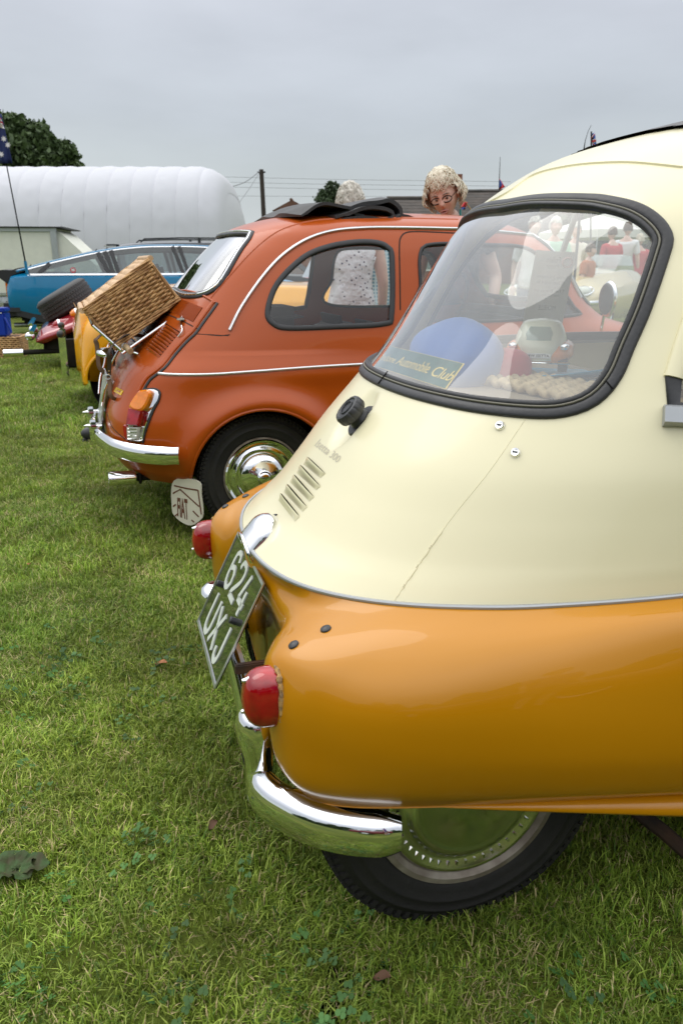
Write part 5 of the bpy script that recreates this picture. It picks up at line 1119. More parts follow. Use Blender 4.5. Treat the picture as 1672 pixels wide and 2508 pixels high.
g.tube([fx(-0.006, 0.099, 0.006), fx(0.006, 0.099, 0.006)], 0.0016, 6); go = g.build('glasses', M['black'], None, sharp=0)
go.parent = rA; go.name = 'spectacles'; go['kind'] = 'stuff'
ey = MB()
for sg in (-1, 1): ey.ell(fx(0.030 * sg, 0.078, 0.008), (0.012, 0.010, 0.008), 12, 8, HrA)
for sg in (-1, 1): ey_ = MB().ell(fx(0.030 * sg, 0.0785, 0.007), (0.0115, 0.0100, 0.0035), 12, 8, HrA); e_ = ey_.build('eye', mat('eye_white%d' % sg, (0.30, 0.22, 0.19), 0.4), rA); MB().ell(fx(0.029 * sg - 0.002, 0.0875, 0.005), (0.0045, 0.0025, 0.0035), 10, 6, HrA).build('iris', M['black'], e_)
for sg in (-1, 1): MB().tube([fx(0.014 * sg, 0.098, 0.030), fx(0.030 * sg, 0.097, 0.035), fx(0.048 * sg, 0.086, 0.030)], 0.0022, 6).build('eyebrow', brown, rA)
MB().ell(fx(0, 0.0915, -0.0595), (0.021, 0.008, 0.0055), 14, 8, HrA).build('mouth', mat('lips_dark', (0.16, 0.05, 0.045), 0.5), rA)
for zz in (-0.0525, -0.067): MB().tube([fx(-0.024, 0.088, -0.058), fx(-0.008, 0.0985, zz), fx(0.008, 0.0985, zz), fx(0.024, 0.088, -0.058)], [0.002, 0.0042, 0.0042, 0.002], 8).build('lip', mat('lip_pink%d' % int(-zz * 1000), (0.52, 0.24, 0.21), 0.5), rA)
def tufts(fx, n, seed, m, par, bobk=0.0, low=-0.07, facez=0.075, r=0.0042, L_=0.05):
    """short wavy locks lying on the hair shell"""
    rr_ = random.Random(seed); hk = MB()
    for k in range(n):
        ph = rr_.uniform(0, 2 * math.pi); z0 = rr_.uniform(low + 0.02, 0.128)
        if math.sin(ph) > 0.25 and z0 < facez: continue
        p = []; dph = rr_.uniform(-0.5, 0.5); w = rr_.uniform(0.003, 0.008); lift = rr_.uniform(-0.002, 0.006)
        for j in range(6):
            s_ = j / 5; zq = z0 - L_ * s_ * (0.5 + 0.5 * min(1, (0.13 - z0) / 0.06)); a_ = ph + dph * s_ + 0.10 * math.sin(s_ * 6 + k)
            e = math.sqrt(max(0.02, 1 - (zq / 0.142) ** 2)); bb = 1 + bobk * max(0, 0.7 - abs(zq / 0.12 + 0.2)); rd = 1.16
            p.append(fx((0.078 * rd * e * bb + lift + w * math.sin(s_ * 5 + k)) * math.cos(a_), (0.098 * rd * e * (1 + (bobk * 0.7 * max(0, 0.7 - abs(zq / 0.12 + 0.2)) if math.sin(a_) < 0.3 else 0)) + lift) * math.sin(a_) - 0.008, zq + 0.008))
        hk.tube(p, [r * 0.5, r, r * 1.1, r, r * 0.8, r * 0.25], 5)
    o = hk.build('hair_locks', m, par, sharp=0, rec=False); o['kind'] = 'stuff'
tufts(fx, 1500, 5, blonde, rA, 0.46, -0.07, 0.085, 0.0024, 0.055)
nk = rA.matrix_world
MB().tube([hcA + HrA @ Vector(p) for p in ((-0.06, -0.04, -0.12), (-0.055, 0.03, -0.17), (-0.03, 0.08, -0.26), (0, 0.10, -0.34))], 0.006, 6).build('lanyard', mat('teal_ribbon', (0.0, 0.22, 0.22), 0.6), rA)
# woman with grey hair seen from behind in a dotted top
pB = wxy(868, 640, 5.15)
rB, hcB, HrB, hB_ = person('person', 'grey haired woman in a white top with dark dots, facing away behind the orange car', (pB.x - 0.02, 5.15, 0), 12, 1.50, dotm, denim, white_hair, tank=True, nod=R(8), hairkw=dict(vol=1.18, low=-0.42, face=0.3, curl=0.012, seed=9, bob=0.1))
fxB = lambda x, y, z: hcB + HrB @ (Vector((x, y, z)) * hB_ * 0.98)
tufts(fxB, 1300, 8, white_hair, rB, 0.16, -0.06, 0.05, 0.0022, 0.05)
# man in a checked shirt with a water bottle
pC = wxy(938, 640, 6.2)
rC, hcC, HrC, hC_ = person('person', 'short man in a blue checked shirt and khaki shorts holding a water bottle', (pC.x + 0.02, 6.2, 0), 200, 1.42, check('blue_check', (0.12, 0.30, 0.40), (0.55, 0.66, 0.70)), khaki, brown, short=True, sleeve=0.22,
    arms={1: ((0.26, 0.02, 1.10), (0.27, 0.10, 0.88)), -1: ((0.26, 0.0, 1.12), (0.20, 0.16, 0.95))})
bt_ = thing('water_bottle', 'small clear plastic water bottle held in the checked shirt man\'s hand', 'bottle', (0, 0, 0))
bt_.matrix_world = Matrix.Translation(rC.location) @ Matrix.Rotation(R(200), 4, 'Z') @ Matrix.Translation((0.27 * hC_, 0.13, 0.80 * hC_))
MB().lathe([(0, -0.09), (0.032, -0.09), (0.034, -0.04), (0.031, 0), (0.034, 0.05), (0.014, 0.09), (0.013, 0.11)], 20).build('bottle_body', mat('clear_plastic', (0.7, 0.78, 0.8), 0.1, trans=0.6), bt_); MB().lathe([(0.015, 0.105), (0.015, 0.125), (0, 0.126)], 16).build('cap', M['white'], bt_)
# people beyond, seen through the rear window of the bubble car
redm = mat('red_cloth', (0.55, 0.05, 0.06), 0.8); wcl = mat('white_cloth', (0.75, 0.75, 0.76), 0.8); mint = mat('mint_cloth', (0.45, 0.68, 0.52), 0.8); dk = mat('dark_cloth', (0.05, 0.055, 0.07), 0.8); cr_ = mat('cream_cloth', (0.66, 0.62, 0.52), 0.8); org = mat('orange_cloth', (0.5, 0.18, 0.08), 0.8)
for px, Y, hgt, fd, tp, btm, hr, lb, sh in ((1302, 10.6, 1.60, 175, wcl, denim, white_hair, 'white haired woman in a white top, leftmost onlooker seen through the bubble car window', False),
        (1352, 10.8, 1.60, 180, mint, khaki, white_hair, 'white haired woman in a mint green top looking towards the cars', False),
        (1402, 13.2, 1.64, 185, cr_, khaki, white_hair, 'white haired man in a cream t-shirt standing facing the cars', False),
        (1440, 12.6, 1.32, 230, org, denim, brown, 'short person in an orange brown top standing beside the cream sports car', True),
        (1494, 16.6, 1.72, 20, redm, dk, brown, 'man in a red t-shirt and dark trousers seen from behind', False),
        (1528, 17.0, 1.82, 330, wcl, dk, brown, 'tall man in a white t-shirt standing beside the man in red', False),
        (1562, 17.0, 1.60, 10, redm, wcl, blonde, 'blonde woman in a red top and white trousers, rightmost of the far group', False)):
    p = wxy(px, 640, Y); person('person', ' '.join(lb.split()[:16]), (p.x, Y, 0), fd, hgt, tp, btm, hr, group='onlookers beyond the row of cars', sleeve=0.2, short=sh, hairkw=dict(vol=1.12, low=-0.25, face=0.3, seed=px))
# =================================================================== other cars in the row
def loft(profile_sections, name, m, parent, closed_ends=True, sub=0):
    """sections: list of (u, [(v,z)...] half outline from the top centre to the bottom), mirrored"""
    V_ = []; F_ = []; rows_ = []
    for u, half in profile_sections:
        ring = [(-v, z) for v, z in half] + [(v, z) for v, z in half[::-1]][0:]
        rows_.append(len(V_)); V_ += [Vector((u if not hasattr(u, '__len__') else u[0], v, z)) for v, z in ring]
    k = len(profile_sections[0][1]) * 2
    for i in range(len(profile_sections) - 1):
        for j in range(k - 1): F_.append((i * k + j, i * k + j + 1, (i + 1) * k + j + 1, (i + 1) * k + j))
    if closed_ends: F_.append(tuple(range(k))[::-1]); F_.append(tuple((len(profile_sections) - 1) * k + j for j in range(k)))
    o = mk(name, V_, F_, m, parent); fixn(o); return autosmooth(o, 40)
def carbody(us, top, belt, w_top, w_belt, bot, w_bot, name, m, parent, n=70, deck=None):
    """smooth car body: tables over u for top height, belt height, widths and bottom"""
    U = np.linspace(us[0], us[-1], n); f = lambda t: spl(U, us, t); T, B, WT, WB, Z0, W0 = map(f, (top, belt, w_top, w_belt, bot, w_bot)); secs = []
    for i, u in enumerate(U):
        t, b, wt, wb, z0, w0 = T[i], B[i], WT[i], WB[i], Z0[i], W0[i]; half = []
        for a in np.linspace(0, 1, 7): half.append((wt * math.sin(a * math.pi / 2) ** 0.9, b + (t - b) * (1 - (1 - math.cos(a * math.pi / 2)) * 0.0) if False else t - (t - b) * 0.30 * (1 - math.cos(a * math.pi / 2))))
        for a in np.linspace(0.2, 1, 5): half.append((wt + (wb - wt) * a, (t - (t - b) * 0.30) * (1 - a) + b * a))
        mid = (b + z0) / 2
        for a in np.linspace(0.15, 1, 8): half.append((wb + 0.03 * math.sin(a * math.pi) + (w0 - wb) * a ** 3, b * (1 - a) + z0 * a))
        secs.append((u, half))
    return loft(secs, name, m, parent)
def disc_wheel(par, c, r, w, sg, capm=None, seg=36):
    wt = bpy.data.objects.new('wheel', None); COL.objects.link(wt); wt.parent = par
    MB().lathe([(r * 0.62, w * 0.42), (r * 0.7, w * 0.5), (r * 0.9, w * 0.48), (r, w * 0.35), (r, -w * 0.35), (r * 0.9, -w * 0.5), (r * 0.6, -w * 0.5)], seg, c, (0, sg, 0)).build('tyre', M['tyre'], wt)
    MB().lathe([(r * 0.64, w * 0.40), (r * 0.62, w * 0.46), (r * 0.5, w * 0.36), (r * 0.3, w * 0.42), (0, w * 0.46)], seg, c, (0, sg, 0)).build('rim', capm or M['alu'], wt)
    return wt
# ---- yellow roadster
YF = Frame(18.5, 0, 0)
def frame_at(px, py, Y, u, v, deg=18.5):
    """frame whose point (u, v) stands at distance Y in direction px"""
    w = wxy(px, py, Y); a = R(deg); F_ = Vector((math.cos(a), math.sin(a), 0)); L_ = Vector((-math.sin(a), math.cos(a), 0)); o = Vector((w.x, w.y, 0)) - F_ * u - L_ * v
    return Frame(deg, o.x, o.y)
yel = mat('yellow_paint', (0.80, 0.36, 0.004), 0.25, coat=0.8, var=0.03)
YF = frame_at(186, 800, 5.75, 0.0, -0.62)
yc = thing('yellow_roadster', 'low bright yellow vintage roadster behind the orange saloon, chrome split bumper', 'car', YF.o, YF.a)
def at(Fr, x, y, v): return Fr.at_v(x, y, v)
carbody([-0.02, 0.0, 0.04, 0.12, 0.35, 0.8, 1.2, 1.6, 1.9, 2.3, 2.9, 3.6, 3.9], [0.60, 0.72, 0.78, 0.80, 0.84, 0.92, 0.95, 0.94, 0.93, 0.95, 0.90, 0.80, 0.60], [0.55, 0.60, 0.62, 0.64, 0.68, 0.74, 0.78, 0.78, 0.78, 0.78, 0.74, 0.62, 0.5],
        [0.40, 0.48, 0.50, 0.50, 0.48, 0.46, 0.50, 0.52, 0.52, 0.50, 0.42, 0.34, 0.2], [0.48, 0.56, 0.56, 0.50, 0.40, 0.54, 0.60, 0.62, 0.62, 0.60, 0.40, 0.40, 0.3], [0.32, 0.28, 0.25, 0.22, 0.22, 0.22, 0.22, 0.22, 0.22, 0.22, 0.22, 0.25, 0.3], [0.44, 0.50, 0.50, 0.40, 0.36, 0.50, 0.56, 0.58, 0.58, 0.56, 0.38, 0.36, 0.3], 'body', yel, yc)
for sg in (-1, 1):   # full rear wings as swollen shells with an arch
    def wing(cu, r0, zc, w0, w1):
        V_ = []; na, nb = 48, 14
        for i in range(na + 1):
            a = math.pi * (-0.02 + 1.05 * i / na); c_, s_ = abs(math.cos(a)), max(0, math.sin(a)); r1_ = 1 / math.sqrt((c_ / 0.385) ** 2 + (s_ / 0.27) ** 2); thk = max(0.03, 1 / ((c_ / (0.42 if math.cos(a) < 0 else 0.50)) ** 4 + (s_ / 0.51) ** 4) ** 0.25 - r1_)
            for j in range(nb + 1):
                t = j / nb; rr_ = r1_ + thk * math.sin(t * math.pi / 2) ** 0.8; yy = w1 - (w1 - w0) * t ** 2.6
                V_.append(Vector((cu + math.cos(a) * rr_, sg * yy, zc + math.sin(a) * rr_)))
        o = mk('wing', V_, [(i * (nb + 1) + j, (i + 1) * (nb + 1) + j, (i + 1) * (nb + 1) + j + 1, i * (nb + 1) + j + 1) for i in range(na) for j in range(nb)], yel, yc); fixn(o)
        md = o.modifiers.new('s', 'SOLIDIFY'); md.thickness = 0.012
        MB().tube([Vector((cu + math.cos(a) * 0.385, sg * w1, zc + math.sin(a) * 0.27)) for a in np.linspace(-0.06, math.pi * 1.03, 40)], 0.012, 8).build('arch_lip', yel, o)
    wing(0.42, 0.35, 0.27, 0.34, 0.66); wing(2.9, 0.35, 0.27, 0.34, 0.66)
    for cu in (0.42, 2.9):
        disc_wheel(yc, (cu + 0.03, 0.53 * sg, 0.26), 0.26, 0.15, sg, M['tyre'])
        MB().lathe([(0.36, 0.0), (0.36, 0.24), (0.0, 0.24)], 32, (cu, 0.62 * sg, 0.27), (0, -sg, 0)).build('wheel_well', M['under'], yc)
for z in (0.285, 0.345): MB().sweep([Vector((-0.10 + 0.05 * abs(v) ** 2, v, z)) for v in np.linspace(-0.60, 0.60, 20)], [Vector((-1, 0, 0))] * 20, [(-0.02, -0.006), (-0.016, 0.006), (0, 0.011), (0.016, 0.006), (0.02, -0.006)]).build('bumper_blade', M['chrome'], yc)
for sg in (-1, 1):
    MB().box((-0.105, 0.42 * sg, 0.40), (0.05, 0.035, 0.34), None, 0.012).build('overrider', M['chrome'], yc)
    MB().ell((-0.11, 0.44 * sg, 0.585), (0.028, 0.028, 0.028)).build('reversing_lamp', M['dgrey'], yc)
MB().box((-0.05, 0.0, 0.40), (0.10, 0.10, 0.22), None, 0.01).build('plate_bracket', M['under'], yc)
MB().prism([(0.9, 0.96), (1.0, 1.14), (1.03, 1.14), (0.96, 0.95)], 1.0, (1.1, 0.5, 0), (1, 0, 0), (0, 0, 1)).build('windscreen_frame', M['chrome'], yc)
# something black standing in the grass
bs = wxy(236, 950, 4.9); shoe = thing('black_shoe', 'black shoe with a fluffy cuff standing on the grass left of the orange car', 'shoe', (bs.x, bs.y, 0), R(200))
MB().ell((0, 0, 0.055), (0.12, 0.048, 0.055), 24, 14).build('shoe_upper', M['dgrey'], shoe); MB().box((0, 0, 0.012), (0.23, 0.085, 0.02), None, 0.008).build('sole', M['rubber'], shoe)
fz = MB(); rr2 = random.Random(3)
for k in range(220):
    a = rr2.uniform(0, 6.28); p = Vector((-0.04 + 0.05 * math.cos(a), 0.04 * math.sin(a), 0.09 + rr2.uniform(0, 0.03))); d = Vector((math.cos(a), math.sin(a), rr2.uniform(0, 1))).normalized() * 0.03; fz.tube([p, p + d], [0.004, 0.001], 4)
fo_ = fz.build('cuff', M['black'], shoe, sharp=0, rec=False); fo_['kind'] = 'stuff'
MB().lathe([(0.045, 0.05), (0.05, 0.10), (0.052, 0.14), (0.0, 0.14)], 20, (-0.04, 0, 0)).build('boot_shaft', M['dgrey'], shoe)
# ---- red sports car with spare wheel on its tail
red = mat('dark_red_paint', (0.30, 0.008, 0.018), 0.22, coat=1.0, var=0.05)
RF = frame_at(95, 830, 8.3, 0.0, -0.45); rc = thing('red_sports_car', 'low dark red open sports car with the spare wheel lying on its sloping tail', 'car', RF.o, RF.a)
carbody([-0.02, 0.02, 0.15, 0.4, 0.7, 1.0, 1.3, 1.7, 2.3, 3.0, 3.7, 3.9], [0.36, 0.42, 0.49, 0.60, 0.70, 0.80, 0.86, 0.86, 0.88, 0.84, 0.74, 0.6], [0.33, 0.37, 0.42, 0.51, 0.60, 0.66, 0.68, 0.68, 0.70, 0.70, 0.62, 0.5],
        [0.40, 0.44, 0.46, 0.48, 0.5, 0.5, 0.5, 0.5, 0.5, 0.46, 0.4, 0.3], [0.55, 0.60, 0.64, 0.68, 0.7, 0.7, 0.7, 0.7, 0.7, 0.68, 0.62, 0.5], [0.30, 0.285, 0.33, 0.42, 0.50, 0.40, 0.24, 0.22, 0.22, 0.22, 0.25, 0.3], [0.50, 0.56, 0.60, 0.64, 0.66, 0.66, 0.62, 0.62, 0.62, 0.6, 0.56, 0.4], 'body', red, rc)
MB().box((1.6, 0, 0.30), (2.6, 1.1, 0.2), None, 0.03).build('chassis', M['under'], rc); MB().box((0.5, 0, 0.28), (0.9, 1.05, 0.16), None, 0.03).build('rear_underside', M['under'], rc)
for sg in (-1, 1):
    for cu in (0.75, 3.1): disc_wheel(rc, (cu, 0.60 * sg, 0.27), 0.27, 0.15, sg, M['chrome'])
    for (cx_, cy_, mm) in ((0.22, 0.48, M['redlens']), (0.40, 0.46, M['amber'])):
        zt = 0.475 + (cx_ - 0.22) * 0.60; pod = MB().lathe([(0.0, 0.26), (0.03, 0.22), (0.05, 0.10), (0.055, 0.0)], 24, (cx_, cy_ * sg, zt), (1, 0, 0.16)).build('lamp_pod', red, rc)
        MB().lathe([(0.056, -0.012), (0.058, 0.0), (0.056, 0.012)], 24, (cx_, cy_ * sg, zt), (1, 0, 0.16)).build('chrome_ring', M['chrome'], pod); MB().lathe([(0.054, 0.0), (0.045, 0.035), (0.02, 0.065), (0, 0.07)], 24, (cx_, cy_ * sg, zt), (-1, 0, -0.16)).build('lamp_lens', mm, pod)
MB().tube([(-0.35, -0.50, 0.20), (-0.16, -0.50, 0.20)], 0.040, 20).build('exhaust_tip', M['chrome'], rc); MB().tube([(-0.16, -0.50, 0.205), (0.3, -0.48, 0.21), (0.9, -0.4, 0.24)], 0.026, 12).build('exhaust_pipe', M['under'], rc)
MB().tube([(0.06, -0.5, 0.38), (0.05, -0.5, 0.22), (0.12, -0.5, 0.20)], 0.010, 6).build('bumper_iron', M['under'], rc)
for z in (0.40, 0.48): MB().box((-0.06, 0, z), (0.05, 1.0, 0.03), None, 0.01).build('rear_bumper_bar', M['chrome'], rc)
for v in (-0.46, 0.46): MB().ell((-0.08, v, 0.36), (0.05, 0.035, 0.045)).build('fog_lamp', M['chrome'], rc)
# spare wheel with chunky tread blocks
sc_ = Vector((0.30, 0.0, 0.70)); sax = Vector((-0.50, 0.0, 0.87)).normalized()
sw = bpy.data.objects.new('spare_wheel', None); COL.objects.link(sw); sw.parent = rc
r_, w_s = 0.30, 0.23
MB().lathe([(0.16, w_s * 0.5), (0.20, w_s * 0.55), (0.25, w_s * 0.52), (0.28, w_s * 0.45), (r_ - .006, w_s * 0.34), (r_ - .006, -w_s * 0.34), (0.28, -w_s * 0.45), (0.25, -w_s * 0.52), (0.16, -w_s * 0.5)], 60, sc_, sax).build('tyre', mat('grey_tyre', (0.045, 0.045, 0.045), 0.6), sw)
tb_ = MB(); up_ = (Vector((0, 1, 0)) - sax * sax.y).normalized(); f2 = sax.cross(up_)
for k in range(60):
    for row in range(5):
        an = 2 * math.pi * (k + 0.5 * (row % 2)) / 60; rd = up_ * math.cos(an) + f2 * math.sin(an); tg = sax.cross(rd); tb_.box(sc_ + rd * (r_ - 0.003 - (0.006 if row in (0, 4) else 0)) + sax * (w_s * 0.165 * (row - 2)), (0.012, 0.026, 0.024), Matrix((rd, tg, sax)).transposed())
to = tb_.build('tread_blocks', bpy.data.materials['grey_tyre'], sw, smooth=False, rec=False); to['kind'] = 'stuff'
MB().lathe([(0.175, w_s * 0.42), (0.17, w_s * 0.5), (0.12, w_s * 0.2), (0, w_s * 0.25)], 30, sc_, sax).build('rim', M['chrome'], sw)
# ---- blue hatchback with black spoiler
blu = mat('blue_paint', (0.0, 0.185, 0.38), 0.30, coat=0.8, var=0.03, bump=0.02, bscale=9); grm = mat('black_frame', (0.02, 0.021, 0.023), 0.45)
BF = frame_at(20, 740, 11.6, 0.0, -0.88)
bc_ = thing('blue_hatchback', 'blue fastback hatchback with black rubber spoiler and bumper', 'car', BF.o, BF.a)
us = [-0.02, 0.03, 0.10, 0.25, 0.6, 1.0, 1.5, 1.95, 2.5, 3.0, 3.35, 4.0, 4.5, 4.7]
carbody([0, 0.02, 0.06, 0.2, 0.6, 1.2, 2.0, 2.8, 3.4, 4.0, 4.5, 4.68], [0.83, 0.93, 0.955, 0.965, 0.96, 0.95, 0.94, 0.93, 0.90, 0.86, 0.74, 0.6], [0.76, 0.84, 0.87, 0.89, 0.90, 0.89, 0.88, 0.87, 0.84, 0.80, 0.68, 0.55],
        [0.66, 0.70, 0.72, 0.74, 0.76, 0.78, 0.80, 0.80, 0.78, 0.74, 0.66, 0.55], [0.76, 0.80, 0.82, 0.84, 0.86, 0.88, 0.885, 0.885, 0.87, 0.84, 0.78, 0.66], [0.44, 0.43, 0.42, 0.40, 0.33, 0.26, 0.24, 0.24, 0.26, 0.30, 0.34, 0.4], [0.74, 0.78, 0.80, 0.81, 0.82, 0.83, 0.84, 0.84, 0.83, 0.8, 0.74, 0.62], 'body', blu, bc_)
# greenhouse: thin roof, pillars and glass
gt = lambda u: float(spl(u, [0.15, 0.5, 0.9, 1.3, 1.7, 2.1, 2.6, 3.0, 3.35, 3.75], [0.965, 1.06, 1.155, 1.24, 1.30, 1.33, 1.335, 1.32, 1.28, 0.93])); gw_ = lambda u, z: 0.80 - 0.42 * max(0, z - 0.93)
UU = np.linspace(0.15, 3.35, 50); V_ = []
for u in UU:
    z = gt(u); w = gw_(u, z)
    for a in np.linspace(-1, 1, 13): V_.append((u, w * a, z - 0.020 * a * a + 0.035))
o = mk('roof', V_, [(i * 13 + j, i * 13 + j + 1, (i + 1) * 13 + j + 1, (i + 1) * 13 + j) for i in range(49) for j in range(12)], blu, bc_); fixn(o); md = o.modifiers.new('s', 'SOLIDIFY'); md.thickness = 0.03
for sg in (-1, 1):
    def sp3(u, z): return Vector((u, sg * gw_(u, z) * 1.0, z))
    gl = [sp3(u, gt(u) - 0.02) for u in np.linspace(0.30, 3.35, 40)] + [sp3(3.7, 0.94)] + [sp3(0.30, 0.94)]
    lo = [sp3(u, 0.93) for u in np.linspace(0.30, 3.7, 42)]; up = [sp3(u, gt(u) - 0.01) for u in np.linspace(0.30, 3.35, 41)] + [sp3(3.68, 0.96)]
    mk('side_glass', lo + up, [(i, i + 1, 42 + i + 1, 42 + i) for i in range(41)], M['wglass2'], bc_)
    MB().sweep(up[:41], [Vector((0, sg, 0.3))] * 41, [(-0.008, -0.004), (-0.008, 0.006), (0.008, 0.006), (0.008, -0.004)]).build('gutter_trim', M['chrome'], bc_)
    MB().sweep([p - Vector((0, 0, 0.042)) for p in up[:41]], [Vector((0, sg, 0.3))] * 41, [(-0.036, -0.004), (-0.036, 0.008), (0.030, 0.008), (0.030, -0.004)]).build('window_frame', grm, bc_)
    MB().sweep([p + Vector((0, sg * 0.05, -0.005)) for p in lo], [Vector((0, sg, 0.3))] * 42, [(-0.012, -0.01), (-0.012, 0.008), (0.012, 0.008), (0.012, -0.01)]).build('waist_trim', M['chrome'], bc_)
    for u0, u1, w in ((1.44, 1.30, 0.06), (1.50, 1.40, 0.06), (1.57, 1.49, 0.06), (2.52, 2.40, 0.05), (2.60, 2.50, 0.05), (0.45, 0.62, 0.05), (3.62, 3.30, 0.05)):
        MB().sweep([sp3(u0, 0.93), sp3((u0 + u1) / 2, 0.93 + (gt(u1) - 0.93) * 0.5), sp3(u1, gt(u1) - 0.01)], [Vector((0, sg, 0.4))] * 3, [(-w / 2, -0.01), (-w / 2, 0.010), (w / 2, 0.010), (w / 2, -0.01)]).build('window_pillar', grm, bc_)
    # lamp cluster, bumper
    MB().box((0.012, 0.70 * sg, 0.72), (0.05, 0.14, 0.24), None, 0.02).build('tail_lamp', M['amber'], bc_)
    for cu in (0.95, 3.75): disc_wheel(bc_, (cu, 0.76 * sg, 0.31), 0.31, 0.18, sg)
    MB().box((1.0, 0.83 * sg, 0.585), (1.8, 0.02, 0.012), None, 0.004).build('side_crease', M['black'], bc_)
MB().prism([(-0.14, 0.97), (-0.14, 0.93), (0.02, 0.80), (0.10, 0.92), (0.26, 0.975), (0.16, 0.985), (-0.04, 0.992)], 1.56, (0, 0.78, 0), (1, 0, 0), (0, 0, 1)).build('rear_spoiler', grm, bc_, sharp=30)
MB().box((0.04, 0, 0.44), (0.34, 1.66, 0.18), None, 0.06).build('rear_bumper', M['dgrey'], bc_)
for sg in (-1, 1): MB().prism([(0.05, 0.50), (0.55, 0.50), (0.75, 0.30), (0.60, 0.20), (0.10, 0.36)], 0.03, (0, 0.80 * sg + 0.015, 0), (1, 0, 0), (0, 0, 1)).build('lower_flank', M['dgrey'], bc_)
MB().box((1.6, 0, 0.34), (2.9, 1.5, 0.18), None, 0.03).build('underbody', M['under'], bc_)
MB().tube([(0.02, -0.45, 0.20), (0.3, -0.45, 0.205), (0.9, -0.45, 0.22)], 0.035, 14).build('exhaust_pipe', M['alu'], bc_)
for u, v in ((1.9, -0.3), (2.3, 0.3)): MB().box((u, v, 0.78), (0.14, 0.5, 0.6), Matrix.Rotation(R(-12), 3, 'Y'), 0.06).build('seat', grm, bc_)
for (u, v) in ((0.32, -0.60), (1.26, -0.5), (1.42, -0.4)): MB().tube([(u, v, gt(u) + 0.01), (u + 0.04, v, gt(u) + 0.05), (u + 0.03, v, gt(u) + 0.055)], 0.006, 6).build('wiper_fitting', M['black'], bc_)
MB().tube([(0.34, -0.55, 1.03), (0.18, -0.56, 1.01), (0.10, -0.62, 0.985)], 0.007, 6).build('rear_wiper', M['black'], bc_)
dmk = MB().lathe([(0, 0.004), (0.042, 0.004), (0.042, 0)], 20, Vector((0.93, -0.80, 0.985)), (0, -1, 0.3)).build('window_sticker', M['redlens'], bc_); MB().box((0.93, -0.806, 0.985), (0.045, 0.004, 0.04)).build('sticker_centre', M['white'], dmk)
# aerial and flag on the blue car
ar = thing('flag_on_aerial', 'dark blue southern cross flag on a whip aerial at the tail of the blue hatchback', 'flag', (0, 0, 0))
a0 = wxy(67, 664, 11.2); a1 = wxy(18, 410, 11.2); a2 = wxy(-2, 290, 11.2)
MB().tube([a0, (a0 + a1) / 2, a1, a2], [0.012, 0.009, 0.008, 0.006], 8).build('aerial', M['black'], ar); MB().tube([a0 - Vector((0, 0, 0.05)), a0.lerp(a1, 0.1)], 0.02, 10).build('aerial_base', blu, ar)
navy = mat('flag_navy', (0.008, 0.02, 0.10), 0.8); fw_ = mat('flag_white', (0.7, 0.7, 0.72), 0.8); fr_ = mat('flag_red', (0.5, 0.02, 0.03), 0.8)
def cloth(px, Y, n=10):
    """four picture-direction corners to a wavy sheet standing at distance Y: (tl, tr, br, bl)"""
    V_ = []
    for i in range(n + 1):
        for j in range(n + 1):
            s_, t = i / n, j / n; x = (px[0][0] * (1 - s_) + px[1][0] * s_) * (1 - t) + (px[3][0] * (1 - s_) + px[2][0] * s_) * t; y = (px[0][1] * (1 - s_) + px[1][1] * s_) * (1 - t) + (px[3][1] * (1 - s_) + px[2][1] * s_) * t
            V_.append(wxy(x, y, Y + 0.05 * math.sin(s_ * 7 + t * 2)))
    return V_, [(i * (n + 1) + j, (i + 1) * (n + 1) + j, (i + 1) * (n + 1) + j + 1, i * (n + 1) + j + 1) for i in range(n) for j in range(n)]
def flagpart(nm, px, Y, m, par, th=0.004):
    V_, F_ = cloth(px, Y); o = mk(nm, V_, F_, m, par); md = o.modifiers.new('s', 'SOLIDIFY'); md.thickness = th; return o
fl_ = flagpart('flag_cloth', [(-40, 262), (4, 280), (32, 400), (-6, 400)], 11.2, navy, ar)
for cx_, cy_ in ((10, 340), (4, 378), (20, 355)):
    st_ = MB(); c = wxy(cx_, cy_, 11.12); k = 7; V_ = [c + Vector((0.040 * (1 if i % 2 == 0 else 0.45) * math.cos(math.pi * i / k), 0, 0.040 * (1 if i % 2 == 0 else 0.45) * math.sin(math.pi * i / k))) for i in range(2 * k)]
    st_.add(V_ + [v + Vector((0, 0.004, 0)) for v in V_], [tuple(range(2 * k)), tuple(range(2 * k, 4 * k))[::-1]]).build('flag_star', fw_, fl_, smooth=False)
flagpart('canton_red', [(-40, 270), (3, 290), (9, 305), (-40, 278)], 11.13, fr_, fl_); flagpart('canton_white', [(-40, 281), (4, 292), (6, 298), (-40, 288)], 11.10, fw_, fl_); flagpart('canton_stripe', [(-40, 292), (6, 302), (12, 316), (-40, 300)], 11.10, fw_, fl_)
# ---- dark estate with roof rails
EF = frame_at(290, 640, 15.2, 0.0, -0.85); ec = thing('dark_estate_car', 'dark grey estate car with black roof rails behind the blue hatchback', 'car', EF.o, EF.a); ec.scale = (1, 1, 0.88)
dkp = mat('dark_grey_paint', (0.045, 0.05, 0.058), 0.35, coat=0.6)
carbody([0, 0.1, 0.5, 2.0, 3.4, 4.4, 4.7], [0.9, 1.05, 1.06, 1.06, 1.0, 0.9, 0.7], [0.86, 0.98, 1.0, 1.0, 0.95, 0.85, 0.65], [0.75, 0.80, 0.82, 0.82, 0.8, 0.76, 0.6], [0.8, 0.86, 0.88, 0.88, 0.86, 0.82, 0.7], [0.35, 0.3, 0.3, 0.28, 0.3, 0.3, 0.35], [0.75, 0.8, 0.83, 0.83, 0.82, 0.78, 0.6], 'body', dkp, ec)
eg = lambda u: float(spl(u, [0.0, 0.3, 0.9, 1.8, 2.6, 3.1], [1.60, 1.645, 1.68, 1.69, 1.66, 1.58]))
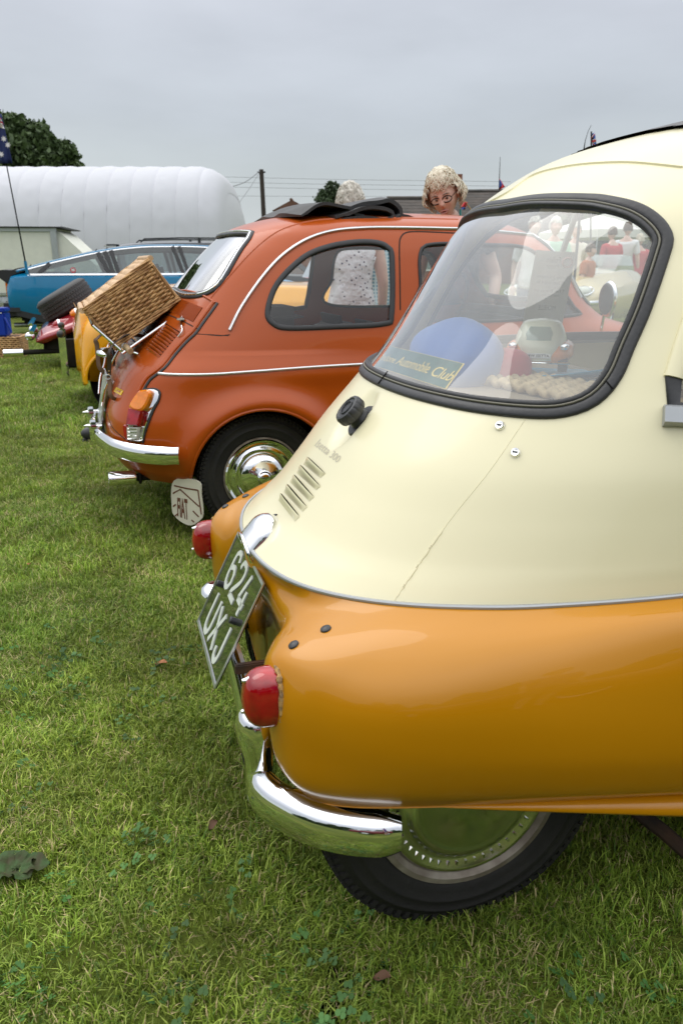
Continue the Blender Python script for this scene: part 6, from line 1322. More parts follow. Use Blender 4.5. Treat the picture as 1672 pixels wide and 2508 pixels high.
UU = np.linspace(0.0, 3.1, 40); V_ = [(u, (0.68) * a, eg(u) - 0.05 * a ** 4) for u in UU for a in np.linspace(-1, 1, 13)]
o = mk('roof', V_, [(i * 13 + j, i * 13 + j + 1, (i + 1) * 13 + j + 1, (i + 1) * 13 + j) for i in range(39) for j in range(12)], dkp, ec); fixn(o); md = o.modifiers.new('s', 'SOLIDIFY'); md.thickness = 0.06
for sg in (-1, 1):
    e3 = lambda u, z: Vector((u, sg * (0.84 - 0.26 * (z - 1.0)), z)); N_ = 30; lo = [e3(u, 1.0) for u in np.linspace(0.10, 3.75, N_)]; up = [e3(u, eg(u) - 0.08) for u in np.linspace(0.0, 3.1, N_)]
    mk('side_glass', lo + up, [(i, i + 1, N_ + i + 1, N_ + i) for i in range(N_ - 1)], M['wglass2'], ec)
    MB().sweep([p - Vector((0, 0, 0.0)) for p in up], [Vector((0, sg, 0.3))] * N_, [(-0.035, -0.004), (-0.035, 0.01), (0.045, 0.01), (0.045, -0.004)]).build('window_frame', dkp, ec)
    for u0, u1 in ((0.12, 0.06), (1.12, 1.08), (2.10, 2.02), (3.7, 3.05)): MB().sweep([e3(u0, 1.0), e3(u1, eg(u1) - 0.05)], [Vector((0, sg, 0.3))] * 2, [(-0.05, -0.01), (-0.05, 0.012), (0.05, 0.012), (0.05, -0.01)]).build('window_pillar', dkp, ec)
    MB().sweep([Vector((0.45, sg * 0.60, 1.655)), Vector((0.52, sg * 0.60, 1.725)), Vector((1.2, sg * 0.60, 1.752)), Vector((2.0, sg * 0.60, 1.755)), Vector((2.55, sg * 0.60, 1.74)), Vector((2.68, sg * 0.60, 1.68))], [Vector((0, sg, 0))] * 6, [(-0.014, -0.014), (-0.014, 0.014), (0.014, 0.014), (0.014, -0.014)]).build('roof_rail', grm, ec)
    MB().box((1.55, sg * 0.60, 1.70), (0.05, 0.03, 0.10)).build('rail_foot', grm, ec)
    for cu in (0.8, 3.7): disc_wheel(ec, (cu, 0.76 * sg, 0.33), 0.33, 0.2, sg)
MB().box((-0.06, 0, 1.60), (0.24, 1.2, 0.03), None, 0.01).build('rear_spoiler', dkp, ec)
mk('rear_glass', [(0.0, -0.62, 1.60), (0.0, 0.62, 1.60), (-0.02, 0.72, 1.05), (-0.02, -0.72, 1.05)], [(0, 1, 2, 3)], M['wglass2'], ec)
# ---- box trailer
tp_ = mat('trailer_panel', (0.72, 0.73, 0.63), 0.5, var=0.03); TF = frame_at(141, 640, 16.8, 0, 0, 8)
tr_ = thing('box_trailer', 'pale cream box trailer with metal corner trims at the left edge', 'trailer', TF.o, TF.a)
zt, zb = 1.08 + 16.8 * 0.0405, 0.48
MB().box((-2.5, 0.95, (zt + zb) / 2), (5.0, 1.9, zt - zb), None, 0.01).build('box_body', tp_, tr_)
MB().prism([(0, zb), (0, zt - 0.03), (0.12, zt - 0.10), (0.75, zt - 0.72), (0.9, zb)], 1.8, (0.002, 1.85, 0), (1, 0, 0), (0, 0, 1)).build('sloping_nose', tp_, tr_, sharp=20)
MB().box((-0.02, -0.012, (zt + zb) / 2), (0.12, 0.03, zt - zb + 0.01), None, 0.005).build('corner_post', M['alu'], tr_); MB().box((-2.5, -0.012, zt - 0.035), (4.9, 0.03, 0.07), None, 0.005).build('top_rail', M['alu'], tr_)
MB().box((-2.4, 0.9, zt + 0.012), (5.2, 2.0, 0.02)).build('roof_edge', grm, tr_); MB().box((-2.5, -0.012, zb), (5.0, 0.03, 0.05)).build('lower_rail', M['alu'], tr_)
for u in (-1.9, -1.15): disc_wheel(tr_, (u, 0.14, 0.30), 0.30, 0.18, -1)
MB().box((-1.9, 0.9, 0.38), (4.6, 1.4, 0.14)).build('chassis', M['under'], tr_)
# ---- inflatable tent
tw = mat('inflatable_fabric', (0.52, 0.53, 0.57), 0.7, bump=0.06, bscale=8, sheen=0.1)
tx1 = wxy(542, 640, 25.5).x; tx0 = wxy(-260, 640, 25.5).x; HT = 1.08 + 25.5 * 0.1186
nt_ = 20; wtube = 0.70
tent = thing('inflatable_tent', 'large white ribbed inflatable tent filling the left background', 'tent', (0, 25.5, 0))
na = 60; x = tx1; k = 0
def arch(a, s):
    c, s_ = math.cos(a), math.sin(a); e = 2 / 3.2
    return Vector((0, -math.copysign(abs(c) ** e, c) * 3.6 * (0.4 + 0.6 * s) + 3.6, abs(s_) ** e * HT * s))
while x > tx0:
    t_end = (tx1 - x); V_ = []; nx = 10
    for i in range(nx + 1):
        xx = x - wtube * i / nx; d = tx1 - xx; q = min(1, (d + 0.01) / 0.95); s_ = 1 - 0.22 * (1 - math.sqrt(max(0, 1 - (1 - q) ** 2)))
        bul = 0.040 * math.sqrt(max(0, 1 - (2 * i / nx - 1) ** 2))
        for j in range(na + 1):
            a = math.pi * j / na; p = arch(a, s_); cn_ = Vector((0, p.y - 3.6, p.z)).normalized()
            wr_ = 0.020 * noise.noise(Vector((xx * 3.5 + 40, j * 0.9, 0))) * (1 if 2 < i < 8 else 0.4)
            ln = math.exp(-(((p.z - 2.1) / 0.9) ** 2)); vv = 0.018 * math.sin((p.z * 13 - abs(2 * i / nx - 1) * 2.2)) * ln * noise.noise(Vector((k * 3.3, p.z * 2, 0)))
            q3 = p + cn_ * (bul + wr_ + vv * 2 - (0.10 if s_ < 0.99 and False else 0)); V_.append(Vector((xx, q3.y, max(0, q3.z))))
    o = mk('air_rib', V_, [(i * (na + 1) + j, (i + 1) * (na + 1) + j, (i + 1) * (na + 1) + j + 1, i * (na + 1) + j + 1) for i in range(nx) for j in range(na)], tw, tent); fixn(o)
    x -= wtube; k += 1
V_ = []
for i in range(9):
    f = 1 - i / 8; dx = 0.30 * math.sqrt(1 - f * f)
    for j in range(na + 1):
        p = arch(math.pi * j / na, 0.812); cn_ = Vector((0, p.y - 3.6, p.z)).normalized() * 0.004; V_.append(Vector((tx1 - 0.01 + dx, 3.6 + (p.y + cn_.y - 3.6) * f, max(0, (p.z + cn_.z)) * f)))
o = mk('end_wall', V_, [(i * (na + 1) + j, (i + 1) * (na + 1) + j, (i + 1) * (na + 1) + j + 1, i * (na + 1) + j + 1) for i in range(8) for j in range(na)], tw, tent); fixn(o)
# ---- box, basket at the left edge
cb = wxy(0, 740, 9.2); cb.z = 0
bk_ = thing('wicker_basket', 'low brown wicker basket on the grass with a blue cool box on top', 'basket', (wxy(20, 840, 9.6).x, 9.6, 0), R(8))
MB().box((-0.12, 0, 0.125), (0.60, 0.40, 0.25), None, 0.02).build('basket_core', mat('hamper_dark2', (0.10, 0.05, 0.02), 0.9), bk_)
mbk = MB()
for j in range(11):
    z = 0.015 + 0.023 * j
    pts_ = []
    for s_ in np.linspace(0, 1, 120, endpoint=False):
        pr = s_ * 2.0
        if pr < 0.6: p = (-0.42 + pr, -0.205)
        elif pr < 1.0: p = (0.18, -0.205 + (pr - 0.6))
        elif pr < 1.6: p = (0.18 - (pr - 1.0), 0.195)
        else: p = (-0.42, 0.195 - (pr - 1.6))
        pts_.append(Vector((p[0], p[1], z + 0.006 * math.sin(s_ * 240 + j * math.pi))))
    mbk.tube(pts_, 0.012, 5, closed=True)
o = mbk.build('weave', wick, bk_, sharp=0, rec=False); o['kind'] = 'stuff'
cool = thing('cool_box', 'bright blue plastic cool box with folded handle, cut by the left edge', 'cool box', (wxy(-4, 740, 9.5).x, 9.5, 0.26), R(8)); cm_ = mat('blue_plastic', (0.005, 0.035, 0.36), 0.35)
MB().box((-0.06, 0, 0.14), (0.30, 0.24, 0.28), None, 0.02).build('box_body', cm_, cool); MB().box((-0.06, 0, 0.30), (0.31, 0.25, 0.05), None, 0.012).build('lid', cm_, cool); MB().box((0.0, -0.125, 0.27), (0.12, 0.01, 0.008)).build('lid_edge_strip', M['white'], cool)
MB().tube([(0.08, -0.12, 0.22), (0.13, -0.13, 0.10), (0.14, -0.13, 0.06)], 0.012, 8).build('handle', cm_, cool)
# ---- cream sports car beyond, seen through the bubble car
cs = mat('cream_yellow_paint', (0.62, 0.50, 0.24), 0.25, coat=1.0)
JF = frame_at(1432, 700, 11.8, 4.3, 0.62, 238); jc = thing('cream_sports_car', 'long nosed cream sports car facing the camera with faired headlamps and chrome bumper', 'car', JF.o, JF.a)
carbody([0, 0.3, 1.0, 1.8, 2.4, 3.0, 3.7, 4.1, 4.3, 4.38], [0.76, 0.88, 1.0, 1.02, 1.0, 0.97, 0.92, 0.84, 0.76, 0.62], [0.62, 0.70, 0.76, 0.76, 0.74, 0.72, 0.66, 0.60, 0.54, 0.50], [0.35, 0.5, 0.6, 0.62, 0.6, 0.56, 0.48, 0.40, 0.30, 0.2], [0.5, 0.66, 0.78, 0.80, 0.80, 0.79, 0.74, 0.66, 0.52, 0.4], [0.4, 0.32, 0.24, 0.22, 0.22, 0.24, 0.30, 0.36, 0.40, 0.42], [0.45, 0.6, 0.7, 0.72, 0.72, 0.70, 0.64, 0.52, 0.40, 0.3], 'body', cs, jc)
MB().ell((4.34, 0, 0.50), (0.05, 0.26, 0.07)).build('air_intake', M['black'], jc)
for sg in (-1, 1):
    hl_ = MB().ell((4.03, 0.52 * sg, 0.66), (0.20, 0.13, 0.11), 20, 12).build('headlamp', M['clearlens'], jc); MB().tube([Vector((4.05 + 0.20 * math.cos(t), sg * (0.54 + 0.13 * math.sin(t)), 0.68 - 0.06 * math.cos(t))) for t in np.linspace(0, 2 * math.pi, 28, endpoint=False)], 0.012, 6, closed=True).build('lamp_surround', M['chrome'], hl_)
    MB().tube([(4.42, 0.20 * sg, 0.52), (4.36, 0.42 * sg, 0.52), (4.16, 0.66 * sg, 0.52), (3.9, 0.74 * sg, 0.52)], 0.035, 10, ry=0.7).build('quarter_bumper', M['chrome'], jc)
    for cu in (0.9, 3.3): disc_wheel(jc, (cu, 0.68 * sg, 0.32), 0.32, 0.16, sg, M['chrome'])
MB().prism([(0.9, 0.93), (1.3, 1.20), (1.9, 1.22), (2.45, 0.92)], 1.1, (0, 0.55, 0), (1, 0, 0), (0, 0, 1)).build('cabin', M['wglass2'], jc)
# gazebo
gz = thing('gazebo', 'white canopy gazebo with thin metal legs beyond the onlookers', 'gazebo', (wxy(1500, 640, 24).x, 24, 0), R(15))
V_ = [(-1.6, -1.6, 1.95), (1.6, -1.6, 1.95), (1.6, 1.6, 1.95), (-1.6, 1.6, 1.95), (0, 0, 2.55), (-1.6, -1.6, 1.75), (1.6, -1.6, 1.75), (1.6, 1.6, 1.75), (-1.6, 1.6, 1.75)]
mk('canopy', V_, [(0, 1, 4), (1, 2, 4), (2, 3, 4), (3, 0, 4), (0, 5, 6, 1), (1, 6, 7, 2), (2, 7, 8, 3), (3, 8, 5, 0)], mat('canopy_white', (0.75, 0.73, 0.68), 0.7), gz, smooth=False)
for a in (-1.58, 1.58):
    for b in (-1.58, 1.58): MB().tube([(a, b, 0), (a, b, 1.8)], 0.02, 6).build('leg', M['alu'], gz)
# =================================================================== houses, pole, wires, flags
brick = mat('brick_wall', (0.22, 0.09, 0.055), 0.85, var=0.25, vscale=3); tile_ = mat('roof_tile', (0.085, 0.07, 0.06), 0.85, col2=(0.045, 0.042, 0.038), vscale=1.6, detail=8)
tile2 = mat('red_roof_tile', (0.16, 0.075, 0.05), 0.85, col2=(0.10, 0.055, 0.04), vscale=1.5, detail=8)
def house(label, x0, x1, yc, ridge, eave, depth, tm, chim=None, rz=0):
    cx_ = (x0 + x1) / 2; w = x1 - x0; h = thing('house', label, 'house', (cx_, yc, 0), rz)
    wl = MB().box((0, 0, eave / 2), (w * 0.97, depth * 0.9, eave)).build('wall', brick, h, smooth=False)
    rf = MB().add([(-w / 2, -depth / 2, eave), (w / 2, -depth / 2, eave), (w / 2, depth / 2, eave), (-w / 2, depth / 2, eave), (-w / 2, 0, ridge), (w / 2, 0, ridge)], [(0, 1, 5, 4), (3, 4, 5, 2), (0, 4, 3), (1, 2, 5), (0, 3, 2, 1)]).build('roof', tm, h, smooth=False)
    rows_ = int(math.hypot(depth / 2, ridge - eave) / 0.32); cm = MB()
    for i in range(rows_):
        t = i / rows_; cm.box((0, -depth / 2 * (1 - t) - 0.01, eave + (ridge - eave) * t + 0.03), (w, 0.30, 0.035), Matrix.Rotation(math.atan2(ridge - eave, depth / 2), 3, 'X'))
    o = cm.build('tile_courses', tm, h, smooth=False, rec=False); o['kind'] = 'stuff'
    o['label'] = 'rows of weathered roof tiles'
    MB().tube([(-w / 2, 0, ridge + 0.04), (w / 2, 0, ridge + 0.04)], 0.11, 8).build('ridge_tiles', tm, h)
    if chim is not None:
        c = MB().box((chim, 0.3, ridge + 0.35), (0.75, 0.6, 1.3)).build('chimney', brick, rf, smooth=False)
    for i in range(max(1, int(w / 4))):
        xx = -w / 2 + 2 + i * 4
        if xx < w / 2 - 1: f = MB().box((xx, -depth * 0.45 - 0.02, eave * 0.55), (1.2, 0.06, 1.1)).build('window', M['white'], h, smooth=False); MB().box((xx, -depth * 0.45 - 0.06, eave * 0.55), (1.0, 0.03, 0.9)).build('pane', M['wglass2'], f, smooth=False)
    return h
zat = lambda y, Y: wxy(836, y, Y).z
house('long low house with a weathered dark tiled roof beyond the cars, roof ridge level', wxy(960, 0, 42).x, wxy(1135, 0, 42).x, 44, zat(488, 44), 2.3, 7, tile_)
hs = house('house with a taller brown tiled roof and brick chimney right of the low house', wxy(1098, 0, 46).x, wxy(1420, 0, 46).x, 50, zat(470, 50), 2.6, 9, tile_, chim=-2.05, rz=R(-6))
house('small distant house whose red tiled gable shows left of the orange car roof', wxy(706, 0, 60).x - 3, wxy(706, 0, 60).x + 3, 62, zat(498, 62), zat(522, 62), 2.7, tile2, rz=R(90))
house('distant house in the row of trees far right', wxy(1500, 0, 70).x, wxy(1700, 0, 70).x, 72, 6.5, 3, 8, tile_)
pole = thing('utility_pole', 'dark wooden utility pole standing beyond the white tent', 'pole', (wxy(650, 530, 48).x, 48, 0))
pt = wxy(640, 415, 48); MB().tube([(0, 0, 0), (pt.x - wxy(650, 530, 48).x, 0, pt.z)], [0.15, 0.12], 10).build('shaft', mat('tarred_wood', (0.035, 0.025, 0.02), 0.8), pole); MB().box((pt.x - wxy(650, 530, 48).x, -0.05, pt.z - 0.15), (0.45, 0.06, 0.08)).build('crossarm', M['under'], pole)
wirem = mat('wire_grey', (0.16, 0.17, 0.18), 0.6)
def wire(px, Y0, Y1, r=0.018, lab='thin overhead wire crossing the sky', sag=0.15):
    n = len(px); P_ = [wxy(x, y, Y0 + (Y1 - Y0) * i / (n - 1)) for i, (x, y) in enumerate(px)]; P_ = cr(P_, 16)
    o = MB().tube(P_, r, 5).build('overhead_wire', wirem, None); return tag(o, lab, 'wire', 'overhead wires')
wire([(540, 433), (850, 440), (1250, 445)], 48, 48, 0.009, 'topmost long overhead wire crossing the sky to the right of the tent'); wire([(540, 446), (850, 452), (1250, 456)], 48, 48, 0.009, 'second long overhead wire from the top'); wire([(545, 458), (850, 463), (1250, 467)], 48, 48, 0.009, 'third long overhead wire from the top'); wire([(555, 480), (850, 481), (1250, 480)], 48, 48, 0.008, 'lowest long overhead wire just above the house roofs')
wire([(638, 418), (600, 446), (555, 461)], 48, 44, 0.02, 'dark wire sagging from the pole top down to the tent'); wire([(638, 420), (605, 470), (572, 514)], 48, 44, 0.012, 'stay wire slanting steeply down from the pole top')
# union flag beyond the roof of the bubble car
uf = thing('union_flag', 'narrow hanging union flag on a pole above the bubble car roof', 'flag', (0, 0, 0)); FY = 16.0
base = wxy(1455, 640, FY); MB().tube([(base.x + 0.02, FY, 0), wxy(1447, 322, FY)], 0.015, 8).build('flag_pole', M['dgrey'], uf)
ub = mat('union_blue', (0.01, 0.06, 0.32), 0.7); fl = flagpart('flag_cloth', [(1445, 328), (1455, 325), (1461, 362), (1452, 365)], FY, ub, uf)
for q_, mm, dy in (([(1447, 342), (1458, 339.5), (1459, 348), (1448.5, 350)], fw_, 0.03), ([(1447.6, 343.8), (1458.3, 341.5), (1459, 346.2), (1448.2, 348.3)], fr_, 0.05), ([(1446, 337), (1455, 325.5), (1456, 328.5), (1447, 341)], fw_, 0.03), ([(1446.6, 338.5), (1455.2, 327), (1455.7, 328), (1447, 340)], fr_, 0.05), ([(1449.5, 351), (1451.5, 350.5), (1461, 360), (1460.5, 362)], fw_, 0.03), ([(1450, 351.5), (1451, 351), (1460.8, 360.5), (1460.6, 361.5)], fr_, 0.05)):
    flagpart('flag_stripe', q_, FY - dy, mm, fl)
af = thing('whip_aerial', 'thin curved whip aerial beside the union flag', 'aerial', (0, 0, 0)); MB().tube([wxy(1428, 420, 12), wxy(1428, 372, 12), wxy(1432, 345, 12), wxy(1439, 322, 12), wxy(1447, 306, 12)], [0.012, 0.012, 0.005, 0.004, 0.003], 6).build('whip', M['dgrey'], af); MB().tube([Vector((wxy(1428, 420, 12).x, 12, 0)), wxy(1428, 420, 12)], 0.02, 6).build('mast', M['dgrey'], af)
rf_ = thing('red_flag', 'small red and blue pennant with a white cross line by the brick chimney', 'flag', (0, 0, 0)); b_ = wxy(1222, 640, 15)
MB().tube([(b_.x, 15, 0), wxy(1222, 440, 15), wxy(1224, 384, 15)], [0.02, 0.008, 0.004], 6).build('flag_pole', M['dgrey'], rf_)
f2_ = flagpart('pennant', [(1221.5, 438), (1222.5, 438), (1236, 458), (1220.5, 466)], 15, fr_, rf_); flagpart('pennant_blue', [(1222, 441), (1224, 441), (1230, 452), (1222, 461)], 14.95, ub, f2_)
bf = thing('small_flag', 'small red and blue flag just behind the leaning woman\'s neck', 'flag', (0, 0, 0)); b_ = wxy(1133, 640, 7)
MB().tube([(b_.x + 0.08, 7, 0), wxy(1152, 512, 7), wxy(1137, 492, 7)], 0.006, 6).build('flag_stick', mat('cane', (0.35, 0.25, 0.12), 0.6), bf); f3 = flagpart('flag_cloth', [(1129, 497), (1144, 495), (1140, 508), (1128, 506)], 7, fr_, bf, 0.003); flagpart('flag_blue', [(1129, 507), (1140, 509), (1138, 514), (1129, 512)], 6.98, ub, f3, 0.003)
# =================================================================== trees
def leafmat(name, c1, c2):
    m = mat(name, c1, 0.6, col2=c2, vscale=2.5, detail=6); return m
def tree(name, label, loc, h, crown, seed, nleaf=14000, leaf=0.22, m=None, trunk=True, group=None):
    """crown: list of (x, y, z, r) clumps"""
    t = thing(name, label, 'tree', loc, 0, group); rg = np.random.default_rng(seed); V_ = []; F_ = []
    tot = sum(c[3] ** 2 for c in crown)
    for (cx_, cy_, cz_, r) in crown:
        n = int(nleaf * r * r / tot); d = rg.normal(size=(n, 3)); d /= np.linalg.norm(d, axis=1)[:, None]
        rad = r * (0.55 + 0.45 * rg.random(n) ** 0.5); bump_ = np.array([noise.noise(Vector(x * 2.6) + Vector((seed, cx_, cz_))) for x in d]); rad *= 1 + 0.45 * bump_
        P = np.array([cx_, cy_, cz_]) + d * rad[:, None] * [1, 1, 0.85]
        a = rg.normal(size=(n, 3)); a /= np.linalg.norm(a, axis=1)[:, None]; b = np.cross(a, rg.normal(size=(n, 3))); b /= np.linalg.norm(b, axis=1)[:, None]; s_ = leaf * (0.5 + rg.random(n))[:, None]
        base = len(V_); Q = np.stack([P - a * s_, P + b * s_ * 0.6, P + a * s_, P - b * s_ * 0.6], 1).reshape(-1, 3); V_.extend(Q.tolist()); F_.extend((base + 4 * np.arange(n)[:, None] + np.arange(4)).tolist())
    mk('crown', V_, F_, m, t, smooth=False)
    tr__ = MB().tube([(0, 0, 0), (0.05, 0, h * 0.25), (0, 0.1, h * 0.5), (0.1, 0, h * 0.8)], [h * 0.035, h * 0.028, h * 0.02, h * 0.008], 10)
    for c in crown[::2]: tr__.tube([(0, 0, h * 0.4), (c[0] * 0.5, c[1] * 0.5, (h * 0.4 + c[2]) / 2), (c[0], c[1], c[2])], [h * 0.014, h * 0.010, h * 0.004], 6)
    tr__.build('trunk', mat('bark', (0.06, 0.045, 0.03), 0.9), t, sharp=0, rec=False); return t
lm = leafmat('oak_leaves', (0.075, 0.12, 0.035), (0.035, 0.062, 0.018)); lm2 = leafmat('bush_leaves', (0.06, 0.10, 0.035), (0.025, 0.045, 0.015))
YT = 40.0; b_ = wxy(20, 640, YT)
def cp(px, py, r, dy=0): p = wxy(px, py, YT); return (p.x - b_.x, dy, p.z, r)
tree('oak_tree', 'broad dark green oak rising behind the left end of the white tent', (b_.x, YT, 0), 8.5, [cp(-70, 330, 1.6), cp(-20, 325, 1.15), cp(28, 325, 0.95), cp(70, 345, 0.85), cp(95, 325, 0.55), cp(110, 365, 0.75), cp(150, 375, 0.62), cp(172, 372, 0.30), cp(160, 357, 0.28), cp(50, 385, 1.6, 0.5), cp(120, 410, 1.5, 0.5), cp(-40, 400, 2.4), cp(30, 300, 0.45), cp(60, 310, 0.4)], 4, 22000, 0.13, lm)
YT = 34.0; b_ = wxy(806, 640, YT)
tree('garden_tree', 'small light green tree showing behind the grey haired woman', (b_.x, YT, 0), 4.6, [cp(795, 480, 0.32), cp(815, 462, 0.30), cp(825, 480, 0.4), cp(800, 500, 0.55), cp(822, 500, 0.5), cp(808, 452, 0.15)], 8, 5000, 0.055, lm2)
for i, (px, YY, hh2, lb) in enumerate(((1390, 60, 6.5, 'dense tree behind the right hand house'), (1520, 55, 7.5, 'tall dark tree beyond the gazebo'), (1700, 58, 8, 'wide dark tree at the far right behind everything'))):
    YT = YY; b_ = wxy(px, 640, YT); tree('background_tree', lb, (b_.x, YT, 0), hh2, [(0, 0, hh2 * 0.62, hh2 * 0.36), (hh2 * 0.3, 0, hh2 * 0.45, hh2 * 0.27), (-hh2 * 0.3, 0, hh2 * 0.45, hh2 * 0.27), (0, 0, hh2 * 0.3, hh2 * 0.3)], 20 + i, 6000, 0.28, lm, group='trees closing the field')
# low hedge closing the field
hd = MB(); rg = np.random.default_rng(2); n = 26000; P = np.stack([rg.uniform(-50, 60, n), 78 + rg.normal(0, 0.8, n), rg.random(n) ** 0.8 * 3.2], 1); P[:, 2] *= 0.8 + 0.25 * np.sin(P[:, 0] * 0.7) + 0.15 * np.sin(P[:, 0] * 2.3)
a = rg.normal(size=(n, 3)); a /= np.linalg.norm(a, axis=1)[:, None]; b = np.cross(a, rg.normal(size=(n, 3))); b /= np.linalg.norm(b, axis=1)[:, None]
Q = np.stack([P - a * .3, P + b * .2, P + a * .3, P - b * .2], 1).reshape(-1, 3); o = mk('hedgerow', Q.tolist(), (4 * np.arange(n)[:, None] + np.arange(4)).tolist(), lm, None, smooth=False); o['kind'] = 'stuff'; tag(o, 'dark hedgerow closing the far side of the field', 'hedge')
# =================================================================== things behind the bubble car's glass
blc = mat('blue_fabric', (0.07, 0.17, 0.48), 0.9, bump=0.1, bscale=90, sheen=0.3); rdc = mat('crimson_fabric', (0.50, 0.03, 0.06), 0.9, bump=0.1, bscale=90, sheen=0.3)
def iw(p): return IF.M @ Vector(p)
cu_ = thing('cushion', 'large blue cushion on the rear shelf of the bubble car', 'cushion', IF.o, IF.a)
def blob(c, r, rot=None, e=2.6, n=28):
    V_ = []; m2 = 18
    for i in range(m2 + 1):
        t = math.pi * i / m2 - math.pi / 2
        for k in range(n):
            p = 2 * math.pi * k / n; f = lambda a: math.copysign(abs(a) ** (2 / e), a); v = Vector((r[0] * f(math.cos(t)) * f(math.cos(p)), r[1] * f(math.cos(t)) * f(math.sin(p)), r[2] * f(math.sin(t)))); v *= 1 + 0.04 * noise.noise(v * 14)
            if rot is not None: v = rot @ v
            V_.append(v + Vector(c))
    return V_, [(i * n + k, i * n + (k + 1) % n, (i + 1) * n + (k + 1) % n, (i + 1) * n + k) for i in range(m2) for k in range(n)]
V_, F_ = blob(IF.at_v(1118, 872, 0.10), (0.085, 0.095, 0.055), Matrix.Rotation(R(-20), 3, 'Y') @ Matrix.Rotation(R(20), 3, 'X')); o = mk('cushion_body', V_, F_, blc, cu_); fixn(o)
c2 = thing('cushion', 'small crimson cushion between the blue cushion and the toy car', 'cushion', IF.o, IF.a); V_, F_ = blob(IF.at_v(1236, 905, 0.06), (0.05, 0.045, 0.042)); o = mk('cushion_body', V_, F_, rdc, c2); fixn(o)
mg = thing('magazine', 'crumpled blue and white magazine under the toy car', 'magazine', IF.o, IF.a)
for z0, m_, nm in ((0.862, mat('magazine_blue', (0.05, 0.36, 0.60), 0.4), 'cover'), (0.858, M['white'], 'page')):
    V_ = []
    for i in range(13):
        for j in range(9):
            u = 0.79 + 0.16 * j / 8 + (-0.03 if nm == 'page' else 0); v = 0.17 - 0.22 * i / 12; cur = 0.022 * max(0, (i - 6) / 6) ** 1.6 * (1 if nm == 'cover' else 0.2); V_.append((u, v, z0 + cur + 0.003 * math.sin(i * 0.9 + j * 0.6)))
    o = mk(nm, V_, [(i * 9 + j, i * 9 + j + 1, (i + 1) * 9 + j + 1, (i + 1) * 9 + j) for i in range(12) for j in range(8)], m_, mg); md = o.modifiers.new('s', 'SOLIDIFY'); md.thickness = 0.002
wm = thing('wicker_mat', 'pale woven straw mat along the edge of the rear shelf', 'mat', IF.o, IF.a); mbk = MB()
for j in range(6):
    u = 0.70 + 0.024 * j; mbk.tube([Vector((u - 0.20 * (v + 0.05), v, 0.866 + 0.004 * math.sin(v * 190 + j * math.pi))) for v in np.linspace(-0.30, 0.12, 90)], 0.009, 6)
o = mbk.build('straw_plait', mat('straw', (0.52, 0.40, 0.24), 0.8, var=0.2, vscale=60), wm, sharp=0, rec=False); o['kind'] = 'stuff'
# toy car (front towards the camera)
tp0 = IF.at_z(1318, 912, 0.866); toy = thing('toy_bubble_car', 'small toy bubble car in cream and orange on the magazine behind the rear window', 'toy car', IF.M @ Vector((tp0.x, tp0.y, 0.874)), R(252))
ts = 0.074; toy.scale = (1.0, 1.12, 0.74)
def toyrows(rows, n=40, m=14): return levels(np.linspace(0, 2 * math.pi, n, endpoint=False), rows, m)
tcm, tom = mat('toy_cream', (0.72, 0.72, 0.55), 0.3, coat=0.5), mat('toy_orange', (0.90, 0.24, 0.03), 0.3, coat=0.5)
P = toyrows([(0.42, -0.95, 0.56, 0, 1.0, 2.6), (0.8, -0.95, 0.62, 0, 1.02, 2.6), (1.10, -0.85, 0.60, 0, 0.95, 2.6), (1.5, -0.6, 0.52, 0, 0.72, 2.6), (1.75, -0.4, 0.40, 0, 0.5, 2.4), (1.85, -0.1, 0.05, 0, 0.12, 2)]) * ts
o = mk('toy_body', P.reshape(-1, 3), grid_faces(*P.shape[:2]), tcm, toy); fixn(o)
P = toyrows([(0.32, -0.95, 0.66, 0, 0.90, 3.0), (0.6, -1.05, 0.80, 0, 0.95, 3.0), (0.9, -1.02, 0.78, 0, 0.88, 2.8), (1.06, -0.95, 0.63, 0, 0.66, 2.6)]) * ts
o = mk('toy_wings', P.reshape(-1, 3), grid_faces(*P.shape[:2]), tom, toy); fixn(o)
P = toyrows([(1.14, -0.5, 0.50, 0, 0.952, 2.8), (1.35, -0.5, 0.47, 0, 0.855, 2.8), (1.60, -0.45, 0.40, 0, 0.68, 2.6)]) * ts; q = P[:, 14:27]; o = mk('toy_windscreen', q.reshape(-1, 3), grid_faces(q.shape[0], q.shape[1], False), M['wglass2'], toy)
for sg in (-1, 1):
    MB().lathe([(0, 0.12 * ts), (0.16 * ts, 0.12 * ts), (0.26 * ts, 0.10 * ts), (0.27 * ts, -0.1 * ts), (0, -0.1 * ts)], 20, (0.62 * ts, 0.58 * sg * ts, 0.27 * ts), (0, sg, 0)).build('toy_wheel', M['rubber'], toy); MB().lathe([(0, 0.14 * ts), (0.15 * ts, 0.13 * ts), (0.16 * ts, 0.1 * ts)], 16, (0.62 * ts, 0.58 * sg * ts, 0.27 * ts), (0, sg, 0)).build('toy_hubcap', M['chrome'], toy)
    MB().lathe([(0.0, 0.09 * ts), (0.10 * ts, 0.06 * ts), (0.11 * ts, -0.12 * ts), (0.03 * ts, -0.2 * ts)], 16, (0.80 * ts, 0.60 * sg * ts, 0.92 * ts), (1, 0, 0)).build('toy_headlamp', M['chrome'], toy)
MB().tube([Vector((0.98 - 0.25 * abs(v) ** 3, v, 0.36)) * ts for v in np.linspace(-0.75, 0.75, 12)], 0.035 * ts, 8).build('toy_bumper', M['chrome'], toy)
Vt, Ft = text_tris('BMW ISETTA', bold=0.02); pl_ = MB().box((1.03 * ts, 0, 0.62 * ts), (0.02 * ts, 0.62 * ts, 0.16 * ts)).build('toy_plate', M['white'], toy, smooth=False)
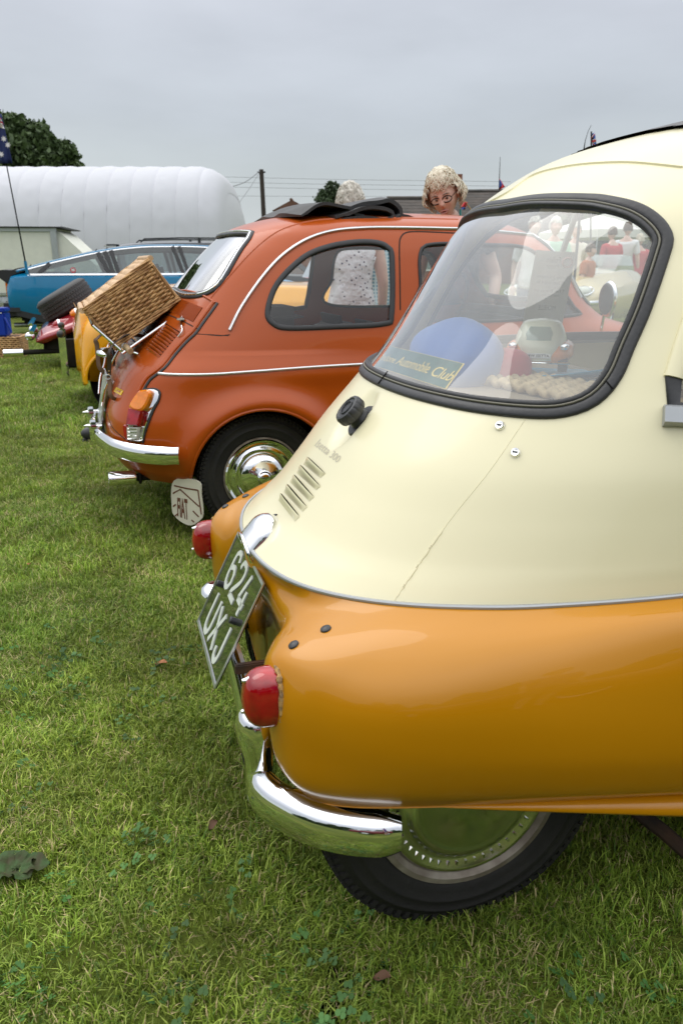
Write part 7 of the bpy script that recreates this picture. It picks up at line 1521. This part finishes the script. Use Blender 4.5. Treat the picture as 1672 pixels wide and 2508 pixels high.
mk('toy_plate_text', [(1.045 * ts, (-0.28 + 0.56 * a) * ts, (0.57 + 0.10 * b) * ts) for a, b in Vt], Ft, M['black'], pl_, smooth=False)
# green club sticker inside the glass
cst = thing('club_sticker', 'dark green and gold club sticker inside the lower edge of the rear window', 'sticker', IF.o, IF.a)
zs = lambda x, y: (860 + x / 4.9, 800 + y / 4.9)
def onglass(x, y, off): l, n = IF.hit(x, y); return (l - n * off) if l is not None else None
def decal(c00, c10, c11, c01, off, nm, m, par, n=(14, 6)):
    V_ = []; 
    for i in range(n[0] + 1):
        for j in range(n[1] + 1):
            s_, t = i / n[0], j / n[1]; x = (c00[0] * (1 - s_) + c10[0] * s_) * (1 - t) + (c01[0] * (1 - s_) + c11[0] * s_) * t; y = (c00[1] * (1 - s_) + c10[1] * s_) * (1 - t) + (c01[1] * (1 - s_) + c11[1] * s_) * t; V_.append(onglass(x, y, off))
    return mk(nm, V_, [(i * (n[1] + 1) + j, (i + 1) * (n[1] + 1) + j, (i + 1) * (n[1] + 1) + j + 1, i * (n[1] + 1) + j + 1) for i in range(n[0]) for j in range(n[1])], m, par)
gold = mat('gold_print', (0.75, 0.55, 0.14), 0.5); grn = mat('sticker_green', (0.012, 0.085, 0.065), 0.5, var=0.2, vscale=120)
c00, c10, c11, c01 = zs(222, 440), zs(1108, 725), zs(1330, 420), zs(385, 195)
dg_ = decal(c00, c10, c11, c01, 0.0062, 'sticker_border', gold, cst); decal(*[lerp(p, ((c00[0] + c11[0]) / 2, (c00[1] + c11[1]) / 2), 0.035) for p in (c00, c10, c11, c01)], 0.0057, 'sticker_field', grn, cst)
for tx_, q_ in (('sledone', ((275, 372), (492, 418), (525, 345), (355, 285))), ('Automobile', ((500, 428), (890, 545), (945, 420), (560, 330))), ('Club', ((925, 565), (1165, 640), (1240, 520), (985, 440)))):
    Vt, Ft = text_tris(tx_, shear=0.45, spacing=0.95); pp = quadmap(Vt, *[zs(*p) for p in q_]); mk('sticker_lettering', [onglass(a, b, 0.0050) for a, b in pp], Ft, gold, cst, smooth=False)
# poster taped inside the far side window, print facing out
pst = thing('window_poster', 'tall printed notice taped inside the far side window, seen from behind', 'poster', IF.o, IF.a)
pv = 0.50; ppx = [(1275, 812), (1372, 816), (1411, 618), (1312, 612)]; V_ = []
pw = [IF.at_v(x, y, pv) for x, y in ppx]
def pq(s_, t): return (pw[0] * (1 - s_) + pw[1] * s_) * (1 - t) + (pw[3] * (1 - s_) + pw[2] * s_) * t
mk('poster_sheet', [pq(i / 6, j / 6) + Vector((0, 0.01 * math.sin(i / 6 * 3.1), 0)) for i in range(7) for j in range(7)], [(i * 7 + j, (i + 1) * 7 + j, (i + 1) * 7 + j + 1, i * 7 + j + 1) for i in range(6) for j in range(6)], mat('poster_paper', (0.66, 0.70, 0.69), 0.8), pst)
ink = mat('poster_ink', (0.22, 0.24, 0.24), 0.8)
for tx_, y0, y1, x0, x1 in (('Folkin', 0.86, 0.93, 0.28, 0.62), ('Motor', 0.79, 0.84, 0.30, 0.60), ('Sunday 3rd August', 0.66, 0.71, 0.12, 0.88), ('10.30am until 4.30', 0.60, 0.64, 0.15, 0.82), ('The Barn of', 0.50, 0.54, 0.10, 0.88), ('Best Western', 0.45, 0.48, 0.3, 0.75), ('MICHELLE', 0.28, 0.34, 0.30, 0.72), ('London, Croydon and', 0.15, 0.18, 0.15, 0.85), ('area', 0.10, 0.13, 0.3, 0.7)):
    Vt, Ft = text_tris(tx_); mk('poster_print', [pq(x1 - (x1 - x0) * a, y0 + (y1 - y0) * b) + Vector((0, -0.004, 0)) for a, b in Vt], Ft, ink, pst, smooth=False)
o = MB().tube([pq(0.80 + 0.12 * math.cos(t), 0.87 + 0.055 * math.sin(t)) + Vector((0, -0.004, 0)) for t in np.linspace(0, 2 * math.pi, 24, endpoint=False)], 0.003, 5, closed=True).build('poster_emblem', mat('poster_red', (0.45, 0.25, 0.22), 0.8), pst)

# =================================================================== behind the photographer (car and person mirrored in the chrome, hedge added for shade)
mar = mat('maroon_paint', (0.16, 0.010, 0.022), 0.25, coat=1.0)
KF = Frame(-168, 2.6, -2.9); kc = thing('maroon_saloon', 'maroon saloon parked opposite the row, visible only mirrored in the chrome bumper', 'car', KF.o, KF.a)
carbody([0, 0.1, 0.5, 1.2, 2.0, 2.8, 3.4, 3.9, 4.0], [0.7, 0.85, 0.9, 0.92, 0.92, 0.90, 0.86, 0.78, 0.6], [0.62, 0.74, 0.78, 0.80, 0.80, 0.79, 0.76, 0.68, 0.5], [0.5, 0.62, 0.68, 0.7, 0.7, 0.7, 0.66, 0.6, 0.5], [0.6, 0.72, 0.78, 0.79, 0.79, 0.78, 0.76, 0.7, 0.5], [0.35, 0.3, 0.26, 0.25, 0.25, 0.25, 0.26, 0.3, 0.35], [0.55, 0.68, 0.74, 0.75, 0.75, 0.74, 0.72, 0.65, 0.5], 'body', mar, kc)
MB().prism([(0.7, 0.90), (1.15, 1.34), (2.3, 1.36), (2.85, 0.90)], 1.15, (0, 0.575, 0), (1, 0, 0), (0, 0, 1)).build('cabin', M['wglass2'], kc); MB().box((1.72, 0, 1.365), (1.2, 1.12, 0.04), None, 0.015).build('roof', mar, kc)
for sg in (-1, 1):
    for cu in (0.8, 3.2): disc_wheel(kc, (cu, 0.70 * sg, 0.30), 0.30, 0.16, sg, M['chrome'])
p_ = person('person', 'person in a purple top standing opposite, seen only as a reflection', (1.15, -1.9, 0), -20, 1.68, mat('purple_cloth', (0.10, 0.05, 0.28), 0.8), denim, brown, sleeve=0.2, short=True)

rg = np.random.default_rng(12); n = 30000; P = np.stack([rg.uniform(-30, 34, n), -17 + rg.normal(0, 0.9, n), rg.random(n) ** 0.8 * 5.2], 1); P[:, 2] *= 0.8 + 0.2 * np.sin(P[:, 0] * 0.5) + 0.15 * np.sin(P[:, 0] * 1.7)  # added unseen hedge, keeps low sky light off the near grass and car
a = rg.normal(size=(n, 3)); a /= np.linalg.norm(a, axis=1)[:, None]; b = np.cross(a, rg.normal(size=(n, 3))); b /= np.linalg.norm(b, axis=1)[:, None]
Q = np.stack([P - a * .28, P + b * .2, P + a * .28, P - b * .2], 1).reshape(-1, 3); o = mk('hedgerow', Q.tolist(), (4 * np.arange(n)[:, None] + np.arange(4)).tolist(), lm, None, smooth=False); o['kind'] = 'stuff'; tag(o, 'unseen tall hedgerow added behind the viewpoint to hold back low sky light', 'hedge')

# =================================================================== ground and grass
gm = bpy.data.materials.new('meadow'); gm.use_nodes = True; nt = gm.node_tree; b = nt.nodes['Principled BSDF']; b.inputs['Roughness'].default_value = 0.9; b.inputs['Specular IOR Level'].default_value = 0.2
tc = nt.nodes.new('ShaderNodeTexCoord')
def nzn(s, d=6): n = nt.nodes.new('ShaderNodeTexNoise'); n.inputs['Scale'].default_value = s; n.inputs['Detail'].default_value = d; nt.links.new(tc.outputs['Object'], n.inputs['Vector']); return n
n1, n2, n3 = nzn(0.9), nzn(14), nzn(120)
r1 = nt.nodes.new('ShaderNodeValToRGB'); r1.color_ramp.elements[0].color = (0.075, 0.12, 0.016, 1); r1.color_ramp.elements[1].color = (0.17, 0.21, 0.04, 1); r1.color_ramp.elements[0].position = .35; r1.color_ramp.elements[1].position = .65; nt.links.new(n1.outputs[0], r1.inputs[0])
r2 = nt.nodes.new('ShaderNodeValToRGB'); r2.color_ramp.elements[0].color = (0.55, 0.5, 0.35, 1); r2.color_ramp.elements[1].color = (1.25, 1.2, 1.0, 1); nt.links.new(n2.outputs[0], r2.inputs[0])
mx = nt.nodes.new('ShaderNodeMix'); mx.data_type = 'RGBA'; mx.blend_type = 'MULTIPLY'; mx.inputs['Factor'].default_value = 1; nt.links.new(r1.outputs[0], mx.inputs['A']); nt.links.new(r2.outputs[0], mx.inputs['B']); nt.links.new(mx.outputs['Result'], b.inputs['Base Color'])
bp = nt.nodes.new('ShaderNodeBump'); bp.inputs['Strength'].default_value = 0.8; bp.inputs['Distance'].default_value = 0.03; nt.links.new(n3.outputs[0], bp.inputs['Height']); nt.links.new(bp.outputs[0], b.inputs['Normal'])
gr = mk('ground', [(-300, -60, 0), (300, -60, 0), (300, 900, 0), (-300, 900, 0)], [(0, 1, 2, 3)], gm, smooth=False); gr['kind'] = 'structure'
def bladeclump(name, n, rad, hmin, hmax, wid, mats, mw, seed, lean=0.6):
    rg = np.random.default_rng(seed); V_ = []; F_ = []; mi = []
    for k in range(n):
        a = rg.uniform(0, 2 * math.pi); r = rad * math.sqrt(rg.random()); x, y = r * math.cos(a), r * math.sin(a); h = rg.uniform(hmin, hmax); d = rg.uniform(0, 2 * math.pi); l = h * lean * rg.random() ** 0.7 * 1.3; w = wid * rg.uniform(0.6, 1.3); px_, py_ = -math.sin(d) * w / 2, math.cos(d) * w / 2; dx, dy = math.cos(d) * l, math.sin(d) * l
        b0 = len(V_); V_ += [(x - px_, y - py_, -0.002), (x + px_, y + py_, -0.002), (x + dx * .35 + px_ * .8, y + dy * .35 + py_ * .8, h * .6), (x + dx * .35 - px_ * .8, y + dy * .35 - py_ * .8, h * .6), (x + dx, y + dy, h * rg.uniform(0.8, 1.0))]
        F_ += [(b0, b0 + 1, b0 + 2, b0 + 3), (b0 + 3, b0 + 2, b0 + 4)]; c = rg.choice(len(mats), p=mw); mi += [c, c]
    me = bpy.data.meshes.new(name); me.from_pydata(V_, [], F_); me.polygons.foreach_set('material_index', mi)
    for m in mats: me.materials.append(m)
    me.update(); return me
def gmat(name, c, tr=0.3):
    m = bpy.data.materials.new(name); m.use_nodes = True; nt = m.node_tree; nt.nodes.clear(); o = nt.nodes.new('ShaderNodeOutputMaterial'); d = nt.nodes.new('ShaderNodeBsdfPrincipled'); t = nt.nodes.new('ShaderNodeBsdfTranslucent'); mx = nt.nodes.new('ShaderNodeMixShader'); mx.inputs[0].default_value = tr
    oi = nt.nodes.new('ShaderNodeObjectInfo'); hs = nt.nodes.new('ShaderNodeHueSaturation'); hs.inputs['Color'].default_value = (*c, 1); mr = nt.nodes.new('ShaderNodeMapRange'); mr.inputs['To Min'].default_value = 0.62; mr.inputs['To Max'].default_value = 1.45; nt.links.new(oi.outputs['Random'], mr.inputs[0])
    # patches across the lawn
    ge = nt.nodes.new('ShaderNodeNewGeometry'); nz = nt.nodes.new('ShaderNodeTexNoise'); nz.inputs['Scale'].default_value = 2.2; nz.inputs['Detail'].default_value = 4; nt.links.new(ge.outputs['Position'], nz.inputs['Vector']); m2 = nt.nodes.new('ShaderNodeMapRange'); m2.inputs['From Min'].default_value = .35; m2.inputs['From Max'].default_value = .65; m2.inputs['To Min'].default_value = 0.72; m2.inputs['To Max'].default_value = 1.3; nt.links.new(nz.outputs[0], m2.inputs[0])
    mu = nt.nodes.new('ShaderNodeMath'); mu.operation = 'MULTIPLY'; nt.links.new(mr.outputs[0], mu.inputs[0]); nt.links.new(m2.outputs[0], mu.inputs[1]); nt.links.new(mu.outputs[0], hs.inputs['Value'])
    nz2 = nt.nodes.new('ShaderNodeTexNoise'); nz2.inputs['Scale'].default_value = 1.1; nz2.inputs['Detail'].default_value = 3; nt.links.new(ge.outputs['Position'], nz2.inputs['Vector']); m3 = nt.nodes.new('ShaderNodeMapRange'); m3.inputs['From Min'].default_value = .35; m3.inputs['From Max'].default_value = .65; m3.inputs['To Min'].default_value = 0.488; m3.inputs['To Max'].default_value = 0.512; nt.links.new(nz2.outputs[0], m3.inputs[0]); nt.links.new(m3.outputs[0], hs.inputs['Hue'])
    nt.links.new(hs.outputs[0], d.inputs['Base Color']); nt.links.new(hs.outputs[0], t.inputs[0]); d.inputs['Roughness'].default_value = 0.5; d.inputs['Specular IOR Level'].default_value = 0.3
    nt.links.new(d.outputs[0], mx.inputs[1]); nt.links.new(t.outputs[0], mx.inputs[2]); nt.links.new(mx.outputs[0], o.inputs[0]); return m
GM = [gmat('blade_green', (0.185, 0.275, 0.030)), gmat('blade_light', (0.31, 0.40, 0.070)), gmat('blade_dark', (0.090, 0.17, 0.024)), gmat('blade_straw', (0.48, 0.40, 0.20), 0.2), gmat('clover_leaf', (0.060, 0.145, 0.035), 0.2)]
hid = bpy.data.collections.new('grass_sources')
def src(me):
    o = bpy.data.objects.new(me.name, me); hid.objects.link(o); return o
for i in range(5): src(bladeclump('a%d' % i, 64, 0.045, 0.007, 0.023, 0.0021, GM[:4], [0.48, 0.34, 0.12, 0.06], 30 + i, 1.1))
src(bladeclump('b0', 40, 0.040, 0.005, 0.018, 0.0019, GM[:4], [0.2, 0.2, 0.1, 0.5], 44, 1.6)); src(bladeclump('b1', 26, 0.03, 0.012, 0.034, 0.0024, GM[:4], [0.5, 0.35, 0.1, 0.05], 45, 0.9))
hid2 = bpy.data.collections.new('clover_sources')
def clover(seed):
    rg = np.random.default_rng(seed); V_ = []; F_ = []
    for k in range(5):
        a = rg.uniform(0, 6.28); r = 0.04 * math.sqrt(rg.random()); x, y, z = r * math.cos(a), r * math.sin(a), rg.uniform(0.010, 0.024); t0 = rg.uniform(0, 6.28)
        for q in range(3):
            t = t0 + q * 2.094; s_ = rg.uniform(0.003, 0.0048); c = (x + math.cos(t) * s_, y + math.sin(t) * s_); b0 = len(V_)
            for w in range(7): an = 2 * math.pi * w / 7; V_.append((c[0] + s_ * .95 * math.cos(an), c[1] + s_ * .95 * math.sin(an), z + 0.002 * math.sin(an + seed)))
            F_.append(tuple(range(b0, b0 + 7)))
    me = bpy.data.meshes.new('c%d' % seed); me.from_pydata(V_, [], F_); me.materials.append(GM[4]); me.update(); return me
for s_ in (1, 2, 3):
    o = bpy.data.objects.new('clover', clover(s_)); hid2.objects.link(o)
def scatter(name, rects, dens, smin, smax, coll, seed, label, zz=0.0015):
    """grass instances on plan polygons via geometry nodes"""
    V_ = []; F_ = []
    for r in rects: b0 = len(V_); V_ += [(x, y, zz) for x, y in r]; F_.append(tuple(range(b0, b0 + len(r))))
    o = mk(name, V_, F_, gm, None, smooth=False); o['kind'] = 'stuff'; tag(o, label, 'grass')
    ng = bpy.data.node_groups.new(name, 'GeometryNodeTree'); ng.interface.new_socket('Geometry', in_out='INPUT', socket_type='NodeSocketGeometry'); ng.interface.new_socket('Geometry', in_out='OUTPUT', socket_type='NodeSocketGeometry')
    n = ng.nodes; L = ng.links; gi = n.new('NodeGroupInput'); go = n.new('NodeGroupOutput'); dp = n.new('GeometryNodeDistributePointsOnFaces'); dp.inputs['Density'].default_value = dens; dp.inputs['Seed'].default_value = seed
    ci = n.new('GeometryNodeCollectionInfo'); ci.inputs[0].default_value = coll; ci.inputs['Separate Children'].default_value = True; ci.inputs['Reset Children'].default_value = True
    ip = n.new('GeometryNodeInstanceOnPoints'); ip.inputs['Pick Instance'].default_value = True; rv = n.new('FunctionNodeRandomValue'); rv.data_type = 'FLOAT_VECTOR'; rv.inputs[0].default_value = (-0.12, -0.12, 0); rv.inputs[1].default_value = (0.12, 0.12, 6.283)
    sv = n.new('FunctionNodeRandomValue'); sv.data_type = 'FLOAT'; sv.inputs[2].default_value = smin; sv.inputs[3].default_value = smax
    jg = n.new('GeometryNodeJoinGeometry')
    L.new(gi.outputs[0], dp.inputs[0]); L.new(dp.outputs[0], ip.inputs[0]); L.new(ci.outputs[0], ip.inputs['Instance']); L.new(rv.outputs[0], ip.inputs['Rotation']); L.new(sv.outputs[1], ip.inputs['Scale']); L.new(gi.outputs[0], jg.inputs[0]); L.new(ip.outputs[0], jg.inputs[0]); L.new(jg.outputs[0], go.inputs[0])
    md = o.modifiers.new('g', 'NODES'); md.node_group = ng; return o
scatter('grass', [[(-1.0, 0.55), (1.6, 0.55), (1.6, 2.6), (-1.5, 2.6)]], 1300, 0.75, 1.3, hid, 1, 'short green lawn grass around the bubble car')
scatter('grass', [[(-2.6, 2.6), (2.2, 2.6), (3.0, 5.0), (-3.4, 5.0)]], 620, 0.9, 1.5, hid, 2, 'lawn grass around the orange saloon')
scatter('grass', [[(-5.5, 5.0), (4.5, 5.0), (9, 13), (-9, 13)]], 170, 1.3, 2.2, hid, 3, 'lawn grass further back among the parked cars')
scatter('clover', [[(-0.55, 0.75), (-0.1, 0.7), (0.1, 1.0), (-0.3, 1.35), (-0.6, 1.2)], [(0.25, 0.65), (0.8, 0.65), (0.9, 1.1), (0.3, 1.0)], [(-1.0, 1.5), (-0.4, 1.5), (-0.4, 2.2), (-1.2, 2.2)], [(-1.0, 0.62), (-0.56, 0.62), (-0.62, 1.45), (-1.2, 1.4)], [(-0.08, 0.60), (0.24, 0.60), (0.24, 0.98), (-0.02, 0.98)]], 120, 0.7, 1.2, hid2, 5, 'patches of low clover among the lawn grass', 0.004)
hid3 = bpy.data.collections.new('straw_sources')
for i in range(3): o = bpy.data.objects.new('straw', bladeclump('s%d' % i, 44, 0.045, 0.004, 0.014, 0.0019, GM[:4], [0.15, 0.1, 0.0, 0.75], 60 + i, 2.2)); hid3.objects.link(o)
def gpatch(px, py, rx, ry):
    d = wray(px, py); c = Vector((0, 0, CAMZ)) + d * (-CAMZ / d.z); return [(c.x + rx * math.cos(t) * (1 + 0.3 * math.sin(3 * t + px)), c.y + ry * math.sin(t) * (1 + 0.25 * math.cos(2 * t + py))) for t in np.linspace(0, 2 * math.pi, 14, endpoint=False)]
scatter('dry_grass', [gpatch(1230, 2410, 0.09, 0.06), gpatch(900, 2330, 0.05, 0.04), gpatch(170, 1490, 0.16, 0.12), gpatch(420, 1400, 0.20, 0.12), gpatch(80, 2040, 0.10, 0.08), gpatch(560, 2060, 0.08, 0.06), gpatch(60, 1640, 0.12, 0.1), gpatch(330, 1180, 0.25, 0.15), gpatch(80, 1250, 0.3, 0.18)], 240, 0.8, 1.3, hid3, 6, 'dry straw coloured patches in the lawn', 0.0055)
# broad weed leaves and fallen leaves
wd = WD = thing('weed_rosette', 'broad dark green dock leaves flat on the lawn at the lower left edge', 'weed', tuple(wray(45, 2150) * (CAMZ / -wray(45, 2150).z) + Vector((0, 0, CAMZ))))
wl_ = mat('dock_leaf', (0.045, 0.10, 0.03), 0.6, spec=0.2, col2=(0.05, 0.05, 0.022), vscale=30, bump=0.3, bscale=60)
for k, (a, L_, w) in enumerate(((10, 0.075, 0.030), (170, 0.075, 0.035), (60, 0.05, 0.025), (215, 0.06, 0.03), (320, 0.055, 0.024), (120, 0.06, 0.028))):
    V_ = []; a = R(a)
    for i in range(11):
        t = i / 10; ww = w * math.sin(math.pi * min(1, t * 1.02)) ** 0.6 * (1 + 0.15 * math.sin(t * 20))
        for j in (-1, -0.5, 0, 0.5, 1): x = L_ * t; y = ww * j; V_.append((x * math.cos(a) - y * math.sin(a), x * math.sin(a) + y * math.cos(a), 0.026 + 0.012 * math.sin(t * 2.6) + 0.006 * abs(j) * (1 + math.sin(t * 9 + j * 3)) - 0.004 * (j == 0)))
    o = mk('leaf', V_, [(i * 5 + j, (i + 1) * 5 + j, (i + 1) * 5 + j + 1, i * 5 + j + 1) for i in range(10) for j in range(4)], wl_, wd)
WD.scale = (0.8, 0.8, 0.7)
def onground(x, y, z=0.0): d = wray(x, y); return Vector((0, 0, CAMZ)) + d * ((z - CAMZ) / d.z)
dl = mat('dead_leaf', (0.30, 0.12, 0.045), 0.8, var=0.3, vscale=60); dl2 = mat('dead_leaf_dark', (0.10, 0.05, 0.025), 0.8)
for x, y, s_, m_, lb in ((395, 1625, 0.022, dl, 'orange brown dead leaf lying on the lawn left of the number plate'), (72, 1382, 0.018, dl, 'small russet dead leaf on the lawn at the left'), (522, 2022, 0.016, dl2, 'dark brown dead leaf below the chrome bumper'), (935, 2395, 0.018, dl2, 'brown dead leaf on the lawn at the bottom centre')):
    p = onground(x, y, 0.026); V_ = []; a = random.uniform(0, 6)
    for i in range(9):
        t = i / 8; w = s_ * 0.5 * math.sin(math.pi * t) ** 0.7
        for j in (-1, 0, 1): xx, yy = s_ * 1.6 * (t - 0.5), w * j; V_.append((xx * math.cos(a) - yy * math.sin(a), xx * math.sin(a) + yy * math.cos(a), 0.004 * abs(j) + 0.004 * math.sin(t * 5)))
    o = mk('fallen_leaf', V_, [(i * 3 + j, (i + 1) * 3 + j, (i + 1) * 3 + j + 1, i * 3 + j + 1) for i in range(8) for j in range(2)], m_, None); o.location = p; tag(o, lb, 'leaf', 'fallen leaves on the lawn')
